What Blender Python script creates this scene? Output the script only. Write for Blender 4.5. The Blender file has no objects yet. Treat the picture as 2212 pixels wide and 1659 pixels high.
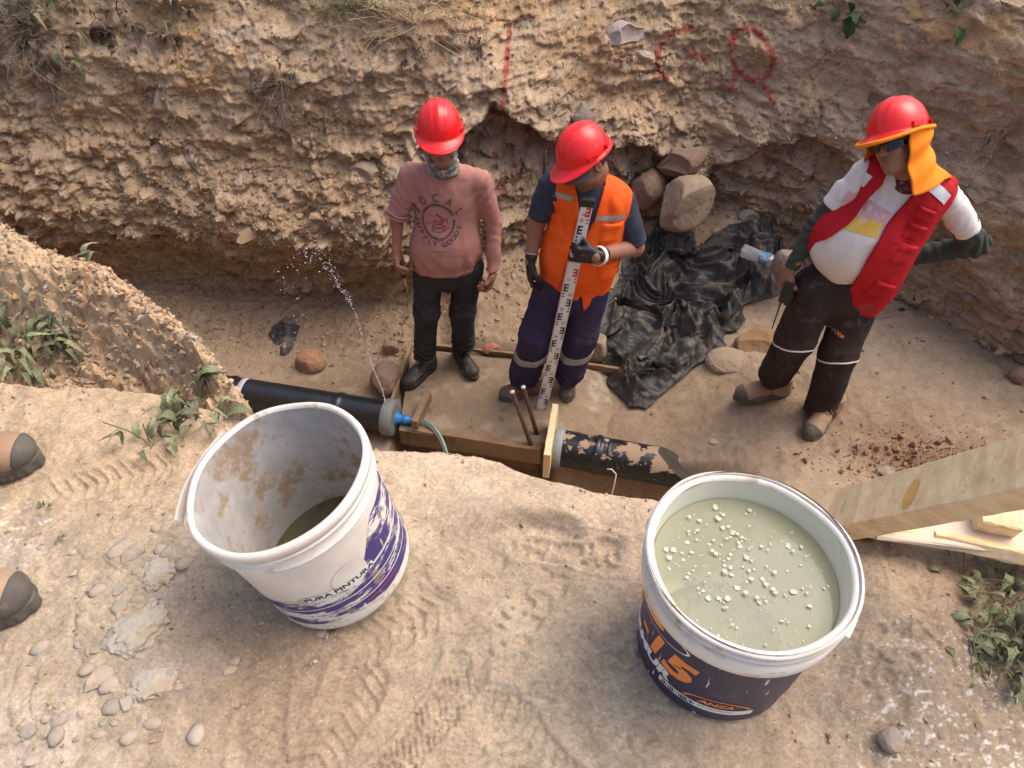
import bpy, bmesh, math, random
import numpy as np
from mathutils import Vector, Matrix, Euler
from mathutils.bvhtree import BVHTree

C = bpy.context.scene
COL = C.collection
random.seed(7)
RNG = np.random.RandomState(11)

# ------------------------------------------------------------------ camera, sky, sun, exposure
CAM_H = 3.2
FPX = 1533.0                      # focal length in pixels of a 2212 px wide picture
cam_data = bpy.data.cameras.new('camera')
cam = bpy.data.objects.new('camera', cam_data)
COL.objects.link(cam)
cam.location = (0, 0, CAM_H)
cam.rotation_euler = (math.radians(45), 0, 0)
cam_data.sensor_width = 36
cam_data.lens = 36 * FPX / 2212
cam_data.clip_start = 0.05
cam_data.clip_end = 500
C.camera = cam

SUN_ELEV, SUN_AZ = math.radians(60), math.radians(72)     # azimuth from +Y towards +X
world = bpy.data.worlds.new("World")
C.world = world
world.use_nodes = True
wn = world.node_tree
bg = wn.nodes['Background']
sky = wn.nodes.new('ShaderNodeTexSky')
sky.sky_type = 'NISHITA'
sky.sun_disc = False
sky.sun_elevation = SUN_ELEV
sky.sun_rotation = SUN_AZ
sky.air_density = 1.0
sky.dust_density = 6.0
sky.ozone_density = 0.6
wn.links.new(sky.outputs[0], bg.inputs[0])
bg.inputs[1].default_value = 0.15
sun_data = bpy.data.lights.new('sun', 'SUN')
sun_data.energy = 0.95
sun_data.angle = math.radians(45)
sun_data.color = (1.0, 0.94, 0.86)
sun = bpy.data.objects.new('sun', sun_data)
COL.objects.link(sun)
sdir = Vector((math.sin(SUN_AZ) * math.cos(SUN_ELEV), math.cos(SUN_AZ) * math.cos(SUN_ELEV), math.sin(SUN_ELEV)))
sun.rotation_euler = sdir.to_track_quat('Z', 'Y').to_euler()
C.view_settings.view_transform = 'Standard'
C.view_settings.look = 'None'
C.view_settings.gamma = 1
C.view_settings.use_curve_mapping = False
C.view_settings.exposure = 0.70
C.render.engine = 'CYCLES'
try:
    C.cycles.max_bounces = 8
    C.cycles.transparent_max_bounces = 12
except Exception:
    pass

# ------------------------------------------------------------------ helpers
S2 = math.sqrt(.5)
def at(px, py, Y=None, z=None, t=None):
    u = (px - 1106) / FPX; v = (py - 829.5) / FPX
    d = Vector((u, S2 * (1 - v), -S2 * (1 + v)))
    if t is None:
        t = Y / d.y if Y is not None else (z - CAM_H) / d.z
    return Vector((d.x * t, d.y * t, CAM_H + d.z * t))

def sstep(a, b, x):
    t = np.clip((x - a) / (b - a), 0, 1)
    return t * t * (3 - 2 * t)

def _h(ix, iy, iz, seed):
    h = (ix.astype(np.uint32) * np.uint32(374761393)) ^ (iy.astype(np.uint32) * np.uint32(668265263)) ^ (iz.astype(np.uint32) * np.uint32(2246822519)) ^ np.uint32((seed * 3266489917) & 0xffffffff)
    h = (h ^ (h >> np.uint32(15))) * np.uint32(2246822519)
    h = (h ^ (h >> np.uint32(13))) * np.uint32(3266489917)
    h = h ^ (h >> np.uint32(16))
    return (h & np.uint32(0xffffff)).astype(np.float32) / np.float32(0xffffff)

def vnoise(x, y, z, seed=0):
    xi = np.floor(x).astype(np.int64); yi = np.floor(y).astype(np.int64); zi = np.floor(z).astype(np.int64)
    fx = (x - xi).astype(np.float32); fy = (y - yi).astype(np.float32); fz = (z - zi).astype(np.float32)
    fx = fx * fx * (3 - 2 * fx); fy = fy * fy * (3 - 2 * fy); fz = fz * fz * (3 - 2 * fz)
    xi = (xi & 0xffff); yi = (yi & 0xffff); zi = (zi & 0xffff)
    x1 = (xi + 1) & 0xffff; y1 = (yi + 1) & 0xffff; z1 = (zi + 1) & 0xffff
    def L(a, b, t): return a + (b - a) * t
    r = L(L(L(_h(xi, yi, zi, seed), _h(x1, yi, zi, seed), fx), L(_h(xi, y1, zi, seed), _h(x1, y1, zi, seed), fx), fy),
          L(L(_h(xi, yi, z1, seed), _h(x1, yi, z1, seed), fx), L(_h(xi, y1, z1, seed), _h(x1, y1, z1, seed), fx), fy), fz)
    return r * 2 - 1

def fbm(x, y, z, f, octv, seed=0, gain=.5, ridged=False):
    s = np.zeros(np.shape(x), np.float32); a = 1.0; tot = 0
    for i in range(octv):
        n = vnoise(x * f, y * f, z * f, seed + i * 17)
        if ridged: n = 1 - 2 * np.abs(n)
        s += a * n; tot += a; a *= gain; f *= 2.03
    return s / tot

def worley(x, y, z, f, seed=0):
    x = (x * f).astype(np.float32); y = (y * f).astype(np.float32); z = (z * f).astype(np.float32)
    xi = np.floor(x).astype(np.int64); yi = np.floor(y).astype(np.int64); zi = np.floor(z).astype(np.int64)
    F1 = np.full(x.shape, 9, np.float32); F2 = np.full(x.shape, 9, np.float32); ID = np.zeros(x.shape, np.float32)
    for dx in (-1, 0, 1):
        for dy in (-1, 0, 1):
            for dz in (-1, 0, 1):
                cx = xi + dx; cy = yi + dy; cz = zi + dz
                a, b, c = cx & 0xffff, cy & 0xffff, cz & 0xffff
                h1 = _h(a, b, c, seed); h2 = _h(a, b, c, seed + 1); h3 = _h(a, b, c, seed + 2)
                d = np.sqrt((cx + h1 - x) ** 2 + (cy + h2 - y) ** 2 + (cz + h3 - z) ** 2)
                m = d < F1
                F2 = np.where(m, F1, np.minimum(F2, d))
                ID = np.where(m, (h1 * 7.3 + h2 * 3.1) % 1, ID)
                F1 = np.where(m, d, F1)
    return F1, F2, ID

def facets(x, z, f, seed=0, aniso=1.0):
    """broken planar chips: every cell gets its own height and tilt; returns height -1..1 and edge distance"""
    x = (x * f).astype(np.float32); z = (z * f * aniso).astype(np.float32)
    xi = np.floor(x).astype(np.int64); zi = np.floor(z).astype(np.int64); k = np.zeros_like(xi)
    F1 = np.full(x.shape, 9, np.float32); F2 = F1.copy(); O = np.zeros_like(F1)
    for dx in (-1, 0, 1):
        for dz in (-1, 0, 1):
            a, c = (xi + dx) & 0xffff, (zi + dz) & 0xffff
            h1 = _h(a, c, k, seed); h2 = _h(a, c, k, seed + 1); h3 = _h(a, c, k, seed + 2); h4 = _h(a, c, k, seed + 3); h5 = _h(a, c, k, seed + 4)
            ux = x - (xi + dx + h1); uz = z - (zi + dz + h2)
            w = .55 + .9 * h3
            d = np.sqrt(ux * ux + uz * uz) / w
            m = d < F1
            F2 = np.where(m, F1, np.minimum(F2, d))
            O = np.where(m, (h3 * 1.3 - .6) + ux * (h4 - .5) * 1.7 + uz * (h5 - .62) * 1.7, O)
            F1 = np.where(m, d, F1)
    return O, F2 - F1

def npmesh(name, V, Q, smooth=True, col=None, extra=None):
    V = np.ascontiguousarray(V, np.float32); Q = np.ascontiguousarray(Q, np.int32)
    me = bpy.data.meshes.new(name)
    k = Q.shape[1]; n = len(Q)
    me.vertices.add(len(V)); me.vertices.foreach_set('co', V.ravel())
    me.loops.add(n * k); me.loops.foreach_set('vertex_index', Q.ravel())
    me.polygons.add(n); me.polygons.foreach_set('loop_start', np.arange(0, n * k, k, dtype=np.int32))
    me.polygons.foreach_set('use_smooth', np.full(n, smooth, bool))
    me.update(calc_edges=True)
    if col is not None:
        c4 = np.ones((len(V), 4), np.float32); c4[:, :3] = col
        at_ = me.attributes.new('Col', 'FLOAT_COLOR', 'POINT'); at_.data.foreach_set('color', c4.ravel())
    for k_, a in (extra or {}).items():
        t_ = me.attributes.new(k_, 'FLOAT', 'POINT'); t_.data.foreach_set('value', np.ascontiguousarray(a, np.float32).ravel())
    return me

def gridquads(ny, nx, flip=False):
    i = np.arange(ny - 1)[:, None] * nx + np.arange(nx - 1)[None, :]
    i = i.ravel()
    q = np.stack([i, i + 1, i + nx + 1, i + nx], 1)
    return q[:, ::-1] if flip else q

def pymesh(name, verts, faces, smooth=False):
    me = bpy.data.meshes.new(name)
    me.from_pydata([tuple(v) for v in verts], [], [tuple(f) for f in faces])
    if smooth: me.polygons.foreach_set('use_smooth', [True] * len(me.polygons))
    me.update()
    return me

def link(name, me, m=None, parent=None, label=None, cat=None, group=None, kind=None):
    o = bpy.data.objects.new(name, me)
    COL.objects.link(o)
    if m is not None and me is not None and len(me.materials) == 0: me.materials.append(m)
    if parent is not None: o.parent = parent
    if label: o['label'] = label
    if cat: o['category'] = cat
    if group: o['group'] = group
    if kind: o['kind'] = kind
    return o

def thing(name, label, cat, loc=(0, 0, 0), group=None):
    o = bpy.data.objects.new(name, None); COL.objects.link(o)
    o.empty_display_size = .05
    o.location = loc; o['label'] = label; o['category'] = cat
    if group: o['group'] = group
    return o

def shift(me, loc):          # world-built mesh -> local to a thing at loc
    me.transform(Matrix.Translation(-Vector(loc))); me.update(); return me

def bmm(name, bm, smooth=False):
    me = bpy.data.meshes.new(name)
    bmesh.ops.recalc_face_normals(bm, faces=bm.faces)
    bm.to_mesh(me); bm.free()
    if smooth: me.polygons.foreach_set('use_smooth', [True] * len(me.polygons))
    me.update(); return me

def tube(pts, r, n=8, close=False, caps=True):
    """verts, faces of a tube; r number or list"""
    pts = [Vector(p) for p in pts]; N = len(pts)
    rr = r if isinstance(r, (list, tuple)) else [r] * N
    V = []; Fc = []; prev = None
    for i, p in enumerate(pts):
        if close: t = (pts[(i + 1) % N] - pts[i - 1]).normalized()
        else: t = (pts[min(i + 1, N - 1)] - pts[max(i - 1, 0)]).normalized()
        if prev is None:
            a = t.orthogonal().normalized()
        else:
            a = (prev - t * prev.dot(t)).normalized()
        prev = a; b = t.cross(a)
        for k in range(n):
            an = 2 * math.pi * k / n
            V.append(p + (a * math.cos(an) + b * math.sin(an)) * rr[i])
    R = N if close else N - 1
    for i in range(R):
        for k in range(n):
            j = (i + 1) % N
            Fc.append((i * n + k, i * n + (k + 1) % n, j * n + (k + 1) % n, j * n + k))
    if caps and not close:
        Fc.append(tuple(range(n))[::-1]); Fc.append(tuple((N - 1) * n + k for k in range(n)))
    return V, Fc

class MB:
    def __init__(s): s.V = []; s.F = []
    def add(s, V, Fc):
        o = len(s.V); s.V += [tuple(v) for v in V]; s.F += [tuple(i + o for i in f) for f in Fc]; return s
    def tube(s, pts, r, n=8, **k): return s.add(*tube(pts, r, n, **k))
    def box(s, c, ax, ay, az):   # centre and three half vectors
        c, ax, ay, az = Vector(c), Vector(ax), Vector(ay), Vector(az)
        V = [c + ax * i + ay * j + az * k for k in (-1, 1) for j in (-1, 1) for i in (-1, 1)]
        return s.add(V, [(0, 2, 3, 1), (4, 5, 7, 6), (0, 1, 5, 4), (2, 6, 7, 3), (0, 4, 6, 2), (1, 3, 7, 5)])
    def mesh(s, name, smooth=False): return pymesh(name, s.V, s.F, smooth)

def plank_mesh(name, a, b, side, w, th, jit=.0015, bev=.003, nseg=14):
    """sawn board from a to b; w along side, th along the third axis; slightly irregular, worn edges"""
    a, b = Vector(a), Vector(b); L = (b - a); d = L.normalized()
    sd = (Vector(side) - d * d.dot(Vector(side))).normalized(); nn = d.cross(sd)
    prof = []
    hw, ht = w / 2, th / 2
    for sx, sy in ((1, 1), (-1, 1), (-1, -1), (1, -1)):
        if sx * sy > 0: prof += [(sx * hw, sy * (ht - bev)), (sx * (hw - bev), sy * ht)]
        else: prof += [(sx * (hw - bev), sy * ht), (sx * hw, sy * (ht - bev))]
    V = []; Fc = []
    for i in range(nseg + 1):
        c = a + L * (i / nseg)
        for x, y in prof:
            V.append(c + sd * (x + random.uniform(-jit, jit)) + nn * (y + random.uniform(-jit, jit)))
    for i in range(nseg):
        for k in range(8): Fc.append((i * 8 + k, i * 8 + (k + 1) % 8, (i + 1) * 8 + (k + 1) % 8, (i + 1) * 8 + k))
    Fc.append(tuple(range(8))[::-1]); Fc.append(tuple(nseg * 8 + k for k in range(8)))
    me = pymesh(name, V, Fc)
    bm = bmesh.new(); bm.from_mesh(me); bmesh.ops.recalc_face_normals(bm, faces=bm.faces); bm.to_mesh(me); bm.free()
    return me

# ------------------------------------------------------------------ materials
def nodes(m):
    m.use_nodes = True; nt = m.node_tree
    return nt, nt.nodes['Principled BSDF'], nt.nodes.new, nt.links.new

def tri_mat(name, c1, c2, rough=.8, scale=6.0, c3=None, s3=20.0, t3=.6, bump=.2, bscale=60., bdist=.004, metal=0, coat=0,
            spec=.5, coords='Object', stretch=None, sss=0):
    """colour c1..c2 by fractal noise, optional spots c3, fine bump"""
    m = bpy.data.materials.new(name); nt, B, N, Lk = nodes(m)
    tc = N('ShaderNodeTexCoord'); src = tc.outputs[coords]
    if stretch:
        mp = N('ShaderNodeMapping'); mp.inputs['Scale'].default_value = stretch; Lk(src, mp.inputs[0]); src = mp.outputs[0]
    n1 = N('ShaderNodeTexNoise'); n1.inputs['Scale'].default_value = scale; n1.inputs['Detail'].default_value = 6; n1.inputs['Roughness'].default_value = .65
    Lk(src, n1.inputs['Vector'])
    r1 = N('ShaderNodeMapRange'); r1.inputs[1].default_value = .32; r1.inputs[2].default_value = .68; Lk(n1.outputs['Fac'], r1.inputs[0])
    mx = N('ShaderNodeMix'); mx.data_type = 'RGBA'; mx.inputs[6].default_value = (*c1, 1); mx.inputs[7].default_value = (*c2, 1)
    Lk(r1.outputs[0], mx.inputs[0]); outc = mx.outputs[2]
    if c3 is not None:
        n3 = N('ShaderNodeTexNoise'); n3.inputs['Scale'].default_value = s3; n3.inputs['Detail'].default_value = 8; n3.inputs['Roughness'].default_value = .7
        Lk(src, n3.inputs['Vector'])
        r3 = N('ShaderNodeMapRange'); r3.inputs[1].default_value = t3 - .04; r3.inputs[2].default_value = t3 + .06; Lk(n3.outputs['Fac'], r3.inputs[0])
        m3 = N('ShaderNodeMix'); m3.data_type = 'RGBA'; Lk(r3.outputs[0], m3.inputs[0]); Lk(outc, m3.inputs[6]); m3.inputs[7].default_value = (*c3, 1)
        outc = m3.outputs[2]
    Lk(outc, B.inputs['Base Color'])
    B.inputs['Roughness'].default_value = rough; B.inputs['Metallic'].default_value = metal
    B.inputs['Specular IOR Level'].default_value = spec
    if coat: B.inputs['Coat Weight'].default_value = coat; B.inputs['Coat Roughness'].default_value = .12
    if bump:
        nb = N('ShaderNodeTexNoise'); nb.inputs['Scale'].default_value = bscale; nb.inputs['Detail'].default_value = 5; Lk(src, nb.inputs['Vector'])
        b = N('ShaderNodeBump'); b.inputs['Strength'].default_value = bump; b.inputs['Distance'].default_value = bdist
        Lk(nb.outputs['Fac'], b.inputs['Height']); Lk(b.outputs[0], B.inputs['Normal'])
    return m

def attr_mat(name, rough=.92, fine=140., amp=.35, bump=.55, bdist=.004, spec=.2, mul=1.0, specks=.5):
    """soil: per-vertex albedo times fine grain, with grit bump"""
    m = bpy.data.materials.new(name); nt, B, N, Lk = nodes(m)
    tc = N('ShaderNodeTexCoord'); src = tc.outputs['Object']
    at_ = N('ShaderNodeAttribute'); at_.attribute_name = 'Col'
    n1 = N('ShaderNodeTexNoise'); n1.inputs['Scale'].default_value = fine; n1.inputs['Detail'].default_value = 8; n1.inputs['Roughness'].default_value = .75
    n2 = N('ShaderNodeTexNoise'); n2.inputs['Scale'].default_value = fine * .16; n2.inputs['Detail'].default_value = 9; n2.inputs['Roughness'].default_value = .7
    Lk(src, n1.inputs['Vector']); Lk(src, n2.inputs['Vector'])
    r1 = N('ShaderNodeMapRange'); r1.inputs[1].default_value = .3; r1.inputs[2].default_value = .7; r1.inputs[3].default_value = 1 - amp; r1.inputs[4].default_value = 1 + amp; Lk(n1.outputs['Fac'], r1.inputs[0])
    r2 = N('ShaderNodeMapRange'); r2.inputs[1].default_value = .3; r2.inputs[2].default_value = .7; r2.inputs[3].default_value = mul * (1 - amp * .7); r2.inputs[4].default_value = mul * (1 + amp * .6); Lk(n2.outputs['Fac'], r2.inputs[0])
    mm = N('ShaderNodeMath'); mm.operation = 'MULTIPLY'; Lk(r1.outputs[0], mm.inputs[0]); Lk(r2.outputs[0], mm.inputs[1])
    vm = N('ShaderNodeVectorMath'); vm.operation = 'SCALE'; Lk(at_.outputs['Color'], vm.inputs[0]); Lk(mm.outputs[0], vm.inputs['Scale'])
    # pale grit specks
    vo = N('ShaderNodeTexVoronoi'); vo.inputs['Scale'].default_value = fine * 1.4; Lk(src, vo.inputs['Vector'])
    sep = N('ShaderNodeSeparateColor'); Lk(vo.outputs['Color'], sep.inputs[0])
    g = N('ShaderNodeMath'); g.operation = 'GREATER_THAN'; g.inputs[1].default_value = .95; Lk(sep.outputs[0], g.inputs[0])
    g2 = N('ShaderNodeMath'); g2.operation = 'LESS_THAN'; g2.inputs[1].default_value = .4; Lk(vo.outputs['Distance'], g2.inputs[0])
    g3 = N('ShaderNodeMath'); g3.operation = 'MULTIPLY'; Lk(g.outputs[0], g3.inputs[0]); Lk(g2.outputs[0], g3.inputs[1])
    g4 = N('ShaderNodeMath'); g4.operation = 'MULTIPLY'; g4.inputs[1].default_value = specks; Lk(g3.outputs[0], g4.inputs[0])
    mx = N('ShaderNodeMix'); mx.data_type = 'RGBA'; Lk(g4.outputs[0], mx.inputs[0]); Lk(vm.outputs[0], mx.inputs[6]); mx.inputs[7].default_value = (.55, .47, .38, 1)
    Lk(mx.outputs[2], B.inputs['Base Color'])
    B.inputs['Roughness'].default_value = rough; B.inputs['Specular IOR Level'].default_value = spec
    ad = N('ShaderNodeMath'); ad.operation = 'MULTIPLY_ADD'; ad.inputs[1].default_value = 2.5; Lk(n2.outputs['Fac'], ad.inputs[0]); Lk(n1.outputs['Fac'], ad.inputs[2])
    b = N('ShaderNodeBump'); b.inputs['Strength'].default_value = bump; b.inputs['Distance'].default_value = bdist
    Lk(ad.outputs[0], b.inputs['Height']); Lk(b.outputs[0], B.inputs['Normal'])
    return m

def rock_mat(name, cols, rough=.9, dust=(.33, .23, .15)):
    """colour by object (random) with dusty patches; works for shared meshes"""
    m = bpy.data.materials.new(name); nt, B, N, Lk = nodes(m)
    oi = N('ShaderNodeObjectInfo'); cr = N('ShaderNodeValToRGB'); cr.color_ramp.interpolation = 'CONSTANT'
    el = cr.color_ramp.elements; el[0].color = (*cols[0], 1); el[1].position = 1 / len(cols); el[1].color = (*cols[1], 1)
    for i, c in enumerate(cols[2:]):
        e = el.new((i + 2) / len(cols)); e.color = (*c, 1)
    Lk(oi.outputs['Random'], cr.inputs[0])
    tc = N('ShaderNodeTexCoord')
    geo = N('ShaderNodeNewGeometry')
    n = N('ShaderNodeTexNoise'); n.inputs['Scale'].default_value = 28; n.inputs['Detail'].default_value = 7; n.inputs['Roughness'].default_value = .7; Lk(geo.outputs['Position'], n.inputs['Vector'])
    r = N('ShaderNodeMapRange'); r.inputs[1].default_value = .42; r.inputs[2].default_value = .62; Lk(n.outputs['Fac'], r.inputs[0])
    mx = N('ShaderNodeMix'); mx.data_type = 'RGBA'; Lk(r.outputs[0], mx.inputs[0]); Lk(cr.outputs[0], mx.inputs[6]); mx.inputs[7].default_value = (*dust, 1)
    Lk(mx.outputs[2], B.inputs['Base Color']); B.inputs['Roughness'].default_value = rough; B.inputs['Specular IOR Level'].default_value = .2
    n2 = N('ShaderNodeTexNoise'); n2.inputs['Scale'].default_value = 120; n2.inputs['Detail'].default_value = 6; Lk(geo.outputs['Position'], n2.inputs['Vector'])
    b = N('ShaderNodeBump'); b.inputs['Strength'].default_value = .5; b.inputs['Distance'].default_value = .004
    Lk(n2.outputs['Fac'], b.inputs['Height']); Lk(b.outputs[0], B.inputs['Normal'])
    return m

M = {}
M['soil'] = attr_mat('soil')
M['wallsoil'] = attr_mat('bank_soil', fine=90, amp=.42, bump=.8, bdist=.008)
M['floorsoil'] = attr_mat('floor_soil', fine=110, amp=.28, bump=.45, bdist=.005)
M['rock'] = rock_mat('bank_rock', [(.34, .245, .16), (.38, .28, .185), (.29, .21, .145), (.44, .31, .19), (.33, .205, .125), (.38, .30, .215), (.25, .195, .145)], dust=(.36, .255, .165))
M['pebble'] = rock_mat('pebble_rock', [(.40, .345, .28), (.33, .29, .24), (.44, .37, .30), (.37, .31, .25), (.29, .26, .225)], dust=(.46, .36, .265))
M['gravel'] = rock_mat('gravel_rock', [(.30, .17, .10), (.36, .22, .13), (.24, .14, .09), (.33, .24, .17)], dust=(.30, .18, .11))
M['wood'] = tri_mat('sawn_pine', (.66, .46, .24), (.86, .67, .42), rough=.75, scale=5, c3=(.48, .31, .15), s3=7, t3=.62, bump=.35, bscale=40, bdist=.002, stretch=(1, 5, 9))
M['wetwood'] = tri_mat('muddy_board', (.20, .12, .065), (.29, .19, .11), rough=.7, scale=5, c3=(.13, .08, .045), s3=8, t3=.6, bump=.3, bscale=50)
M['ply'] = tri_mat('pale_plywood', (.56, .44, .34), (.64, .52, .41), rough=.7, scale=3, bump=.1)
M['blackplastic'] = tri_mat('black_sheeting', (.016, .016, .017), (.042, .040, .038), rough=.53, scale=5, c3=(.12, .098, .075), s3=7, t3=.55, bump=.3, bscale=30, bdist=.004, spec=.45)
# ================================================================== TERRAIN
ZG = 1.93                        # upper ground
def pl(pts, x):
    pts = sorted(pts); return np.interp(x, [p[0] for p in pts], [p[1] for p in pts])

def smooth_pl(pts, x, w=.06):
    return (pl(pts, x - w) + 2 * pl(pts, x) + pl(pts, x + w)) / 4

_edge_px = [(0, 455), (110, 518), (230, 560), (330, 635), (430, 715), (490, 785), (530, 850), (560, 905), (700, 935), (830, 948), (960, 945),
            (1060, 960), (1170, 1003), (1250, 1030), (1340, 1055), (1430, 1078), (1600, 1110), (1800, 1135), (2000, 1150), (2212, 1175)]
EDGE = [tuple(at(x, y, z=ZG).xy) for x, y in _edge_px] + [(-2.4, 2.6), (-3.4, 3.0), (-6, 3.1), (-40, 3.1), (1.6, .75), (3, .55), (40, .4)]
def edge_y(x): return smooth_pl(EDGE, x, .03)
_front_px = [(0, 822), (200, 830), (350, 852), (440, 880), (520, 915)]
FRONT = [tuple(at(x, y, z=ZG).xy) for x, y in _front_px] + [(-2.2, 1.5), (-5, 1.9)]
def front_y(x): return pl(FRONT, x)

FOOT = [(-40, 4.3), (-5, 4.25), (-3.3, 4.1), (-2.27, 4.0), (-.76, 3.8), (-.3, 3.9), (0, 4.05), (.5, 4.3), (1.18, 4.55), (1.94, 4.2), (2.63, 3.5), (2.95, 3.0), (3.5, 2.5), (5, 2.2), (40, 2.2)]
def foot_y(x): return smooth_pl(FOOT, x, .12)

def axis(dense, step, far, grow=1.18):
    a = list(np.arange(dense[0], dense[1] + 1e-6, step)); s = step
    while a[-1] < far[1]: s *= grow; a.append(a[-1] + s)
    s = step; b = []
    x = dense[0]
    while x > far[0]: s *= grow; x -= s; b.append(x)
    return np.array(b[::-1] + a, np.float64)

def mixc(c1, c2, t): return np.asarray(c1)[None, :] * (1 - t[:, None]) + np.asarray(c2)[None, :] * t[:, None] if np.ndim(c1) == 1 else c1 * (1 - t[:, None]) + np.asarray(c2)[None, :] * t[:, None]

# ---- prints pressed into the dust: (x, y, angle, length, width, depth, kind)
def gp(px, py): v = at(px, py, z=ZG); return v.x, v.y
PRINTS = []
for px, py, ang, ln, wd, dp, kd in [(705, 1600, 70, .30, .11, .006, 1), (905, 1590, 52, .30, .075, .006, 2), (1170, 1640, -50, .28, .10, .006, 1),
        (240, 1035, 25, .28, .10, .005, 1), (1130, 1320, 60, .27, .10, .005, 3), (960, 1260, 35, .27, .10, .004, 3), (1220, 1180, -15, .24, .09, .005, 3),
        (1010, 1420, 80, .26, .1, .004, 3), (1260, 1430, 20, .27, .1, .004, 3), (850, 1360, 30, .25, .1, .004, 1), (1900, 1500, 60, .27, .1, .004, 3),
        (1330, 1560, -20, .26, .1, .004, 3), (560, 1560, 100, .27, .1, .003, 1), (1960, 1290, 75, .25, .1, .005, 3), (1060, 1530, 40, .26, .1, .003, 2)]:
    x_, y_ = gp(px, py); PRINTS.append((x_, y_, math.radians(ang), ln, wd, dp, kd))

def prints(x, y):
    z = np.zeros(x.shape)
    for i, (cx, cy, a, ln, wd, dp, kd) in enumerate(PRINTS):
        m = (np.abs(x - cx) < ln * .7) & (np.abs(y - cy) < ln * .7)
        if not m.any(): continue
        xm, ym = x[m] - cx, y[m] - cy
        u = xm * math.cos(a) + ym * math.sin(a); v = -xm * math.sin(a) + ym * math.cos(a)
        wob = fbm(xm + cx, ym + cy, xm * 0, 30, 2, 5 + i) * .006
        q = np.sqrt((u / (ln / 2)) ** 4 + ((v + wob) / (wd / 2 * (1 - .12 * np.cos(u / ln * 6)))) ** 4) ** .5
        ins = 1 - sstep(.82, 1.04, q); rim = np.exp(-((q - 1.08) / .1) ** 2)
        if kd == 1: tread = np.abs(((u + np.abs(v) * .55 + wob) / .024) % 1 - .5) * 2; tr = sstep(.7, .95, tread)
        elif kd == 2: tr = sstep(-.2, .6, np.sin((u + .006 * np.sin(v * 420)) * 420 + wob * 100))
        else: tr = sstep(.15, .5, fbm(u, v, u * 0 + i, 38, 2, 40 + i, ridged=True))
        fade = .55 + .45 * fbm(xm + cx, ym + cy, xm * 0, 9, 2, 77 + i)
        dp = dp * 1.9; z[m] += fade * (ins * (-dp + tr * dp * 1.2) + rim * dp * .5)
    return z

def near_z(x, y, detail=True):
    ey = edge_y(x)
    d = ey - y
    z = np.full(x.shape, ZG)
    o = np.zeros(x.shape)
    z += .022 * fbm(x, y, o, 1.6, 3, 1) + .012 * fbm(x, y, o, 5, 3, 2)
    z += .012 * sstep(.45, .0, d) * sstep(-.6, -.2, x) * (1 - sstep(.5, .9, x)) * .5
    # ridge of dug soil along the trench on the left with a hollow before it
    R = sstep(-.60, -1.05, x)
    fy = front_y(x) + .03 * fbm(x, y, o, 5, 3, 9)
    q = (y - fy) / np.maximum(ey - fy, .05)
    hollow = sstep(-.02, .07, q) * (1 - sstep(.1, .75, q))
    z += R * (-.15 * hollow + .10 * sstep(.3, .66, q) - .13 * sstep(.62, 1.0, q) ** 1.3)
    rough = sstep(-.50, -.72, x) * sstep(-.02, .1, q)
    # scooped step in the dust in front of the edge, centre
    cx, cy = gp(1150, 1245)
    rr = np.sqrt(((x - cx) / 1.15) ** 2 + (y - cy) ** 2); an = np.arctan2(y - cy, x - cx)
    sc = sstep(.3, .9, np.sin(an)) * .035
    z += sc * (sstep(.115, .15, rr) * (1 - sstep(.16, .30, rr))) - .012 * (1 - sstep(.06, .13, rr)) * 1.0
    for px, py, r, a in [(1420, 1110, .09, .03), (1930, 1300, .12, .02), (1700, 1560, .16, -.012), (590, 1400, .16, -.018), (2000, 1480, .1, .015), (180, 1180, .12, .015), (320, 1330, .16, .02)]:
        bx, by = gp(px, py); z += a * np.exp(-(((x - bx) ** 2 + (y - by) ** 2) / r ** 2))
    if detail:
        z += .0065 * fbm(x, y, o, 17, 3, 3) + .0018 * fbm(x, y, o, 60, 3, 4, ridged=True)
        z += prints(x, y)
        zb = z * 1.6
        F1_, F2_, ID_ = worley(x + .02 * fbm(x, y, zb, 12, 2, 11), y, zb, 14, 12)
        gx_ = x + .02 * fbm(x, y, zb, 9, 3, 13); gy_ = y + zb + .02 * fbm(x, y, zb, 9, 3, 14)
        r1, q1 = facets(gx_, gy_, 13, 530); r2, q2 = facets(gx_, gy_, 34, 540)
        z += rough * (.022 * r1 * sstep(0, .12, q1) + .009 * r2)
        z += rough * (.040 * fbm(x, y, zb, 5, 4, 6, gain=.5) + .020 * fbm(x, y, zb, 26, 4, 7, gain=.6) + .026 * np.sqrt(np.clip(1 - (F1_ / .6) ** 2, 0, 1)) * sstep(.35, .7, ID_))
        # crumbly lower-left corner
        L = sstep(-.25, -.6, x)
        k1, k2 = facets(x + .01 * fbm(x, y, o, 20, 2, 15), y, 26, 550); z += L * (.006 * fbm(x, y, o, 22, 4, 8) + .006 * np.clip(k1, 0, 1) * sstep(0, .2, k2) * sstep(-.1, .3, fbm(x, y, o, 6, 3, 16)))
    # rounded lip
    z -= .05 * (1 - sstep(0, .07, d)) ** 2
    return z, d, rough, q, R

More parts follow.
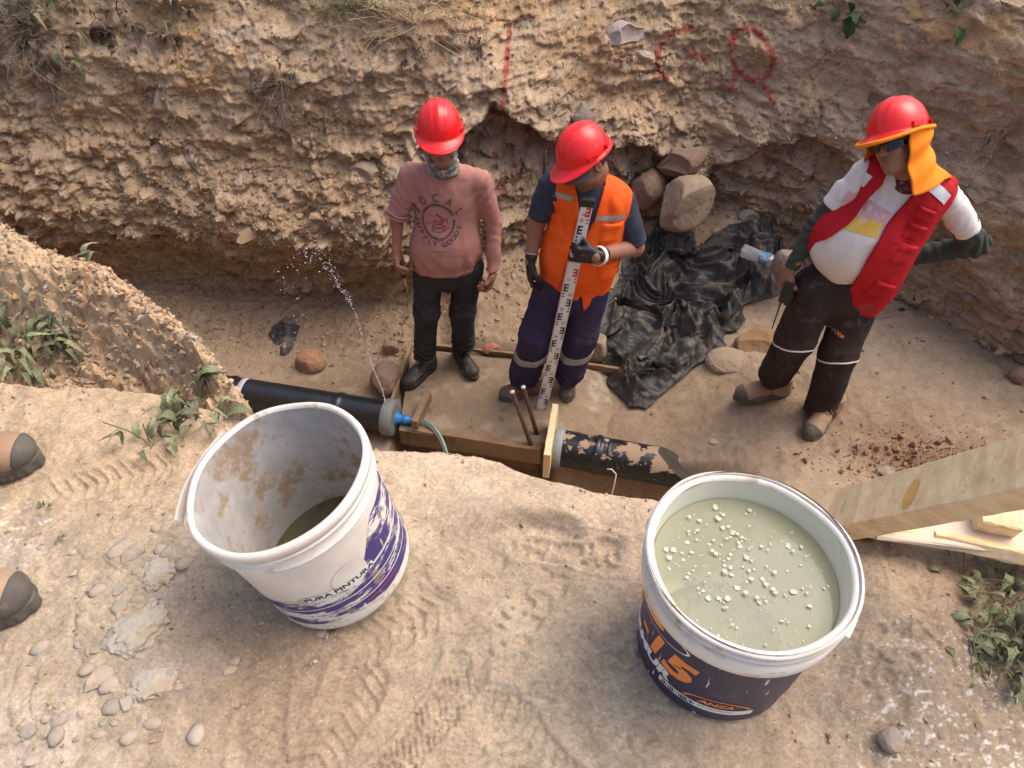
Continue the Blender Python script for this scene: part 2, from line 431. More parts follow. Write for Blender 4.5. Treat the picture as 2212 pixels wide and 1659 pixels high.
# ---- near ground sheet -------------------------------------------------
xs = axis((-2.25, 1.75), .0042, (-45, 45))
tr = np.concatenate([-np.geomspace(45, 1.5, 30), np.arange(-1.4, -.72, .03)])          # rows behind the camera (coarse)
def near_sheet():
    nx = len(xs)
    ey = edge_y(xs) + .022 * fbm(xs, xs * 0, xs * 0, 4, 3, 21) + .012 * fbm(xs, xs * 0, xs * 0, 19, 3, 22)
    far_rows = np.geomspace(45, .4, 26)
    y0 = -.25
    rows = []
    for r in far_rows[:-1]: rows.append(np.full(nx, y0 - r))
    nfine = 410
    for k in range(nfine + 1):
        rows.append(y0 + (ey - y0) * (k / nfine) ** .90)
    Y = np.array(rows); X = np.broadcast_to(xs, Y.shape).copy()
    Xf, Yf = X.ravel(), Y.ravel()
    z, d, rough, q, R = near_z(Xf, Yf)
    # face of the near bank, going down
    nf = 60
    Vx = [X]; Vy = [Y]; Vz = [z.reshape(Y.shape)]
    zt = Vz[0][-1]
    fx = []; fy = []; fz = []
    for k in range(1, nf + 1):
        t = k / nf
        zz = zt - (zt + .6) * t
        o = xs * 0
        yy = ey + .03 * np.sin(min(t * 6, 1) * 1.57) - .08 * sstep(.05, .3, t) + .05 * t
        yy = yy + .05 * fbm(xs, zz, o, 4, 4, 31) + .012 * fbm(xs, zz, o, 20, 3, 32, ridged=True)
        fx.append(xs); fy.append(yy); fz.append(zz)
    X = np.vstack([X, np.array(fx)]); Y = np.vstack([Y, np.array(fy)]); Z = np.vstack([Vz[0], np.array(fz)])
    ny = X.shape[0]
    V = np.stack([X.ravel(), Y.ravel(), Z.ravel()], 1)
    # albedo
    x, y, zz = V[:, 0], V[:, 1], V[:, 2]
    o = x * 0
    n1 = fbm(x, y, zz, 2.2, 4, 51) * .5 + .5; n2 = fbm(x, y, zz, 11, 4, 52) * .5 + .5; n3 = fbm(x, y, zz, 5, 4, 53)
    col = mixc((.445, .358, .258), (.36, .282, .200), sstep(.3, .75, n1))
    col = mixc(col, (.53, .435, .32), sstep(.45, .8, n2) * .6)
    nn = near_z(x, y, False)
    rg = np.clip(nn[2], 0, 1); d = nn[1]
    col = mixc(col, (.42, .27, .155), rg * (.55 + .4 * sstep(-.2, .3, n3)))
    col = mixc(col, (.55, .42, .29), rg * sstep(.68, .85, nn[3]) * .75)
    warm = sstep(-.35, -.7, x) * sstep(.75, 1.05, y)
    col = mixc(col, (.46, .325, .205), warm * .7)
    # paler towards the lip
    col = mixc(col, (.54, .40, .28), (1 - sstep(.02, .35, d)) * (1 - rg) * .6)
    # concrete dust and slurry, lower left
    L = sstep(-.28, -.5, x) * sstep(1.05, .85, y)
    col = mixc(col, (.50, .42, .35), L * sstep(.1, .4, fbm(x, y, o, 9, 5, 61)) * .45)
    # shade of the left bucket painted in, browner patches by right bucket and trestle
    for px, py, r, c, a in [(650, 1450, .22, (.27, .185, .12), .65), (520, 1330, .12, (.29, .2, .135), .5), (2080, 1270, .22, (.27, .18, .115), .6), (1560, 1560, .25, (.33, .235, .155), .35), (1900, 1480, .3, (.32, .235, .165), .45), (760, 1620, .2, (.33, .235, .16), .4)]:
        bx, by = gp(px, py); rr = ((x - bx) ** 2 + (y - by) ** 2) / r ** 2
        col = mixc(col, c, a * np.exp(-rr * (1 + .5 * n3)))
    # spilt lime, lower right and far left
    for px, py, r in [(2200, 1700, .30), (20, 1150, .09)]:
        bx, by = gp(px, py); rr = np.sqrt((x - bx) ** 2 + (y - by) ** 2) / r
        sp = sstep(.66, .75, fbm(x, y, o, 120, 3, 71, gain=.65) * .5 + .5 + .08 * (1 - rr)) * (1 - sstep(.6, 1.25, rr)) * sstep(-.15, .1, y)
        col = mixc(col, (.72, .68, .62), sp * .7)
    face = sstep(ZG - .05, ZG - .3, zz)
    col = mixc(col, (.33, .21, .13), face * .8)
    return V, gridquads(ny, nx), col, (ny, nx)

V, Q, colr, shp = near_sheet()
NEARV = V
ground = link('ground', npmesh('ground', V, Q, True, colr), M['soil'], kind='structure', label='pale trampled dust of the upper bank under the buckets')
near_bvh_rows = None

def gz(x, y):
    return float(near_z(np.array([x], float), np.array([y], float))[0][0])

# ---- trench floor ------------------------------------------------------
PA = at(858, 912, z=.0); PB = at(1470, 1010, z=.0)
PD = Vector((PB.x - PA.x, PB.y - PA.y, 0)).normalized(); PN = Vector((-PD.y, PD.x, 0))
def floor_z(x, y, detail=True):
    o = np.zeros(x.shape)
    D = foot_y(x) - y
    z = .012 * fbm(x, y, o, 2.5, 3, 101)
    z = z + .22 * sstep(.75, 1.6, x) + .10 * sstep(1.7, 2.6, x)
    z = z + sstep(.6, 1.1, x) * (1 - sstep(1.5, 2.1, x)) * .30 * sstep(.85, .0, D) ** 1.3
    z = z + (1 - sstep(.6, 1.1, x)) * (.09 * sstep(.35, 0, D) + sstep(-.5, -.2, x) * .30 * sstep(.75, .05, D))
    # lower channel in front of the slab and along the pipes
    s = (x - PA.x) * PN.x + (y - PA.y) * PN.y          # >0 is the far side
    mid = sstep(PA.x - .05, PA.x + .03, x) * (1 - sstep(PA.x + .9, PA.x + .98, x))
    z = z - .32 * mid * (1 - sstep(.05, .12, s))
    right = sstep(PA.x + .9, PA.x + .98, x) * (1 - sstep(1.0, 1.35, x))
    z = z - .24 * right * (1 - sstep(-.12, .02, s)) * sstep(-.9, -.3, s)
    leftm = 1 - sstep(PA.x - .05, PA.x + .03, x)
    z = z - .06 * leftm * (1 - sstep(-.05, .12, s))
    # slab bed
    inb = sstep(-.72, -.66, x) * (1 - sstep(.42, .8, x)) * sstep(.05, .1, s) * (1 - sstep(3.42, 3.52, y))
    z = z - .10 * inb
    if detail:
        z = z + .010 * fbm(x, y, o, 9, 3, 102) + .0035 * fbm(x, y, o, 45, 3, 103)
        rr = sstep(.7, 1.3, x) * sstep(.05, .5, fbm(x, y, o, 2.3, 2, 104) + .3)
        z = z + rr * .016 * fbm(x, y, o, 6.5, 3, 105, ridged=True)
        tal = sstep(.7, .1, D) * (1 - sstep(.9, 1.3, x) * .6)
        z = z + tal * .025 * fbm(x, y, o, 16, 3, 106, ridged=True)
    return z
def fz1(x, y): return float(floor_z(np.array([x], float), np.array([y], float))[0])

fxs = axis((-2.6, 3.3), .0095, (-45, 45)); fys = axis((1.7, 4.9), .0095, (.2, 6.5))
X, Y = np.meshgrid(fxs, fys); x, y = X.ravel(), Y.ravel(); o = x * 0
z = floor_z(x, y)
V = np.stack([x, y, z], 1)
n1 = fbm(x, y, o, 1.8, 4, 111) * .5 + .5; n2 = fbm(x, y, o, 8, 4, 112) * .5 + .5
wet = sstep(.35, -.4, x)
col = mixc((.365, .278, .19), (.29, .212, .14), sstep(.3, .7, n1))
col = mixc(col, (.26, .19, .125), wet * .75)
for px, py, r, c, a in [(720, 860, .35, (.16, .105, .07), .7), (640, 720, .3, (.22, .155, .105), .4), (1330, 930, .3, (.30, .21, .13), .5), (1950, 1010, .32, (.24, .135, .08), .75), (1450, 860, .35, (.32, .22, .14), .4), (2000, 860, .5, (.33, .25, .18), .5)]:
    b_ = at(px, py, z=.1); col = mixc(col, c, a * np.exp(-((x - b_.x) ** 2 + (y - b_.y) ** 2) / r ** 2))
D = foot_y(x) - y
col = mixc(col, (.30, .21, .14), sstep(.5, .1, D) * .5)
col = mixc(col, (.39, .30, .21), sstep(.55, .8, n2) * .4)
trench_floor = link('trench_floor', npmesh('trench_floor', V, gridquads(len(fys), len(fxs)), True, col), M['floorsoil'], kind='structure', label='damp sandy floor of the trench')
FLV = V

# ---- far bank ----------------------------------------------------------
def wl(px, py, Y): v = at(px, py, Y=Y); return (v.x, v.z)
LEDGE = [(-.95, .3)] + [wl(850, 450, 3.95), wl(930, 380, 4.0), wl(1000, 290, 4.1), wl(1068, 225, 4.25), wl(1120, 250, 4.3), wl(1230, 320, 4.35), wl(1400, 335, 4.4), wl(1500, 395, 4.45), wl(1560, 370, 4.4), wl(1640, 320, 4.4), wl(1760, 300, 4.3), wl(1860, 340, 4.2), wl(2000, 420, 4.0)] + [(2.7, .7), (3.2, .3)]
LEDGE = sorted([(a, b) for a, b in LEDGE])
STROKES = [[(1100, 85), (1096, 130), (1088, 180), (1086, 215)], [(1530, 126), (1490, 128), (1456, 148), (1438, 180), (1444, 210), (1462, 222)],
           [(1516, 175), (1560, 187)], [(1652 + 42 * math.cos(a), 167 + 52 * math.sin(a)) for a in np.linspace(0, 6.29, 20)],
           [(1614, 216), (1602, 240)], [(1668, 214), (1684, 243)]]
BLOBS = [(1112, 370, .03), (1140, 325, .022), (1088, 408, .045), (1066, 345, .02), (1122, 395, .02)]
def paint_mask(x, z, Yw):
    """red spray strokes, distance measured on the bank face"""
    w = fbm(x, z, x * 0, 26, 3, 201) * .012
    best = np.full(x.shape, 9.0)
    for st in STROKES:
        pts = [wl(a, b, 4.33) for a, b in st]
        for (ax, az), (bx, bz) in zip(pts[:-1], pts[1:]):
            L2 = (bx - ax) ** 2 + (bz - az) ** 2
            t = np.clip(((x - ax) * (bx - ax) + (z - az) * (bz - az)) / L2, 0, 1)
            best = np.minimum(best, np.hypot(x - ax - t * (bx - ax), z - az - t * (bz - az)))
    m = 1 - sstep(.006, .026, best + w)
    for px, py, r in BLOBS:
        a, b = wl(px, py, 4.2)
        m = np.maximum(m, (1 - sstep(r * .4, r, np.hypot(x - a, z - b) + w)) * .8)
    return m * sstep(-.55, .2, fbm(x, z, x * 0, 55, 3, 202) + .25)

def wall_xyz(x, z):
    """far bank face: returns y of the displaced surface for arrays x, z (z<=~2)"""
    o = x * 0
    yf = foot_y(x)
    left = 1 - sstep(-.9, -.1, x)
    lean = .06 + .30 * sstep(.5, 1.3, z) * sstep(.3, 1.9, z) + .22 * sstep(1.5, 2.0, z)
    y = yf + lean
    # undercut below the stony band on the left
    y += left * .09 * sstep(.52 + .06 * fbm(x, o, o, 2.5, 3, 130), .33, z) * sstep(-.05, .2, z) * 1.0
    y += -.12 * np.exp(-((z - .75) / .22) ** 2) * left
    # niche right of the broken step
    lz = pl(LEDGE, x) + .06 * fbm(x, z, o, 7, 3, 131) + .015 * fbm(x, z, o, 25, 2, 132)
    inn = sstep(-.88, -.60, x) * (1 - sstep(2.6, 3.0, x))
    y += inn * (.25 - .11 * sstep(.2, .8, x) - .07 * sstep(1.1, 1.6, x)) * sstep(.05, -.05, z - lz) * (.35 + .65 * sstep(-.45, -.1, z - lz))
    y -= inn * .10 * sstep(-.05, .03, z - lz) * sstep(.45, .03, z - lz)
    # large block and orange mass on the right
    a, b = wl(2150, 400, 3.7)
    y -= .12 * np.exp(-(((x - a) / .26) ** 4 + ((z - b) / .13) ** 4))
    a, b = wl(2170, 110, 3.9)
    y -= .22 * np.exp(-(((x - a) / .4) ** 2 + ((z - b) / .22) ** 2))
    # relief
    d = .085 * fbm(x, z * 1.2, o, 1.7, 3, 133) + .05 * fbm(x, z * 1.6, o, 4.5, 4, 134, ridged=True)
    rg = fbm(x, z * 1.35, o, 8, 4, 135, gain=.52, ridged=True) * (.35 + .65 * sstep(-.3, .4, fbm(x, z, o, 2.6, 2, 139)))
    fine = fbm(x, z * 1.15, o, 30, 4, 136, gain=.62)
    stony = np.maximum(sstep(.3, .5, z) * (1 - sstep(1.0, 1.5, z)) * (.6 + .4 * left), .85 * sstep(.1, .6, x) * sstep(1.15, .8, z))
    low = 1 - sstep(.15, .45, z)
    wx = x + .03 * fbm(x, z, o, 6, 2, 137); wz = z + .03 * fbm(x, z, o, 6, 2, 138)
    F1, F2, ID = worley(wx, o, wz * 1.25, 9.5, 140)
    F1b, F2b, IDb = worley(wx, o, wz * 1.1, 23, 150)
    lump = np.sqrt(np.clip(1 - (F1 / (.62)) ** 2, 0, 1)) * sstep(.45, .75, ID)
    lump2 = np.sqrt(np.clip(1 - (F1b / (.6)) ** 2, 0, 1)) * sstep(.35, .6, IDb)
    # torn ledges, broken steeply on their underside
    st = (z * 5.5 + .9 * fbm(x, z, o, 2.2, 3, 141)) % 1
    saw = (st) * sstep(1.0, .86, st)
    fx_ = x + .05 * fbm(x, z, o, 5, 3, 145) + .008 * fbm(x, z, o, 40, 2, 147); fz_ = z + .05 * fbm(x, z, o, 5, 3, 146) + .008 * fbm(x, z, o, 40, 2, 148)
    c1, e1 = facets(fx_, fz_, 7.5, 500, 1.25); c2, e2 = facets(fx_, fz_, 18, 510, 1.15); c3, e3 = facets(fx_, fz_, 42, 520)
    rub = .35 + .65 * sstep(-.35, .25, fbm(x, z, o, 2.0, 3, 149))
    d = d + (.018 + .034 * stony) * rub * c1 * sstep(0, .10, e1) + (.010 + .016 * stony + .010 * low) * rub * c2 * sstep(0, .14, e2) + (.006 + .003 * stony) * c3
    d = d + (.014 + .004 * stony) * rg + .011 * fine + .040 * saw * (.12 + .88 * stony) * sstep(-.3, .4, fbm(x, z, o, 3, 2, 142))
    d = d + lump * .040 * (.10 + stony) + lump2 * .010 * (.2 + stony + .6 * low)
    # drying cracks, upper right
    cr = np.abs(fbm(x, z, o, 4.2, 4, 143)); crack = (1 - sstep(.0, .022, cr)) * sstep(-.1, .4, fbm(x, z, o, 3.1, 2, 144)) * sstep(.2, .8, x) * sstep(.9, 1.15, z)
    d = d - .032 * crack
    y = y - d
    wall_xyz.chips = (c1 * rub, c2, e1)
    return y, lump, lump2, rg, fine, stony, crack, lz, inn

wxs = axis((-3.75, 3.5), .0078, (-45, 45))
wzs = np.concatenate([np.arange(-.25, 0, .03), np.arange(0, 2.0, .0074)])
X, Z = np.meshgrid(wxs, wzs); x, z = X.ravel(), Z.ravel()
yw, lump, lump2, rg, fine, stony, crack, lz, inn = wall_xyz(x, z)
zz = z + .25 * (lump * .03 + lump2 * .012)
V = np.stack([x, yw, zz], 1)
nr = len(wzs)
# plateau behind
top = V.reshape(nr, len(wxs), 3)[-1]
rows = []
offs = np.concatenate([np.linspace(.01, .6, 36), np.geomspace(.75, 60, 22)])
for k, of in enumerate(offs):
    r = top.copy(); r[:, 1] += of
    r[:, 2] = 1.99 + .04 * sstep(0, .5, of) + .03 * fbm(r[:, 0], r[:, 1], r[:, 0] * 0, 2, 3, 160) * sstep(0, .2, of) + .012 * fbm(r[:, 0], r[:, 1], r[:, 0] * 0, 14, 3, 161)
    rows.append(r)
V = np.vstack([V] + rows)
n1 = fbm(x, z, o * 0 if False else x * 0, 1.6, 4, 171) * .5 + .5; n2 = fbm(x, z, x * 0, 6, 5, 172) * .5 + .5; n3 = fbm(x, z * 2.5, x * 0, 3, 4, 173) * .5 + .5
col = mixc((.385, .270, .168), (.43, .265, .135), sstep(.4, .7, n1) * sstep(.7, 1.2, z))
col = mixc(col, (.31, .215, .135), sstep(.5, .8, n2) * .6)
col = mixc(col, (.42, .33, .235), sstep(.55, .8, n3) * .65)
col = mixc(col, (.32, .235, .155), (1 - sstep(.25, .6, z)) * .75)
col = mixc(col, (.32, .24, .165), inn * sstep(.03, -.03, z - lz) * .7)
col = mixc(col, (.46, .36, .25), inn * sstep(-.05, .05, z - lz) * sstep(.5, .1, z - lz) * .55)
pal = np.stack([np.array(c) for c in [(.40, .30, .21), (.33, .25, .19), (.45, .34, .24), (.27, .2, .15)]])
pid = (np.clip(fbm(x, z, x * 0, 9.5, 1, 174) * .5 + .5, 0, .999) * 4).astype(int)
col = col * (1 - (lump * .7)[:, None]) + pal[pid] * (lump * .7)[:, None]
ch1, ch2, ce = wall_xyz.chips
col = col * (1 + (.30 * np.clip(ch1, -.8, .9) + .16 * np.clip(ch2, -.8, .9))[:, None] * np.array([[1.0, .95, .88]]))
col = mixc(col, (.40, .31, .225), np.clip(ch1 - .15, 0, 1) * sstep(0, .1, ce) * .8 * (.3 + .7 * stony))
pm = paint_mask(x, z, yw)
col = mixc(col, (.34, .03, .03), pm * .78)
col = np.vstack([col, np.tile(np.array([[.33, .235, .15]]), (len(offs) * len(wxs), 1))])
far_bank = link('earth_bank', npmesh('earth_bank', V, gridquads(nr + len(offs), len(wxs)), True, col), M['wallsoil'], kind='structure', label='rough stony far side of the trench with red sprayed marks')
WV = V[:nr * len(wxs)].reshape(nr, len(wxs), 3)
def wy(x, z):
    return float(wall_xyz(np.array([x], float), np.array([z], float))[0][0])
def wall_at(px, py):
    """point of the far bank that the given direction meets"""
    d = at(px, py, t=1) - Vector((0, 0, CAM_H)); Y = 3.2
    for _ in range(400):
        p = at(px, py, Y=Y)
        i = int(np.clip(np.searchsorted(wxs, p.x), 1, len(wxs) - 1)); j = int(np.clip(np.searchsorted(wzs, p.z), 1, nr - 1))
        if WV[j, i, 1] <= Y: return Vector((p.x, WV[j, i, 1], p.z))
        Y += .006
    return p

# ---- stones ------------------------------------------------------------
def hull_rock(seed, n=13, flat=(1, .8, .6)):
    r = random.Random(seed); bm = bmesh.new()
    for _ in range(n):
        v = Vector((r.gauss(0, 1), r.gauss(0, 1), r.gauss(0, 1))).normalized() * r.uniform(.82, 1.05)
        bm.verts.new((v.x * flat[0], v.y * flat[1], v.z * flat[2]))
    res = bmesh.ops.convex_hull(bm, input=bm.verts)
    bmesh.ops.delete(bm, geom=[g for g in res['geom_interior'] if isinstance(g, bmesh.types.BMVert)], context='VERTS')
    bmesh.ops.recalc_face_normals(bm, faces=bm.faces)
    return bm

ROCKS = []
for i in range(12):
    bm = hull_rock(i, 14 if i % 2 else 20, (1, .85, random.Random(i).uniform(.45, .8)))
    me = bpy.data.meshes.new('stone'); bm.to_mesh(me); bm.free(); me.materials.append(M['rock']); ROCKS.append(me)
def round_pebble(i, m):
    bm = bmesh.new(); bmesh.ops.create_icosphere(bm, subdivisions=2, radius=1)
    for v in bm.verts:
        n = vnoise(*[np.array([c * 1.3 + i * 9.1]) for c in v.co], seed=i)[0] + .35 * vnoise(*[np.array([c * 3.1 + i * 5.1]) for c in v.co], seed=i + 50)[0]
        v.co = v.co * (1 + .20 * n); v.co.z *= .62; v.co.y *= .78 + .05 * (i % 4)
    me = bpy.data.meshes.new('pebble'); bm.to_mesh(me); bm.free(); me.polygons.foreach_set('use_smooth', [True] * len(me.polygons)); me.materials.append(m); return me
PEBB = [round_pebble(i, M['pebble']) for i in range(7)]

def rock_arrays(me):
    n = len(me.vertices); a = np.zeros(n * 3, np.float32); me.vertices.foreach_get('co', a)
    faces = [list(p.vertices) for p in me.polygons]
    return a.reshape(-1, 3), np.array(faces, np.int32)
def rand_rot(rs, n):
    q = rs.normal(size=(n, 4)); q /= np.linalg.norm(q, axis=1)[:, None]
    w, x, y, z = q.T
    return np.stack([1 - 2 * (y * y + z * z), 2 * (x * y - z * w), 2 * (x * z + y * w), 2 * (x * y + z * w), 1 - 2 * (x * x + z * z), 2 * (y * z - x * w), 2 * (x * z - y * w), 2 * (y * z + x * w), 1 - 2 * (x * x + y * y)], 1).reshape(n, 3, 3)
LOW = []
for i in range(6):
    bm = hull_rock(100 + i, 8, (1, .8, .6)); me = bpy.data.meshes.new('low'); bm.to_mesh(me); bm.free(); LOW.append(rock_arrays(me)); bpy.data.meshes.remove(me)
def scatter_stuff(name, pts, sizes, cols, mat, seed=0, parent=None, **kw):
    rs = np.random.RandomState(seed); Vs = []; Fs = []; Cs = []; off = 0
    which = rs.randint(0, len(LOW), len(pts)); R = rand_rot(rs, len(pts))
    for k, (rv, rf) in enumerate(LOW):
        m = np.where(which == k)[0]
        if not len(m): continue
        v = np.einsum('nij,vj->nvi', R[m], rv) * sizes[m][:, None, None] + pts[m][:, None, :]
        Vs.append(v.reshape(-1, 3)); n = len(rv)
        Fs.append((rf[None] + (np.arange(len(m)) * n)[:, None, None] + off).reshape(-1, 3)); off += len(m) * n
        Cs.append(np.repeat(cols[m], n, axis=0))
    me = npmesh(name, np.vstack(Vs), np.vstack(Fs), False, np.vstack(Cs))
    return link(name, me, mat, parent=parent, **kw)

M['grit'] = attr_mat('grit', fine=160, amp=.3, bump=.3)
PALW = np.array([(.40, .285, .18), (.35, .24, .15), (.46, .345, .225), (.31, .22, .145), (.42, .28, .16), (.38, .30, .21), (.27, .20, .14)])
# wall grit and the larger single stones
rs = np.random.RandomState(5)
inside = np.where((x > -3.6) & (x < 3.4) & (z > .02) & (z < 1.93))[0]
w = (.10 + stony[inside] * 1.3 + .7 * (1 - sstep(.15, .45, z[inside])) * (x[inside] < 0) + .3)
w *= (.3 + sstep(-.2, .5, fbm(x[inside], z[inside], x[inside] * 0, 2.4, 3, 180)))
w /= w.sum()
idx = rs.choice(inside, 17000, p=w)
sz = .0045 + .017 * rs.rand(len(idx)) ** 3.2
pts = V[idx]; pts[:, 1] -= sz * .15
cc = PALW[rs.randint(0, 7, len(idx))] * (.85 + .3 * rs.rand(len(idx), 1))
cc = np.where((pm[idx] > .3)[:, None], np.array([[.36, .03, .03]]), cc)
scatter_stuff('wall_gravel', pts, sz, cc, M['grit'], 3, parent=far_bank, kind='stuff')
w2 = (.05 + stony[inside] * 1.6 + .25 * (1 - sstep(.1, .4, z[inside]))); w2 /= w2.sum()
idx = rs.choice(inside, 285, p=w2, replace=False)
sizes = np.sort(.020 + .055 * rs.rand(285) ** 2.0)[::-1]
placed = []
for i, s in zip(idx, sizes):
    p = Vector(V[i])
    if any((p - q).length < (s + r) * .75 for q, r in placed): continue
    placed.append((p, s))
    o_ = link('stone', ROCKS[rs.randint(0, 12)], parent=far_bank)
    o_.location = (p.x, p.y + s * .25, p.z)
    k = s * rs.uniform(.9, 1.15)
    o_.scale = (k * 1.15, k * rs.uniform(.8, 1), k * rs.uniform(.7, .95)); o_.rotation_euler = (rs.uniform(-.6, .6), rs.uniform(-.5, .5), rs.uniform(0, 6.28))

# rubble at the foot of the bank, crumbs on the floor
m_ = (FLV[:, 0] > -2.5) & (FLV[:, 0] < 3.2) & (FLV[:, 1] > 1.9)
cand = np.where(m_)[0]; D_ = foot_y(FLV[cand, 0]) - FLV[cand, 1]
w = .02 + 1.6 * sstep(.75, .1, D_) * (D_ > -.1) * (.25 + sstep(1.1, .6, FLV[cand, 0])) + .05 * sstep(1.2, 2, FLV[cand, 0]); w /= w.sum()
idx = cand[rs.choice(len(cand), 4500, p=w)]
sz = .004 + .018 * rs.rand(len(idx)) ** 3.5
pts = FLV[idx].copy(); pts[:, 2] += sz * .2
scatter_stuff('floor_gravel', pts, sz, PALW[rs.randint(0, 7, len(idx))] * (.8 + .3 * rs.rand(len(idx), 1)), M['grit'], 6, parent=trench_floor, kind='stuff')
# near ground crumbs
nv = NEARV
cand = np.where((nv[:, 0] > -2.1) & (nv[:, 0] < 1.6) & (nv[:, 1] > .3) & (nv[:, 2] > ZG - .25) & (rs.rand(len(nv)) < .35))[0]
nzd = near_z(nv[cand, 0], nv[cand, 1], False)
w = .12 + 2.4 * nzd[2] + .8 * (1 - sstep(.0, .12, nzd[1])) + .55 * sstep(-.3, -.6, nv[cand, 0]) * (nzd[2] < .5) + .25 * sstep(.5, .8, nv[cand, 0])
w *= .35 + 1.3 * sstep(-.1, .5, fbm(nv[cand, 0], nv[cand, 1], nv[cand, 0] * 0, 6, 3, 190)); w /= w.sum()
idx_ = rs.choice(len(cand), 11000, p=w); idx = cand[idx_]; nzd_ = np.clip(nzd[2], 0, 1)
sz = .0012 + .0065 * rs.rand(len(idx)) ** 4 + .011 * nzd_[idx_] * rs.rand(len(idx)) ** 3
pts = nv[idx].copy(); pts[:, 2] += sz * .25
PALN = np.array([(.42, .33, .23), (.36, .275, .19), (.48, .385, .27), (.31, .24, .17), (.44, .30, .18), (.40, .345, .27)])
scatter_stuff('ground_crumbs', pts, sz, PALN[rs.randint(0, 6, len(idx))] * (.8 + .3 * rs.rand(len(idx), 1)), M['grit'], 7, parent=ground, kind='stuff')

# loose stones all over the dug ridge
rdg = np.clip(nzd[2], 0, 1); w = rdg * (.35 + sstep(-.3, .4, fbm(nv[cand, 0], nv[cand, 1], nv[cand, 0] * 0, 9, 2, 191))); w /= w.sum()
idx = cand[rs.choice(len(cand), 5200, p=w)]
sz = .0028 + .0145 * rs.rand(len(idx)) ** 3.6
pts = nv[idx].copy(); pts[:, 2] += sz * .1
PALR = np.array([(.46, .31, .185), (.40, .25, .14), (.52, .385, .255), (.34, .20, .115), (.48, .30, .16), (.44, .345, .24)])
scatter_stuff('ridge_gravel', pts, sz, PALR[rs.randint(0, 6, len(idx))] * (.82 + .3 * rs.rand(len(idx), 1)), M['grit'], 17, parent=ground, kind='stuff')
# ================================================================== SIGNED DISTANCE MODELLING (clothes, bodies, boots, hands)
def nv3(v): return np.array(v, np.float32)
def nrm(v): v = np.array(v, np.float64); return v / np.linalg.norm(v)
def smin(a, b, k):
    h = np.clip(.5 + .5 * (b - a) / k, 0, 1); return b + (a - b) * h - k * h * (1 - h)
def smax(a, b, k=.004): return -smin(-a, -b, k)
def cap(p, a, b, ra, rb, w=None, k=1.0):
    """tapered capsule, optionally flattened by k along w"""
    a = nv3(a); b = nv3(b)
    ab = b - a; q = p - a
    t = np.clip((q @ ab) / max(float(ab @ ab), 1e-9), 0, 1)
    r = q - t[:, None] * ab
    if w is not None:
        w = nv3(nrm(w)); r = r + (r @ w)[:, None] * w * (1 / k - 1)
        return (np.sqrt((r * r).sum(1)) - (ra + (rb - ra) * t)) * (k * .6 + .4)
    return np.sqrt((r * r).sum(1)) - (ra + (rb - ra) * t)
def ell(p, c, R, rad):
    """ellipsoid, R rows are its axes"""
    q = (p - nv3(c)) @ np.asarray(R, np.float32).T
    rad = nv3(rad); k0 = np.sqrt(((q / rad) ** 2).sum(1)); k1 = np.sqrt(((q / rad ** 2) ** 2).sum(1)) + 1e-6
    return k0 * (k0 - 1) / k1
def rbox(p, c, R, h, r):
    q = np.abs((p - nv3(c)) @ np.asarray(R, np.float32).T) - nv3(h) + r
    return np.sqrt((np.maximum(q, 0) ** 2).sum(1)) + np.minimum(q.max(1), 0) - r
def plane(p, c, n): return (p - nv3(c)) @ nv3(nrm(n))

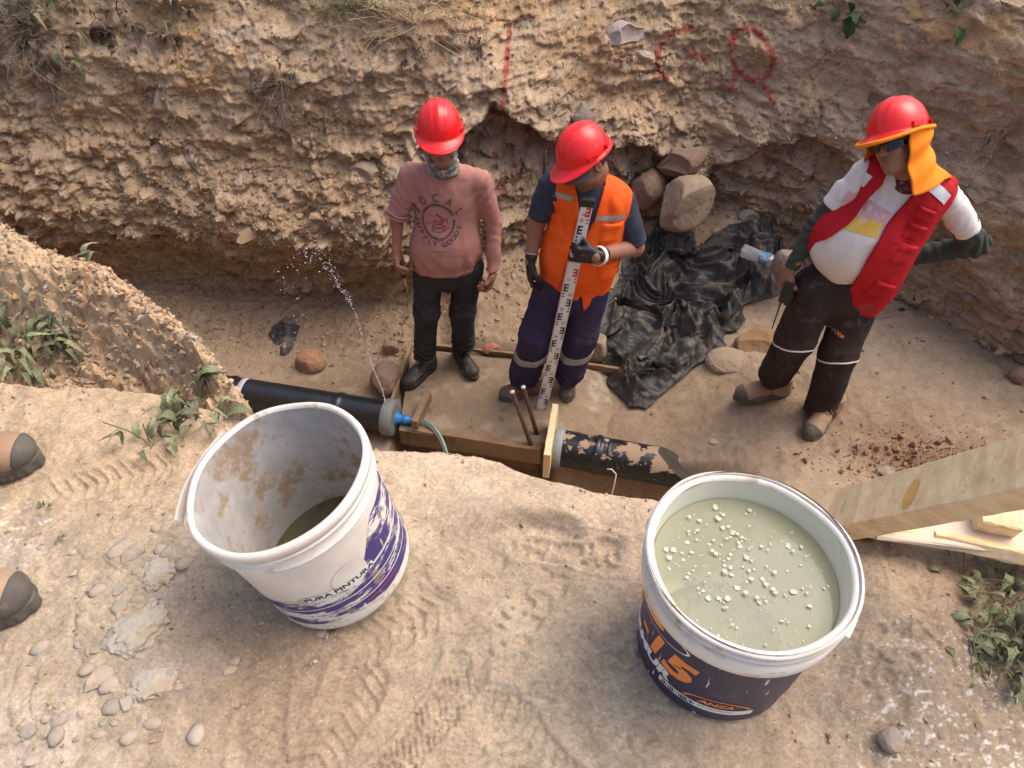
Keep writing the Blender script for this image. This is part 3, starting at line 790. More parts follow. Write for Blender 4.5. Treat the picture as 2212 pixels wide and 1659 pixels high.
def surfnet(fn, lo, hi, h, name='m'):
    lo = np.array(lo, np.float64); hi = np.array(hi, np.float64)
    n = np.ceil((hi - lo) / h).astype(int) + 1
    gx, gy, gz_ = [lo[i] + h * np.arange(n[i]) for i in range(3)]
    # coarse pass skips empty space
    P = np.stack(np.meshgrid(gx, gy, gz_, indexing='ij'), -1).reshape(-1, 3).astype(np.float32)
    st = 4
    cx, cy, cz = [np.arange(0, n[i], st) for i in range(3)]
    Pc = np.stack(np.meshgrid(gx[cx], gy[cy], gz_[cz], indexing='ij'), -1).reshape(-1, 3).astype(np.float32)
    Fc = fn(Pc).reshape(len(cx), len(cy), len(cz))
    near = np.abs(Fc) < h * st * 2.6
    ix = np.minimum((np.arange(n[0]) + st // 2) // st, len(cx) - 1); iy = np.minimum((np.arange(n[1]) + st // 2) // st, len(cy) - 1); iz = np.minimum((np.arange(n[2]) + st // 2) // st, len(cz) - 1)
    F = Fc[np.ix_(ix, iy, iz)].astype(np.float32).copy(); mk = near[np.ix_(ix, iy, iz)]
    Ff = F.ravel(); mf = mk.ravel()
    Ff[mf] = fn(P[mf]); F = Ff.reshape(n)
    F[0] = np.maximum(F[0], h); F[-1] = np.maximum(F[-1], h); F[:, 0] = np.maximum(F[:, 0], h); F[:, -1] = np.maximum(F[:, -1], h); F[:, :, 0] = np.maximum(F[:, :, 0], h); F[:, :, -1] = np.maximum(F[:, :, -1], h)
    ins = F < 0
    c = [F[dx:n[0] - 1 + dx, dy:n[1] - 1 + dy, dz:n[2] - 1 + dz] for dx in (0, 1) for dy in (0, 1) for dz in (0, 1)]
    s = sum((a < 0).astype(np.int8) for a in c)
    act = (s > 0) & (s < 8)
    I = np.argwhere(act)
    vid = -np.ones(act.shape, np.int64); vid[act] = np.arange(len(I))
    cv = [a[act] for a in c]
    corner = [(dx, dy, dz) for dx in (0, 1) for dy in (0, 1) for dz in (0, 1)]
    acc = np.zeros((len(I), 3)); cnt = np.zeros(len(I))
    for i in range(8):
        for j in range(i + 1, 8):
            if sum(abs(corner[i][k] - corner[j][k]) for k in range(3)) != 1: continue
            m = (cv[i] < 0) != (cv[j] < 0)
            t = cv[i][m] / (cv[i][m] - cv[j][m])
            a = np.array(corner[i], float); b = np.array(corner[j], float)
            acc[m] += a + t[:, None] * (b - a); cnt[m] += 1
    V = lo + h * (I + acc / cnt[:, None])
    Qs = []
    for ax in range(3):
        u, v = [(1, 2), (2, 0), (0, 1)][ax]
        sl0 = [slice(None)] * 3; sl1 = [slice(None)] * 3; sl0[ax] = slice(0, -1); sl1[ax] = slice(1, None)
        a = ins[tuple(sl0)]; b = ins[tuple(sl1)]
        e = np.argwhere(a != b)
        e = e[(e[:, u] > 0) & (e[:, v] > 0) & (e[:, u] < n[u] - 1) & (e[:, v] < n[v] - 1)]
        du = np.zeros(3, int); du[u] = 1; dv = np.zeros(3, int); dv[v] = 1
        q = np.stack([vid[tuple((e - du - dv).T)], vid[tuple((e - dv).T)], vid[tuple(e.T)], vid[tuple((e - du).T)]], 1)
        fl = ~a[tuple(e.T)]
        q[fl] = q[fl][:, ::-1]
        Qs.append(q)
    Q = np.vstack(Qs); Q = Q[(Q >= 0).all(1)]
    return V, Q

def sdf_obj(name, fn, lo, hi, h, m, parent, loc, smooth=True, col=None, relax=1, **kw):
    V, Q = surfnet(fn, lo, hi, h)
    if name == 'safety_vest': relax = 0
    if relax:                       # project once more on the surface
        for _ in range(relax):
            d = fn(V.astype(np.float32)); e = h * .5
            g = np.stack([fn((V + np.eye(3)[i] * e).astype(np.float32)) - d for i in range(3)], 1) / e
            V = V - np.clip(d / np.maximum(np.sqrt((g * g).sum(1)), .5), -.4 * h, .4 * h)[:, None] * .6 * g / np.maximum(np.sqrt((g * g).sum(1)), .3)[:, None]
    c = col(V) if col else None
    me = npmesh(name, V - np.array(loc), Q, smooth, c)
    return link(name, me, m, parent=parent, **kw)

def bvh_of(o, loc):
    me = o.data; a = np.zeros(len(me.vertices) * 3, np.float32); me.vertices.foreach_get('co', a)
    V = a.reshape(-1, 3) + np.array(loc)
    return BVHTree.FromPolygons(V.tolist(), [tuple(p.vertices) for p in me.polygons])

def folds(p, f, amp, seed, stretch=(1, 1, 1)):
    s = stretch
    n = fbm(p[:, 0] * s[0], p[:, 1] * s[1], p[:, 2] * s[2], f, 2, seed, ridged=True)
    n2 = fbm(p[:, 0] * s[0], p[:, 1] * s[1], p[:, 2] * s[2], f * .45, 1, seed + 3)
    return amp * (.7 * n + .7 * n2)

def text_geo(s, size=1.0, bold=0.0):
    cu = bpy.data.curves.new('lettering', 'FONT'); cu.body = s; cu.size = size; cu.align_x = 'CENTER'; cu.align_y = 'CENTER'; cu.resolution_u = 3; cu.offset = bold
    o = bpy.data.objects.new('lettering', cu); COL.objects.link(o)
    bpy.context.view_layer.update()
    me = bpy.data.meshes.new_from_object(o.evaluated_get(bpy.context.evaluated_depsgraph_get()))
    bm = bmesh.new(); bm.from_mesh(me)
    bmesh.ops.triangulate(bm, faces=bm.faces)
    bmesh.ops.subdivide_edges(bm, edges=[e for e in bm.edges if e.calc_length() > size * .35], cuts=1)
    bmesh.ops.triangulate(bm, faces=bm.faces)
    V = [tuple(v.co) for v in bm.verts]; bm.verts.index_update(); Fc = [tuple(v.index for v in f.verts) for f in bm.faces]
    bm.free(); bpy.data.objects.remove(o); bpy.data.curves.remove(cu); bpy.data.meshes.remove(me)
    return V, Fc

def grid2d(w, h, nx, ny, cx=0, cy=0):
    V = [((i / nx - .5) * w + cx, (j / ny - .5) * h + cy, 0) for j in range(ny + 1) for i in range(nx + 1)]
    Fc = [(j * (nx + 1) + i, j * (nx + 1) + i + 1, (j + 1) * (nx + 1) + i + 1, (j + 1) * (nx + 1) + i) for j in range(ny) for i in range(nx)]
    return V, Fc
def ring2d(r, w, n=48, a0=0, a1=2 * math.pi, asp=1.0):
    V = []; Fc = []
    for i in range(n + 1):
        a = a0 + (a1 - a0) * i / n
        for k in (-1, 0, 1): V.append(((r + k * w / 2) * math.cos(a), (r + k * w / 2) * math.sin(a) * asp, 0))
    for i in range(n):
        for k in (0, 1): Fc.append((i * 3 + k, i * 3 + k + 1, i * 3 + k + 4, i * 3 + k + 3))
    return V, Fc
def stroke2d(pts, w):
    pts = [Vector((a, b, 0)) for a, b in pts]; V = []; Fc = []; N = len(pts)
    ww = w if isinstance(w, (list, tuple)) else [w] * N
    for i, p in enumerate(pts):
        t = (pts[min(i + 1, N - 1)] - pts[max(i - 1, 0)]).normalized(); s = Vector((-t.y, t.x, 0)) * ww[i] / 2
        V += [tuple(p - s), tuple(p), tuple(p + s)]
    for i in range(N - 1):
        for k in (0, 1): Fc.append((i * 3 + k, i * 3 + k + 1, i * 3 + k + 4, i * 3 + k + 3))
    return V, Fc
def move2(g, dx, dy, rot=0, sc=1, sy=None):
    V, Fc = g; c, s = math.cos(rot), math.sin(rot); sy = sy or sc
    return [(dx + (v[0] * sc) * c - (v[1] * sy) * s, dy + (v[0] * sc) * s + (v[1] * sy) * c, 0) for v in V], Fc

def decal(name, geos, origin, right, up, out, bvh, m, parent, loc, off=.0018):
    """flat print laid on a curved surface"""
    right, up, out, origin = [Vector(v) for v in (right, up, out, origin)]
    mb = MB()
    for V, Fc in geos: mb.add(V, Fc)
    W = []
    for v in mb.V:
        p = origin + right * v[0] + up * v[1]
        h, n, _, dist = bvh.ray_cast(p + out * .5, -out, 1.0)
        if h is None:
            h, n, _, dist = bvh.find_nearest(p)
        if n.dot(out) < 0: n = -n
        W.append(h + n * off - Vector(loc))
    me = pymesh(name, W, mb.F)
    return link(name, me, m, parent=parent)

def frame(yaw, pitch, roll=0):
    """local axes (right-of-viewer r, forward f, up u) for something facing -Y turned by yaw towards +X and tipped down by pitch"""
    R = Matrix.Rotation(math.radians(yaw), 3, 'Z') @ Matrix.Rotation(math.radians(pitch), 3, 'X') @ Matrix.Rotation(math.radians(roll), 3, 'Y')
    return R @ Vector((1, 0, 0)), R @ Vector((0, -1, 0)), R @ Vector((0, 0, 1))

# materials for people
M['skin'] = tri_mat('skin', (.25, .115, .07), (.31, .15, .095), rough=.5, scale=9, bump=.12, bscale=90, bdist=.002, spec=.4)
M['skin2'] = tri_mat('skin', (.22, .105, .068), (.28, .14, .09), rough=.5, scale=9, bump=.12, bscale=90, bdist=.002, spec=.4)
M['lip'] = tri_mat('lips', (.20, .07, .05), (.24, .09, .06), rough=.5, bump=0)
M['hair'] = tri_mat('black_hair', (.012, .010, .009), (.03, .024, .02), rough=.6, scale=40, bump=.6, bscale=200, bdist=.003)
M['pink'] = tri_mat('pink_cotton', (.36, .175, .150), (.42, .21, .18), rough=.9, scale=4, c3=(.36, .17, .14), s3=6, t3=.64, bump=.25, bscale=70, bdist=.003, spec=.15)
M['print'] = tri_mat('faded_print', (.085, .055, .05), (.15, .085, .075), rough=.85, scale=30, c3=(.40, .18, .155), s3=60, t3=.62, bump=0)
M['redprint'] = tri_mat('red_print', (.42, .03, .03), (.5, .06, .05), rough=.85, bump=0)
M['blackjean'] = tri_mat('black_denim', (.018, .019, .021), (.045, .046, .05), rough=.85, scale=7, c3=(.075, .072, .07), s3=10, t3=.64, bump=.3, bscale=60, spec=.2)
M['navy'] = tri_mat('navy_cotton', (.022, .026, .05), (.04, .046, .08), rough=.9, scale=8, bump=.2)
M['purple'] = tri_mat('purple_navy_workwear', (.028, .024, .066), (.050, .036, .082), rough=.85, scale=3.5, c3=(.075, .045, .062), s3=4, t3=.58, bump=.25, bscale=60, spec=.2)
M['brown'] = tri_mat('dark_brown_workwear', (.028, .018, .016), (.058, .038, .034), rough=.85, scale=6, c3=(.10, .07, .06), s3=8, t3=.62, bump=.25, bscale=60, spec=.2)
M['orange'] = tri_mat('orange_vest_cloth', (.84, .095, .010), (.90, .145, .018), rough=.7, scale=5, c3=(.70, .12, .03), s3=7, t3=.62, bump=.3, bscale=60, bdist=.003, spec=.2)
M['redvest'] = tri_mat('red_vest_cloth', (.42, .008, .016), (.52, .016, .026), rough=.75, scale=5, c3=(.33, .05, .04), s3=7, t3=.62, bump=.25, bscale=60, bdist=.003, spec=.2)
M['white'] = tri_mat('white_cotton', (.72, .68, .65), (.80, .76, .73), rough=.9, scale=5, c3=(.62, .52, .45), s3=9, t3=.68, bump=.2, bscale=60, spec=.15)
M['flap'] = tri_mat('bright_orange_flap', (.96, .23, .012), (1.0, .30, .02), rough=.75, scale=5, bump=.15, bscale=80, spec=.2)
M['green'] = tri_mat('dark_green_knit', (.035, .045, .036), (.055, .068, .055), rough=.95, scale=8, bump=.3, bscale=120)
M['reflect'] = tri_mat('grey_reflective_tape', (.30, .29, .29), (.42, .41, .41), rough=.45, scale=16, bump=.2, bscale=40, metal=.3)
M['reflectlight'] = tri_mat('silver_reflective_tape', (.55, .56, .58), (.68, .69, .71), rough=.4, scale=16, bump=.2, bscale=40, metal=.2)
M['helmet'] = tri_mat('red_helmet_plastic', (.72, .010, .012), (.80, .018, .018), rough=.33, scale=4, c3=(.60, .09, .07), s3=22, t3=.62, bump=.04, bscale=50, bdist=.001, spec=.5, coat=.08)
M['glass'] = tri_mat('black_lens', (.006, .006, .006), (.010, .010, .010), rough=.08, bump=0, spec=.6)
M['glove'] = tri_mat('black_glove', (.010, .010, .010), (.022, .021, .021), rough=.55, scale=12, bump=.35, bscale=120, bdist=.002)
M['glovered'] = tri_mat('glove_print', (.45, .06, .03), (.5, .08, .04), rough=.7, bump=0)
M['tape'] = tri_mat('cream_tape', (.74, .69, .56), (.80, .75, .62), rough=.7, bump=.1)
M['camo'] = tri_mat('camo_cloth', (.05, .05, .045), (.23, .21, .19), rough=.9, scale=32, c3=(.48, .45, .40), s3=26, t3=.58, bump=.2)
M['scarf'] = tri_mat('maroon_scarf', (.07, .012, .018), (.12, .03, .035), rough=.9, scale=30, c3=(.45, .35, .34), s3=55, t3=.60, bump=.2)
M['tanleather'] = tri_mat('tan_leather', (.29, .18, .11), (.37, .24, .15), rough=.7, scale=8, c3=(.42, .30, .2), s3=9, t3=.6, bump=.3, bscale=80, bdist=.002)
M['brownleather'] = tri_mat('brown_leather', (.16, .085, .055), (.24, .14, .095), rough=.75, scale=8, c3=(.33, .24, .17), s3=9, t3=.58, bump=.3, bscale=80, bdist=.002)
M['blackleather'] = tri_mat('muddy_black_leather', (.016, .015, .014), (.04, .037, .034), rough=.65, scale=9, c3=(.16, .115, .08), s3=11, t3=.58, bump=.4, bscale=80, bdist=.003)
M['sole'] = tri_mat('grey_rubber', (.075, .066, .055), (.12, .105, .09), rough=.8, scale=14, c3=(.22, .17, .12), s3=12, t3=.6, bump=.3)
M['lace'] = tri_mat('tan_lace', (.40, .28, .18), (.46, .33, .22), rough=.9, bump=.2)
M['blacklace'] = tri_mat('black_lace', (.02, .02, .02), (.035, .03, .03), rough=.9, bump=.2)
M['darkplastic'] = tri_mat('black_plastic', (.012, .012, .013), (.022, .022, .022), rough=.4, bump=.1)
M['yellowprint'] = tri_mat('yellow_print', (.80, .48, .06), (.86, .56, .12), rough=.85, scale=20, c3=(.8, .62, .35), s3=30, t3=.62, bump=0)
M['pinkprint'] = tri_mat('pink_print', (.72, .36, .35), (.78, .48, .46), rough=.85, scale=14, c3=(.78, .62, .6), s3=20, t3=.6, bump=0)
M['whiteprint'] = tri_mat('white_print', (.80, .78, .77), (.84, .82, .80), rough=.85, bump=0)
M['capcloth'] = tri_mat('grey_cap_cloth', (.07, .065, .085), (.10, .09, .11), rough=.9, scale=20, bump=.2)
M['seam'] = tri_mat('seam_thread', (.55, .07, .01), (.6, .09, .02), rough=.9, bump=0)
M['darkred'] = tri_mat('dark_red_seam', (.20, .005, .01), (.25, .01, .015), rough=.9, bump=0)

def helmet(parent, loc, O, r, f, u, mat=None, label=None):
    """hard hat as one lofted shell with visor, ribs, side slots"""
    mat = mat or M['helmet']
    c = O + u * .058
    n = 72; rows = []
    def dome(t, a):      # t 0 crown .. 1 rim ; a angle, 0 = front
        th = t * math.pi / 2
        sx, sf = .109, (.128 if math.cos(a) > 0 else .130)
        q = math.sin(th) ** .86
        x = sx * q * math.sin(a); y = sf * q * math.cos(a); z = .134 * math.cos(th) ** .95
        rib = 0
        for xr, wr, hr in ((0, .016, .0045), (.036, .006, .0035), (-.036, .006, .0035)):
            rib += hr * math.exp(-((x - xr) / wr) ** 2)
        rib *= min(1, max(0, (1 - t) * 3.2)) * (1 if math.cos(a) < .98 or t < .9 else .5)
        k = 1 + rib / .12
        return x * k, y * k, z * k
    ts = [0, .06, .12, .18, .25, .32, .4, .48, .56, .64, .72, .8, .87, .93, .98, 1.0]
    for t in ts[1:]:
        rows.append([dome(t, 2 * math.pi * i / n) for i in range(n)])
    base = rows[-1]
    def brim(fr, dz, lower=0):
        out = []
        for i in range(n):
            a = 2 * math.pi * i / n; x, y, z = base[i]
            w = .012 + .050 * max(0, math.cos(a)) ** 2.6 + .006 * max(0, -math.cos(a)) ** 2
            drop = .020 * max(0, math.cos(a)) ** 2 * max(0, fr) ** 1.4 + .004 * fr
            d = math.hypot(x, y)
            out.append((x * (1 + w * fr / d), y * (1 + w * fr / d), z - drop + dz))
        return out
    rows += [brim(.06, -.004), brim(.35, -.006), brim(.7, -.008), brim(.93, -.007), brim(1.0, -.0045), brim(1.03, -.008), brim(1.0, -.0125), brim(.7, -.012), brim(.3, -.010), brim(-.25, -.010)]
    inner = [tuple(cc * .955 for cc in p) for p in rows[len(ts) - 3]]
    rows.append([(p[0] * .95, p[1] * .95, p[2] + .01) for p in base]); rows.append(inner)
    V = [(0, 0, .134 + .0045)]; Fc = []
    for rw in rows: V += rw
    for i in range(n): Fc.append((0, 1 + i, 1 + (i + 1) % n))
    for k in range(len(rows) - 1):
        for i in range(n):
            j = (i + 1) % n; a = 1 + k * n; b = a + n
            Fc.append((a + i, b + i, b + j, a + j))
    rows2 = []
    W = [c + r * v[0] + f * v[1] + u * v[2] - Vector(loc) for v in V]
    o = link('helmet', pymesh('helmet', W, Fc, True), mat, parent=parent)
    for sgn in (-1, 1):
        for yy, ww in ((.028, .022), (-.075, .016)):
            mb = MB(); ax = .111 * math.sqrt(max(0, 1 - (yy / .137) ** 2))
            mb.box(c + r * sgn * (ax + .002) + f * yy + u * .012 - Vector(loc), f * ww + r * (-sgn * ww * yy / .1), r * .005, u * .010)
            link('accessory_slot', mb.mesh('accessory_slot'), mat, parent=o)
    return c

def head(parent, loc, O, r, f, u, neck, skin='skin', beard=0, hair=True, ears=(1, 1), glasses=False, age=0, lookhair=.0):
    O = Vector(O); R = np.array([list(r), list(f), list(u)])
    def W(a, b, c): return O + r * a + f * b + u * c
    L = Vector(loc)
    def fn(p):
        d = ell(p, W(0, -.012, .035), R, (.074, .094, .092))
        d = smin(d, ell(p, W(0, .022, -.045), R, (.060, .066, .068)), .03)
        d = smin(d, ell(p, W(0, .060, -.088), R, (.026, .024, .022)), .025)           # chin
        for s in (-1, 1):
            d = smin(d, ell(p, W(s * .034, .062, -.022), R, (.022, .020, .018)), .02)    # cheek
            d = smax(d, -ell(p, W(s * .031, .096, .008), R, (.017, .016, .011)), .012)   # eye hollow
            d = smin(d, ell(p, W(s * .031, .077, .007), R, (.0125, .0115, .010)), .004)   # lid
            if ears[(s + 1) // 2]:
                e = ell(p, W(s * .078, -.005, -.004), R, (.009, .019, .031))
                e = smax(e, -ell(p, W(s * .088, .002, .0), R, (.008, .010, .017)), .006)
                d = smin(d, e, .008)
        d = smin(d, cap(p, W(0, .088, .022), W(0, .104, -.022), .007, .0125), .014)       # nose
        for s in (-1, 1): d = smin(d, ell(p, W(s * .011, .096, -.024), R, (.008, .010, .008)), .006)
        d = smin(d, ell(p, W(0, .080, .026), R, (.046, .012, .009)), .014)                # brow
        d = smin(d, ell(p, W(0, .086, -.047), R, (.022, .010, .006)), .005)               # upper lip
        d = smin(d, ell(p, W(0, .084, -.058), R, (.019, .010, .006)), .005)
        d = smax(d, -ell(p, W(0, .100, -.0525), R, (.024, .010, .0016)), .003)
        d = smin(d, cap(p, W(0, -.035, -.06), neck, .056, .062), .03)
        return d
    def col(V):
        q = (V - np.array(O)) @ R.T
        base = {'skin': (.29, .14, .09), 'skin2': (.26, .125, .085)}[skin]
        c = np.tile(np.array([base]), (len(V), 1)) * (1 + .12 * fbm(V[:, 0], V[:, 1], V[:, 2], 40, 3, 9))[:, None]
        x, y, z = q.T
        lip = np.exp(-((z + .0525) / .010) ** 2 - (x / .022) ** 2) * (y > .06)
        c = mixc(c, (.22, .075, .06), np.clip(lip, 0, 1) * .8)
        brow = np.exp(-((z - .030 + .003 * np.abs(x) / .03) / .0055) ** 2) * sstep(.052, .044, np.abs(x)) * sstep(.008, .014, np.abs(x)) * (y > .05)
        c = mixc(c, (.03, .02, .018), brow * .85)
        if beard:
            g = sstep(-.035, -.045, z + .004 * np.sin(x * 300)) * sstep(.045, .03, np.abs(x)) * (y > .035) * (1 - np.exp(-((z + .0525) / .006) ** 2) * sstep(.022, .018, np.abs(x)))
            g = np.maximum(g, sstep(-.05, -.075, z) * (y > .01) * .8)
            c = mixc(c, (.035, .025, .022), g * beard * (.6 + .4 * fbm(V[:, 0], V[:, 1], V[:, 2], 150, 2, 19)))
        return c
    lo = np.minimum(np.array(W(0, 0, 0)) - .15, np.array(neck) - .09); hi = np.maximum(np.array(W(0, 0, 0)) + .15, np.array(neck) + .09)
    if 'face' not in M: M['face'] = attr_mat('face_skin', rough=.5, fine=60, amp=.08, bump=.15, bdist=.0015, spec=.4, specks=0)
    ho = sdf_obj('head', fn, lo, hi, .0036, M['face'], parent, loc, col=col)
    if hair:
        def hf(p):
            d = ell(p, W(0, -.014, .036), R, (.080, .098, .096))
            q = (p - nv3(O)) @ R.astype(np.float32).T
            fr = .062 + .0 * q[:, 2]
            d = smax(d, q[:, 1] - np.where(q[:, 2] > .05, .07, .012 + .9 * np.clip(q[:, 2], -.1, .1)), .006)
            d = smax(d, -(q[:, 2] + .045 - .25 * np.clip(q[:, 1] + .02, -.2, .0)), .006)
            return d + .0018 * fbm(p[:, 0], p[:, 1], p[:, 2], 90, 2, 5)
        sdf_obj('hair', hf, np.array(W(0, 0, 0)) - .14, np.array(W(0, 0, 0)) + .14, .0045, M['hair'], parent, loc)
    if glasses:
        g = MB()
        for s in (-1, 1):
            nx, nz = 12, 5; V = []; Fc = []
            for lay in (0, 1):
                for j in range(nz + 1):
                    for i in range(nx + 1):
                        a = .06 + 1.05 * i / nx; hh = .019 * (1 - .55 * (i / nx) ** 3) * (1 if i else .6)
                        rr = .094 - lay * .002
                        bz = .009 + (j / nz - .5) * 2 * hh * (1 - .15 * abs(j / nz - .5)) - .003
                        V.append(W(s * rr * math.sin(a) * .86, rr * math.cos(a) * 1.08 + .003, bz) - L)
            st = (nx + 1) * (nz + 1)
            for lay in (0, 1):
                for j in range(nz):
                    for i in range(nx):
                        a = lay * st + j * (nx + 1) + i; Fc.append((a, a + 1, a + nx + 2, a + nx + 1))
            g.add(V, Fc)
            g.tube([W(s * .073, .055, .014) - L, W(s * .079, .02, .013) - L, W(s * .080, -.012, .010) - L], .0035, 6)
        g.tube([W(-.012, .104, .014) - L, W(0, .108, .014) - L, W(.012, .104, .014) - L], .003, 6)
        link('sunglasses', g.mesh('sunglasses', True), M['glass'], parent=ho)
    return ho

def hand(name, parent, loc, wrist, D, N, T, mat, curls=(35, 45, 30), side=1.0, spread=.0, sc=1.0, thumbcurl=25, cuffmat=None, arm=None):
    """D towards the fingers, N the palm side, T the thumb side"""
    wrist = Vector(wrist); D = Vector(D).normalized(); N = Vector(N); N = (N - D * N.dot(D)).normalized()
    S = D.cross(N).normalized(); S = S if S.dot(Vector(T)) > 0 else -S
    R = np.array([list(D), list(S), list(N)])
    segs = []
    for i, (o, ln) in enumerate(zip((.031, .010, -.011, -.030), (.95, 1.05, 1.0, .8))):
        p = wrist + (D * (.088 - .006 * abs(i - 1)) + S * o) * sc
        ang = 0; ax = (D * math.cos(0) + S * spread * (1.5 - i)).normalized()
        for j, l in enumerate((.042, .026, .022)):
            ang += math.radians(curls[j] + (i - 1.5) * 3)
            dd = (ax * math.cos(ang) + N * math.sin(ang)).normalized()
            q = p + dd * l * ln * sc
            segs.append((p, q, (.0098 - .0011 * j) * sc, (.0092 - .0012 * j) * sc)); p = q
    p = wrist + (D * .025 + S * .026 + N * .008) * sc
    a0 = math.radians(thumbcurl)
    d1 = (D * .62 + S * .62 + N * .35).normalized(); d2 = (D * .85 + S * (.35 - a0) + N * (.35 + a0)).normalized()
    q1 = p + d1 * .042 * sc; q2 = q1 + d2 * .032 * sc; q3 = q2 + (d2 * .8 + N * a0 * .6).normalized() * .024 * sc
    th = [(p, q1, .014 * sc, .0115 * sc), (q1, q2, .0115 * sc, .0102 * sc), (q2, q3, .0102 * sc, .0082 * sc)]
    def fn(P):
        d = rbox(P, wrist + (D * .050 + N * .002) * sc, R, (.046 * sc, .040 * sc, .0145 * sc), .0135 * sc)
        d = smin(d, cap(P, wrist - D * .02 * sc, wrist + D * .03 * sc, .026 * sc, .029 * sc, N, .72), .015)
        if arm is not None: d = smin(d, cap(P, arm, wrist, .036 * sc, .0275 * sc, N, .85), .012)
        d = smin(d, ell(P, wrist + (D * .035 + S * .026 + N * .008) * sc, R, (.030 * sc, .018 * sc, .017 * sc)), .01)
        f = None
        for a, b, ra, rb in segs:
            e = cap(P, a, b, ra, rb); f = e if f is None else np.minimum(f, e)
        d = smin(d, f, .006)
        t = None
        for a, b, ra, rb in th:
            e = cap(P, a, b, ra, rb); t = e if t is None else smin(t, e, .003)
        return smin(d, t, .007)
    pts = [wrist] + [s[1] for s in segs] + [t[1] for t in th] + ([Vector(arm)] if arm is not None else [])
    lo = np.min([list(q) for q in pts], 0) - .045; hi = np.max([list(q) for q in pts], 0) + .045
    return sdf_obj(name, fn, lo, hi, .0031, M[mat], parent, loc)

def boot(parent, loc, heel, toe, mat, laces, solemat='sole', capmat='sole', tall=.14, up=(0, 0, 1), capy=.252):
    """work boot: heel and toe are points on the sole line"""
    heel, toe = Vector(heel), Vector(toe); F = (toe - heel).normalized(); Ln = (toe - heel).length
    U = Vector(up); U = (U - F * U.dot(F)).normalized(); S = F.cross(U); R = np.array([list(S), list(F), list(U)])
    k = Ln / .30
    def W(a, b, c): return heel + (S * a + F * b + U * c) * k
    def upper(p):
        d = ell(p, W(0, .245, .045), R, (.050 * k, .062 * k, .042 * k))
        d = smin(d, ell(p, W(.004, .17, .055), R, (.047 * k, .085 * k, .050 * k)), .02)
        d = smin(d, ell(p, W(0, .05, .055), R, (.042 * k, .055 * k, .060 * k)), .03)
        d = smin(d, cap(p, W(0, .062, .06), W(0, .058, tall / k), .047 * k, .052 * k), .03)
        d = smax(d, -plane(p, W(0, 0, .022), U), .006)
        d = smax(d, plane(p, W(0, 0, tall / k), U), .012)
        return d
    def sole(p):
        q = (p - nv3(heel)) @ R.astype(np.float32).T / k
        x, y, z = q.T
        hw = np.interp(y, [-.01, .02, .06, .12, .2, .25, .29, .312], [.012, .034, .042, .040, .052, .052, .036, .008]).astype(np.float32)
        d2 = np.abs(x) - hw
        d2 = np.maximum(d2, np.maximum(-.012 - y, y - .312)) * .8
        lug = .0012 * np.sign(np.sin(y * 380)) * (z < .018)
        return smax((d2 + lug) * k, np.maximum(z - .033, -z) * k, .005)
    lo = np.min([list(W(a, b, c)) for a in (-.07, .07) for b in (-.03, .33) for c in (-.01, tall / k + .02)], 0)
    hi = np.max([list(W(a, b, c)) for a in (-.07, .07) for b in (-.03, .33) for c in (-.01, tall / k + .02)], 0)
    b = sdf_obj('boot', upper, lo - .01, hi + .01, .0046, M[mat], parent, loc)
    sdf_obj('sole', sole, lo - .01, hi + .01, .0042, M[solemat], b, loc)
    def capf(p):
        q = (p - nv3(heel)) @ R.astype(np.float32).T / k
        return smax(upper(p) - .0035, (capy + .25 * np.clip(q[:, 2] - .03, 0, .06) - q[:, 1]) * k, .003)
    if capmat: sdf_obj('toe_cap', capf, lo - .01, hi + .01, .0042, M[capmat], b, loc)
    mb = MB(); L = Vector(loc)
    for i in range(5):
        y = .205 - i * .024; zz = .098 + i * .013 if i < 4 else .150
        yy = .2 - i * .027
        mb.tube([W(-.026, yy, zz - .012) - L, W(0, yy - .006, zz + .002) - L, W(.026, yy - .014, zz - .008) - L], .0026, 5)
        mb.tube([W(.026, yy, zz - .012) - L, W(0, yy - .006, zz + .004) - L, W(-.026, yy - .014, zz - .008) - L], .0026, 5)
    for s in (-1, 1):
        mb.tube([W(0, .13, .125) - L, W(s * .02, .15, .125) - L, W(s * .035, .145, .10) - L, W(s * .02, .125, .118) - L, W(0, .13, .125) - L], .0024, 5)
        mb.tube([W(0, .13, .125) - L, W(s * .012, .165, .105) - L, W(s * .03, .19, .08) - L], .0022, 5)
    link('laces', mb.mesh('laces', True), M[laces], parent=b)
    return b

def bbox(pts, pad):
    a = np.array([list(p) for p in pts]); return a.min(0) - pad, a.max(0) + pad

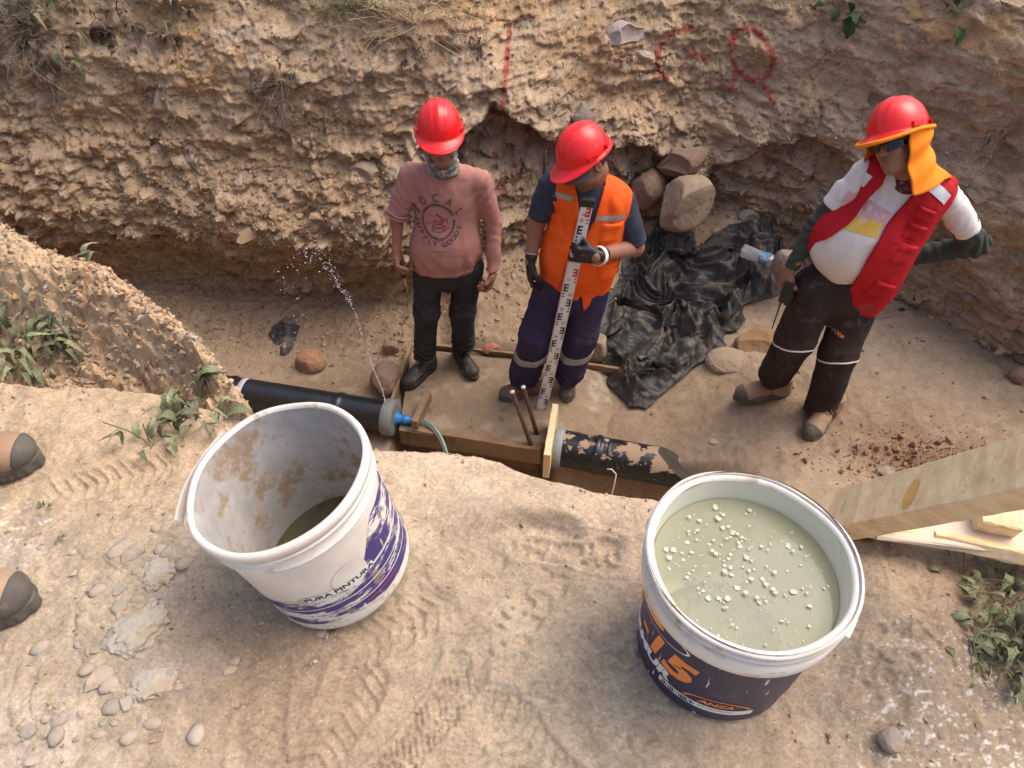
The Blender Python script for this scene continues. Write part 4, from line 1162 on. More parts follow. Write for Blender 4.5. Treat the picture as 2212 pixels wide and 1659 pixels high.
def trousers(parent, loc, J, mat, waist_r, thigh, knee, ank, seed, f, h=.0068, amp=.009, bands=None, low_fold=1.0):
    hipL, hipR, knL, knR, anL, anR, wc = [J[k] for k in ('hipL', 'hipR', 'knL', 'knR', 'anL', 'anR', 'waist')]
    pel = (hipL + hipR) / 2
    def base(p):
        d = cap(p, pel + Vector((0, 0, -.01)), wc, waist_r * 1.0, waist_r * .93, f, .68)
        for hp, kn, an in ((hipL, knL, anL), (hipR, knR, anR)):
            l = cap(p, hp, kn, thigh, knee); l = smin(l, cap(p, kn, an, knee, ank), .03)
            d = smin(d, l, .013)
        # thighs stay apart below the crotch
        return d
    def fn(p):
        d = base(p)
        m = np.abs(d) < .035
        q = p[m]
        if len(q):
            e = folds(q, 7, amp * 1.4, seed, (1, 1, .55)) + folds(q, 17, amp * .45, seed + 7, (1, 1, .6))
            for kn, an in ((knL, anL), (knR, anR)):
                n = nrm(an - kn); t = (q - nv3(kn)) @ nv3(n); Lg = (an - kn).length
                near = np.exp(-(((q - nv3(an)) ** 2).sum(1)) / .018)
                e += low_fold * near * .010 * np.sin((t + .05 * vnoise(q[:, 0] * 12, q[:, 1] * 12, q[:, 2] * 5, seed)) * 130)
                nk = np.exp(-(((q - nv3(kn)) ** 2).sum(1)) / .008)
                e += nk * .005 * np.sin((t + .06 * vnoise(q[:, 0] * 9, q[:, 1] * 9, q[:, 2] * 5, seed + 1)) * 110)
            d[m] += e
        for kn, an in ((knL, anL), (knR, anR)):
            n = (an - kn).normalized()
            near = (((p - nv3(an)) ** 2).sum(1)) < .03
            cut = plane(p, an + n * .015, n)
            d = np.where(near, smax(d, cut, .006), d)
        d = smax(d, plane(p, wc, (0, 0, 1)), .01)
        return d
    lo, hi = bbox([hipL, hipR, knL, knR, anL, anR, wc], .16)
    o = sdf_obj('trousers', fn, lo, hi, h, M[mat], parent, loc)
    return o, fn, (lo, hi)

def slab_part(name, fn, bb, c, n, half, m, parent, loc, off=.003, h=.005, clip=None, r=.2):
    n = nrm(n)
    def g(p):
        d = fn(p) - off
        d = smax(d, np.abs(plane(p, c, n)) - half, .001)
        if clip: d = np.maximum(d, clip(p))
        return d
    lo = np.maximum(bb[0], np.array(c) - r); hi = np.minimum(bb[1], np.array(c) + r)
    return sdf_obj(name, g, lo, hi, h, m, parent, loc)
# ================================================================== PEOPLE
UP = Vector((0, 0, 1))
def shirt_fn(hem, chest, rh, rc, k, f, shL, shR, rs, sleeves, hemz, seed, amp=.008, belly=None, neck=None, front_dip=.0, floorz=None):
    f = Vector(f).normalized(); side = f.cross(UP).normalized()
    def fn(p, fold=True):
        d = cap(p, hem, chest, rh, rc, f, k)
        d = smin(d, cap(p, shL + (shR - shL) * .12, shR + (shL - shR) * .12, rs, rs, f, .85), .06)
        if neck is not None: d = smin(d, cap(p, (shL + shR) / 2, neck, rs, .058), .05)
        if belly: d = smin(d, ell(p, belly[0], np.array([list(side), list(f), [0, 0, 1]]), belly[1]), .10)
        for sl in sleeves:
            a, b, c, r0, r1, r2 = sl[:6]
            e = smin(cap(p, a, b, r0, r1), cap(p, b, c, r1, r2), .02)
            n = (c - b).normalized() if (c - b).length > .01 else (b - a).normalized()
            near = (((p - nv3(c)) ** 2).sum(1)) < .02
            e = np.where(near, smax(e, plane(p, c, n), .005), e)
            d = smin(d, e, .022)
        if fold:
            m = np.abs(d) < .03; q = p[m]
            if len(q):
                e = folds(q, 6, amp * 1.15, seed, (1.3, 1.3, .7)) + folds(q, 15, amp * .42, seed + 9, (1.1, 1.1, .8))
                for sl in sleeves:
                    a, b, c = sl[:3]
                    ax = nrm(c - a); t = (q - nv3(a)) @ nv3(ax)
                    da = cap(q, a, b, 0, 0); db = cap(q, b, c, 0, 0); w = np.exp(-(np.minimum(da, db) / .075) ** 4)
                    tt = q - nv3(b); w2 = np.exp(-((tt * tt).sum(1)) / .010)
                    am = .35 + .65 * sstep(-.3, .5, vnoise(q[:, 0] * 9, q[:, 1] * 9, q[:, 2] * 9, seed + 5)); ph = t + .10 * vnoise(q[:, 0] * 8, q[:, 1] * 8, q[:, 2] * 5, seed) + .03 * vnoise(q[:, 0] * 25, q[:, 1] * 25, q[:, 2] * 12, seed + 2); e += w * am * (.0016 + .0034 * w2) * np.sin(ph * 95)
                    ta = q - nv3(a + (chest - a) * .25); w3 = np.exp(-((ta * ta).sum(1)) / .012)
                    dirn = nv3(nrm((chest - a) + UP * .2)); e += w3 * .006 * np.sin((q @ dirn + .02 * vnoise(q[:, 0] * 20, q[:, 1] * 20, q[:, 2] * 20, seed)) * 120)
                # drape near the hem
                wz = np.exp(-((q[:, 2] - hemz - .06) / .07) ** 2)
                an = np.arctan2((q - nv3(hem)) @ nv3(side), (q - nv3(hem)) @ nv3(f))
                e += wz * .0055 * np.sin(an * 9 + 3 * vnoise(an * 2, q[:, 2] * 6, an * 0, seed))
                d[m] += e
        hz = hemz
        arm = None
        cut = (hz + front_dip * np.clip(((p - nv3(hem)) @ nv3(f)) / .12, -1, 1)) - p[:, 2] if hz is not None else None
        body = np.abs((p - nv3(hem)) @ nv3(side)) < rh + .028
        d = np.where(body, smax(d, cut, .006), d)
        return d
    return fn

def arm_safe(fn): return fn

def pocket(name, origin, right, up, out, w, hgt, bvh, m, parent, loc, th=.006, n=8):
    right, up, out, origin = [Vector(v) for v in (right, up, out, origin)]
    W = []; Fc = []
    for j in range(n + 1):
        for i in range(n + 1):
            p = origin + right * (i / n - .5) * w + up * (j / n - .5) * hgt
            h, nn, _, _d = bvh.ray_cast(p + out * .5, -out, 1.0)
            if h is None: h, nn, _, _d = bvh.find_nearest(p)
            if nn.dot(out) < 0: nn = -nn
            e = 0 if i in (0, n) or j in (0, n) else (1 if 1 < i < n - 1 and 1 < j < n - 1 else .9)
            W.append(h + nn * (.0005 + th * e) - Vector(loc))
    for j in range(n):
        for i in range(n): Fc.append((j * (n + 1) + i, j * (n + 1) + i + 1, (j + 1) * (n + 1) + i + 1, (j + 1) * (n + 1) + i))
    return link(name, pymesh(name, W, Fc, True), m, parent=parent)

def pix_hit(bvh, px, py):
    d = (at(px, py, t=1) - Vector((0, 0, CAM_H))).normalized()
    h, n, _, _d = bvh.ray_cast(Vector((0, 0, CAM_H)), d, 20)
    return h, n

# ------------------------------------------------------------------ man in the pink shirt
def man_pink():
    loc = at(955, 800, z=.03)
    t = thing('person', 'man in a faded pink long-sleeved shirt and red hard hat looking down, holding a screwdriver', 'person', loc)
    f = Vector((.06, -1, 0)).normalized(); side = Vector((1, .06, 0)).normalized()
    Y = 3.33
    J = dict(hipL=at(927, 578, Y=Y), hipR=at(1010, 574, Y=Y), knL=at(920, 672, Y=Y - .05), knR=at(1000, 672, Y=Y), anL=at(917, 766, Y=Y + .0), anR=at(1000, 742, Y=Y + .05), waist=at(963, 545, Y=Y))
    o, fn, bb = trousers(t, loc, J, 'blackjean', .168, .097, .080, .072, 3, f, amp=.007)
    hem, chest = at(963, 592, Y=Y), at(968, 425, Y=Y + .01)
    shL, shR = at(886, 377, Y=Y + .01), at(1040, 390, Y=Y + .01)
    elL, wrL = at(860, 462, Y=Y), at(857, 545, Y=Y - .07)
    elR, wrR = at(1066, 482, Y=Y + .02), at(1065, 588, Y=Y - .07)
    endL = elL + (elL - shL).normalized() * -.0
    neck = at(962, 352, Y=Y - .02)
    sl = [(shL, shL + (elL - shL) * .5, elL + (elL - shL) * .02, .062, .060, .058), (shR, elR, wrR, .062, .053, .042)]
    fn = shirt_fn(hem, chest, .197, .178, .60, f, shL, shR, .066, sl, .832, 21, amp=.007, neck=(shL + shR) / 2 + Vector((0, -.01, .04)), belly=(at(962, 540, Y=Y - .045), (.17, .10, .15)))
    def fn2(p):
        d = fn(p)
        # cuff roll on the bare arm
        ax = (elL - shL).normalized()
        return d
    lo, hi = bbox([hem, chest, shL, shR, elL, wrR, elR], .13)
    lo[2] = .80
    sh = sdf_obj('shirt', lambda p: np.minimum(fn2(p), 1), lo, hi, .0068, M['pink'], t, loc)
    hl = sdf_obj('hem', lambda p: smax(fn(p) - .0028, p[:, 2] - .858 , .001), [hem.x - .24, hem.y - .2, .8], [hem.x + .24, hem.y + .2, .88], .0055, M['pink'], sh, loc)
    B = bvh_of(sh, loc)
    ax = (elL - shL).normalized()
    mb = MB()
    for dz, rr in ((0, .061), (-.018, .062)):
        c = elL + ax * (dz + .004); a = ax.orthogonal().normalized(); b = ax.cross(a)
        mb.tube([c + (a * math.cos(q) + b * math.sin(q)) * (rr + .002 * math.sin(q * 5)) - loc for q in np.linspace(0, 2 * math.pi, 28)[:-1]], .0075, 7, close=True)
    link('rolled_cuff', mb.mesh('rolled_cuff', True), M['pink'], parent=sh)
    # print
    h, n = pix_hit(B, 947, 478)
    r_, u_, out = side, UP, f
    R0 = .082
    g = [ring2d(R0, .013, 60, math.radians(20), math.radians(365), 1.13)]
    for ch, a in zip('SOCAL', (160, 128, 93, 58, 24)):
        a = math.radians(a); g.append(move2(text_geo(ch, .058, .0022), R0 * 1.44 * math.cos(a), R0 * 1.55 * math.sin(a), a - math.pi / 2, .8, 1.0))
    for ch, a in list(zip('SUPPLY', (186, 200, 214, 228, 242, 256))) + list(zip('GOODS', (283, 298, 312, 326, 341))):
        a = math.radians(a); g.append(move2(text_geo(ch, .036, .0016), R0 * 1.36 * math.cos(a), R0 * 1.50 * math.sin(a), a + math.pi / 2))
    g.append(move2(text_geo('TRADITIONAL', .012), 0, -R0 * 1.95)); g.append(move2(text_geo('MFG.', .013), 0, -R0 * 2.12)); g.append(move2(text_geo('SF', .012), 0, -R0 * 2.28))
    # coiled snake
    for cy, rx, ry in ((-.046, .032, .012), (-.028, .029, .011), (-.006, .022, .008)): g.append([(a + 0, b + cy, 0) for a, b, _ in [(v[0] * rx, v[1] * ry, 0) for v in ring2d(1, .30, 30)[0]]] and ([(v[0] * rx - .002, v[1] * ry + cy, 0) for v in ring2d(1, .32, 30)[0]], ring2d(1, .3, 30)[1]))
    g.append(stroke2d([(.022, -.010), (.027, .004), (.018, .018), (.006, .030), (-.006, .036), (-.012, .036)], [.008, .009, .009, .008, .010, .004]))
    g.append(stroke2d([(.028, -.046), (.040, -.044), (.050, -.036)], [.006, .004, .001]))
    g.append(move2(ring2d(.004, .004, 8), .045, .002))
    g.append(move2(text_geo('13', .016), .045, -.016))
    decal('print', g, h, r_, u_, out, B, M['print'], sh, loc)
    g = [stroke2d([(-.056, -.014), (-.02, -.006), (.02, .006), (.058, .022)], [.004, .006, .006, .003]), stroke2d([(-.045, .042), (-.01, .004), (.025, -.022), (.055, -.038)], [.0025, .004, .005, .006]),
         stroke2d([(-.062, -.010), (-.052, -.014), (-.058, -.022)], .004), stroke2d([(.046, -.030), (.054, -.038), (.060, -.030)], .004)]
    decal('red_print', g, h, r_, u_, out, B, M['redprint'], sh, loc, off=.0026)
    # head
    r, ff, u = frame(5, 1, 0)
    O = at(951, 303, Y=Y - .06)
    head(t, loc, O, r, ff, u, Vector(neck), 'skin2', hair=False, ears=(0, 0), glasses=True)
    helmet(t, loc, O, r, ff, u)
    Rm = np.array([list(r), list(ff), list(u)])
    nk = (shL + shR) / 2 + Vector((0, -.02, .03))
    def hood(p):
        q = (p - nv3(O)) @ Rm.astype(np.float32).T
        d = ell(p, O + u * .03 - ff * .012, Rm, (.083, .102, .10))
        d = smin(d, ell(p, O - u * .045 + ff * .02, Rm, (.069, .073, .078)), .03)
        d = smin(d, cap(p, O - ff * .03 - u * .06, nk, .070, .078), .04)
        face = ell(p, O + ff * .115 - u * .036, Rm, (.062, .10, .094))
        d = smax(d, -face, .008)
        d = smax(d, q[:, 2] - .06, .01)
        m = np.abs(d) < .02
        d[m] += .006 * np.sin((q[m][:, 2] + .02 * vnoise(q[m][:, 0] * 15, q[m][:, 1] * 15, q[m][:, 2] * 15, 4)) * 150)
        return smax(d, nk.z - .02 - p[:, 2], .01)
    sdf_obj('neck_cloth', hood, np.array(O) - .2, np.array(O) + .18, .0055, M['camo'], t, loc)
    # hands
    hand('hand', t, loc, wrL, (.12, -.12, -1), (.75, -.3, 0), (0, -1, -.1), 'skin', curls=(52, 62, 40), arm=elL, thumbcurl=45)
    hand('hand', t, loc, wrR, (-.15, -.12, -1), (-.8, .1, 0), (-.2, -1, 0), 'skin', curls=(45, 55, 40), thumbcurl=40)
    # shoes
    for (hp, tp) in ((at(925, 800, z=.03), at(890, 829, z=.03)), (at(994, 772, z=.03), at(1019, 810, z=.03))):
        d = (tp - hp).normalized(); mid = (hp + tp) / 2
        boot(t, loc, mid - d * .145, mid + d * .145, 'blackleather', 'blacklace', solemat='blackleather', capmat=None, tall=.11)
    # screwdriver, held by the hand: a thing of its own
    c = wrL + Vector((.02, -.035, -.085)); d = Vector((.15, -.12, -1)).normalized()
    sd = thing('screwdriver', 'black handled screwdriver held point down in the hand of the man in pink', 'screwdriver', c)
    link('handle', MB().tube([(-d * .055), (-d * .05), (-d * .02), (d * .02), (d * .05), (d * .06)], [.009, .013, .0145, .012, .0135, .008], 10).mesh('handle', True), M['darkplastic'], parent=sd)
    link('shaft', MB().tube([d * .055, d * .15, d * .158], [.0032, .003, .0018], 8).mesh('shaft', True), tri_mat('brass_shaft', (.55, .38, .16), (.62, .45, .2), rough=.35, metal=.8, bump=0), parent=sd)
man_pink()

# ------------------------------------------------------------------ man in the orange vest
def vest_fn(base, off, hemz, f, side, centre, openw, holes, front_dip=0.0, back=None, top=None, xs=None):
    def fn(p):
        d = base(p) - off
        q = p - nv3(centre); x = q @ nv3(side); y = q @ nv3(f)
        w = openw(p[:, 2]).astype(np.float32)
        carve = np.maximum(np.abs(x - (xs(p[:, 2]).astype(np.float32) if xs else 0)) - w, -y)
        d = smax(d, -carve, .004)
        for c, ax, r, l in holes:
            d = smax(d, -cap(p, c, Vector(c) + Vector(ax) * l, r, r * 1.25), .01)
        d = smax(d, hemz + front_dip * np.clip(y / .1, -1, 1) - p[:, 2], .005)
        if top: d = smax(d, -cap(p, top[0], Vector(top[0]) + UP * .3, top[1], top[1]), .01)
        return d
    return fn

def man_orange():
    loc = at(1175, 850, z=.03)
    t = thing('person', 'man in an orange safety vest, navy cap and red hard hat steadying the levelling rod', 'person', loc)
    Y = 3.08
    f = Vector((-.16, -1, 0)).normalized(); side = Vector((1, -.16, 0)).normalized()
    J = dict(hipL=at(1198, 620, Y=Y), hipR=at(1276, 620, Y=Y), knL=at(1160, 722, Y=Y - .05), knR=at(1255, 722, Y=Y - .02), anL=at(1133, 812, Y=Y + .02), anR=at(1228, 808, Y=Y + .03), waist=at(1245, 575, Y=Y))
    o, tf, bb = trousers(t, loc, J, 'purple', .172, .118, .108, .102, 33, f, amp=.010)
    for kn, an in ((J['knL'], J['anL']), (J['knR'], J['anR'])):
        c = kn + (an - kn) * .40
        slab_part('reflective_band', tf, bb, c, (an - kn) + Vector((.10, 0, 0)), .026, M['reflect'], o, loc, clip=(lambda p, c=c: np.sqrt(((p - nv3(c)) ** 2).sum(1)) - .12))
    hem, chest = at(1240, 618, Y=Y), at(1272, 452, Y=Y)
    shL, shR = at(1190, 400, Y=Y + .01), at(1345, 432, Y=Y + .01)
    elL, wrL = at(1156, 492, Y=Y + .02), at(1146, 565, Y=Y - .06)
    elR, wrR = at(1371, 534, Y=Y + .01), at(1287, 553, Y=2.84)
    sl = [(shL, shL + (elL - shL) * .4, shL + (elL - shL) * .75, .062, .062, .064), (shR, shR + (elR - shR) * .5, elR + (shR - elR) * .12, .064, .064, .069)]
    nk = (shL + shR) / 2 + Vector((0, -.01, .04))
    base = shirt_fn(hem, chest, .178, .178, .60, f, shL, shR, .068, sl, .80, 41, amp=.006, neck=nk, belly=(at(1248, 560, Y=Y - .04), (.165, .11, .15)))
    lo, hi = bbox([hem, chest, shL, shR, sl[0][2], sl[1][2]], .13); lo[2] = .8
    sh = sdf_obj('t_shirt', base, lo, hi, .007, M['navy'], t, loc)
    vb = shirt_fn(hem, chest, .180, .182, .60, f, shL, shR, .072, [], .70, 43, amp=.011, neck=nk, belly=(at(1248, 560, Y=Y - .04), (.165, .11, .15)))
    def ow(z): return np.interp(z, [.7, .86, .95, 1.20, 1.34, 1.50], [.030, .010, -.02, -.02, .034, .065])
    aL = (shL - shR).normalized(); 
    holes = [(shL + aL * .105 - UP * .075, (elL - shL).normalized() + aL * .9, .058, .3), (shR - aL * .105 - UP * .075, (elR - shR).normalized() - aL * .9, .060, .3)]
    vf = vest_fn(vb, .013, .745, f, side, chest, ow, holes, front_dip=-.01, top=(nk + Vector((0, -.02, -.01)), .072))
    lo, hi = bbox([hem, chest, shL, shR], .15); lo[2] = .72
    ve = sdf_obj('safety_vest', vf, lo, hi, .0062, M['orange'], t, loc)
    B = bvh_of(ve, loc)
    def strip(name, px0, px1, w, m, n=16, off=.003):
        h0, _ = pix_hit(B, *px0); h1, _ = pix_hit(B, *px1)
        if h0 is None or h1 is None: return
        V, Fc = grid2d(1, 1, n, 3)
        mid = (h0 + h1) / 2; rr = (h1 - h0); L = rr.length; rr.normalize(); uu = (UP - rr * rr.z).normalized()
        decal(name, [([(v[0] * L, v[1] * w, 0) for v in V], Fc)], mid, rr, uu, f, B, m, ve, loc, off=off)
    strip('reflective_band', (1190, 416), (1238, 430), .026, M['reflect'])
    strip('reflective_band', (1288, 443), (1349, 466), .026, M['reflect'])
    for a, b in (((1180, 434), (1238, 446)), ((1290, 465), (1343, 486)), ((1162, 590), (1215, 540))): strip('seam', a, b, .003, M['seam'], off=.0022)
    for px, py, w, hh, rot in ((1200, 486, .085, .115, -.25), (1318, 505, .10, .10, .12), (1318, 588, .13, .10, .05)):
        h, n = pix_hit(B, px, py)
        if h is None: continue
        rr = (side * math.cos(rot) - UP * math.sin(rot)); uu = (UP * math.cos(rot) + side * math.sin(rot))
        pk = pocket('pocket', h, rr, uu, f, w, hh, B, M['orange'], ve, loc, th=.009)
        pocket('pocket_flap', h + uu * hh * .44 + f * .006, rr, uu, f, w * 1.04, hh * .32, B, M['orange'], pk, loc, th=.014)
    # zip and lanyard
    h0, _ = pix_hit(B, 1222, 560)
    for px0, px1 in (((1246, 470), (1232, 540)), ((1232, 540), (1205, 628))):
        strip('zip', px0, px1, .008, M['seam'], off=.004)
    r, ff, u = frame(-52, 18, -14)
    O = at(1268, 354, Y=Y - .06)
    head(t, loc, O, r, ff, u, nk, 'skin2', beard=.9)
    helmet(t, loc, O, r, ff, u)
    # cloth cap visor worn below the helmet
    V = []; Fc = []; n = 16
    for j in range(5):
        for i in range(n + 1):
            a = (i / n - .5) * 2.3; rad = 1 + .10 * 0
            fr = j / 4
            x = (.082 + .012 * fr) * math.sin(a); y = (.086 + (.076 * math.cos(a * .8)) * fr) * math.cos(a * .9)
            V.append(O + r * x * (1 + .15 * fr) + ff * y + u * (.038 - .030 * fr - .018 * abs(math.sin(a)) * fr) - loc)
    st = len(V); V += [v - u * .004 for v in V]
    for k in (0, st):
        for j in range(4):
            for i in range(n): a = k + j * (n + 1) + i; Fc.append((a, a + 1, a + n + 2, a + n + 1))
    for i in range(n): a = 4 * (n + 1) + i; Fc.append((a, a + 1, a + 1 + st, a + st))
    link('cap_visor', pymesh('cap_visor', V, Fc, True), M['capcloth'], parent=t)
    # hands: gloved
    link('arm', None) if False else None
    ar = lambda p: smin(cap(p, sl[0][2] - (elL - shL) * .2, elL, .050, .042), cap(p, elL, wrL, .042, .030), .02)
    lo, hi = bbox([sl[0][2], elL, wrL], .09); sdf_obj('arm', ar, lo, hi, .0055, M['skin'], t, loc)
    ar = lambda p: smin(cap(p, sl[1][2] - (elR - shR) * .2, elR, .054, .047), cap(p, elR, wrR, .047, .031), .02)
    lo, hi = bbox([sl[1][2], elR, wrR], .09); sdf_obj('arm', ar, lo, hi, .0055, M['skin'], t, loc)
    hand('glove', t, loc, wrL, (-.05, -.12, -1), (.8, .1, 0), (.2, -1, 0), 'glove', curls=(22, 28, 20), arm=wrL + (elL - wrL) * .14, sc=1.05)
    ax = (elL - wrL).normalized()
    a_ = ax.orthogonal().normalized(); b_ = ax.cross(a_); c = wrL + ax * .042
    link('glove_cuff', MB().tube([c + (a_ * math.cos(q) + b_ * math.sin(q)) * .036 - loc for q in np.linspace(0, 6.2832, 25)[:-1]], .004, 6, close=True).mesh('glove_cuff', True), M['reflect'], parent=t)
    gl = hand('glove', t, loc, wrR, (-1, .10, .02), (.0, 1, 0), (0, .25, 1), 'glove', curls=(62, 78, 50), arm=wrR + (elR - wrR) * .16, sc=1.08, thumbcurl=55)
    GB = bvh_of(gl, loc)
    hh, _ = pix_hit(GB, 1262, 552)
    if hh: decal('glove_print', [stroke2d([(-.012, -.008), (-.002, .010), (.004, -.002)], .004), move2(text_geo('E', .012), .012, 0), move2(text_geo('EU', .008), .014, -.012)], hh, (1, 0, 0), UP, (0, -1, 0), GB, M['glovered'], gl, loc, off=.001)
    # boots
    for hp, tp in ((at(1150, 846, z=.03), at(1082, 862, z=.03)), (at(1226, 838, z=.03), at(1224, 868, z=.03))):
        d = (tp - hp).normalized()
        boot(t, loc, tp - d * .29, tp, 'brownleather', 'blacklace', tall=.14)
    tb = bvh_of(o, loc)
    # roll of tape worn on the wrist
    ax = (elR - wrR).normalized(); a_ = ax.orthogonal().normalized(); b_ = ax.cross(a_); c = wrR + ax * .028 - UP * .004
    V = []; Fc = []; n = 40
    tp = thing('tape_roll', 'cream roll of adhesive tape worn round the gloved wrist', 'tape', c)
    for i in range(n):
        q = 2 * math.pi * i / n; dd = a_ * math.cos(q) + b_ * math.sin(q)
        for rr, k in ((.043, -.012), (.0475, -.012), (.0475, .012), (.043, .012)): V.append(dd * rr + ax * k)
    for i in range(n):
        for k in range(4): Fc.append((i * 4 + k, i * 4 + (k + 1) % 4, ((i + 1) % n) * 4 + (k + 1) % 4, ((i + 1) % n) * 4 + k))
    link('tape_ring', pymesh('tape_ring', V, Fc), M['tape'], parent=tp)
    return wrR
wrO = man_orange()

# levelling rod
def rod():
    a = at(1170, 881, z=.03); b = at(1271, 430, Y=2.885); L = b - a; d = L.normalized(); ln = L.length
    side = Vector((1, 0, 0)); side = (side - d * d.x).normalized(); out = d.cross(side) * -1
    if out.y > 0: out = -out
    t = thing('levelling_rod', 'white telescopic levelling rod with black E graduations held upright by the gloved hand', 'rod', a)
    wm = tri_mat('rod_enamel', (.70, .69, .68), (.78, .77, .76), rough=.45, scale=14, c3=(.55, .50, .45), s3=40, t3=.64, bump=.05)
    al = tri_mat('rod_aluminium', (.50, .50, .50), (.6, .6, .6), rough=.4, metal=.7, bump=0)
    split = .775
    def body(n0, n1, w, th, nm, m):
        c = d * ((n0 + n1) / 2 * ln)
        mb = MB(); mb.box(c, side * w / 2, out * th / 2, d * (n1 - n0) * ln / 2)
        me = mb.mesh(nm); bm = bmesh.new(); bm.from_mesh(me); bmesh.ops.recalc_face_normals(bm, faces=bm.faces); bmesh.ops.bevel(bm, geom=bm.edges[:], offset=.002, segments=2, affect='EDGES'); bm.to_mesh(me); bm.free()
        return link(nm, me, m, parent=t)
    lower = body(0, split, .062, .026, 'rod_section', wm)
    upper = body(split, .985, .054, .020, 'rod_section', wm)
    body(.0, .006, .066, .030, 'foot_plate', al); body(split - .012, split + .004, .067, .030, 'collar', M['darkplastic']); body(.975, 1.0, .062, .028, 'end_cap', M['darkplastic'])
    for s in (-1, 1):
        mb = MB(); mb.box(side * s * .0305 + d * ln * split / 2 + out * .0136, side * .0012, out * .0008, d * ln * split / 2 * .98); link('edge_rail', mb.mesh('edge_rail'), al, parent=lower)
    bl, rd = MB(), MB(); ur = MB()
    def rect(mb, x0, x1, z0, z1, o): mb.box(side * (x0 + x1) / 2 + d * (z0 + z1) / 2 + out * o, side * (x1 - x0) / 2, out * .0004, d * (z1 - z0) / 2)
    def emark(mb, z0, left, o, w):
        s = -1 if left else 1; e = w * .5 - .004
        hw = .024
        for k in (0, 2, 4):
            x0, x1 = (e - hw, e) if s > 0 else (-e, -e + hw); rect(mb, x0, x1, z0 + k * .01, z0 + (k + 1) * .01, o)
        x0, x1 = ((e - .009, e) if not left else (-e, -e + .009)) if True else 0
        for k in (1, 3): rect(mb, x0, x1, z0 + k * .01, z0 + (k + 1) * .01, o)
        for k in (-2, -4): rect(mb, (e - .009 if s > 0 else -e), (e if s > 0 else -e + .009), z0 + k * .01, z0 + (k + 1) * .01, o)
    num = []; emark(bl, .048, False, .0136, .060)
    nsec = int(split * ln / .1)
    for i in range(nsec):
        z0 = .145 + i * .1
        if i >= 10: break
        tgt = rd if i == 9 else bl
        emark(tgt, z0, i % 2 == 0, .0136, .060)
        num.append(('%02d' % (i + 1), (.013 if i % 2 == 0 else -.013), z0 - .022, .0140, tgt))
    for i, nn in enumerate(('28', '29', '30')):
        z0 = split * ln + .045 + i * .1
        if z0 + .05 > .975 * ln: break
        emark(rd if nn == '30' else bl, z0, i % 2 == 1, .0106, .052)
        num.append((nn, (-.012 if i % 2 == 0 else .012), z0 - .022, .0110, bl))
    rect(rd, -.012, .006, .965 * ln - .03, .965 * ln - .022, .0106)
    for s_, x, z, o, mb in num:
        V, Fc = text_geo(s_, .030); mb.add([side * (v[0] * .62 + x) + d * (v[1] + z) + out * o for v in V], Fc)
    link('graduation', bl.mesh('graduation'), tri_mat('black_ink', (.02, .02, .02), (.035, .035, .035), rough=.6, bump=0), parent=lower, kind='stuff')
    link('graduation', rd.mesh('graduation'), tri_mat('red_ink', (.55, .03, .03), (.6, .05, .05), rough=.6, bump=0), parent=lower, kind='stuff')
rod()

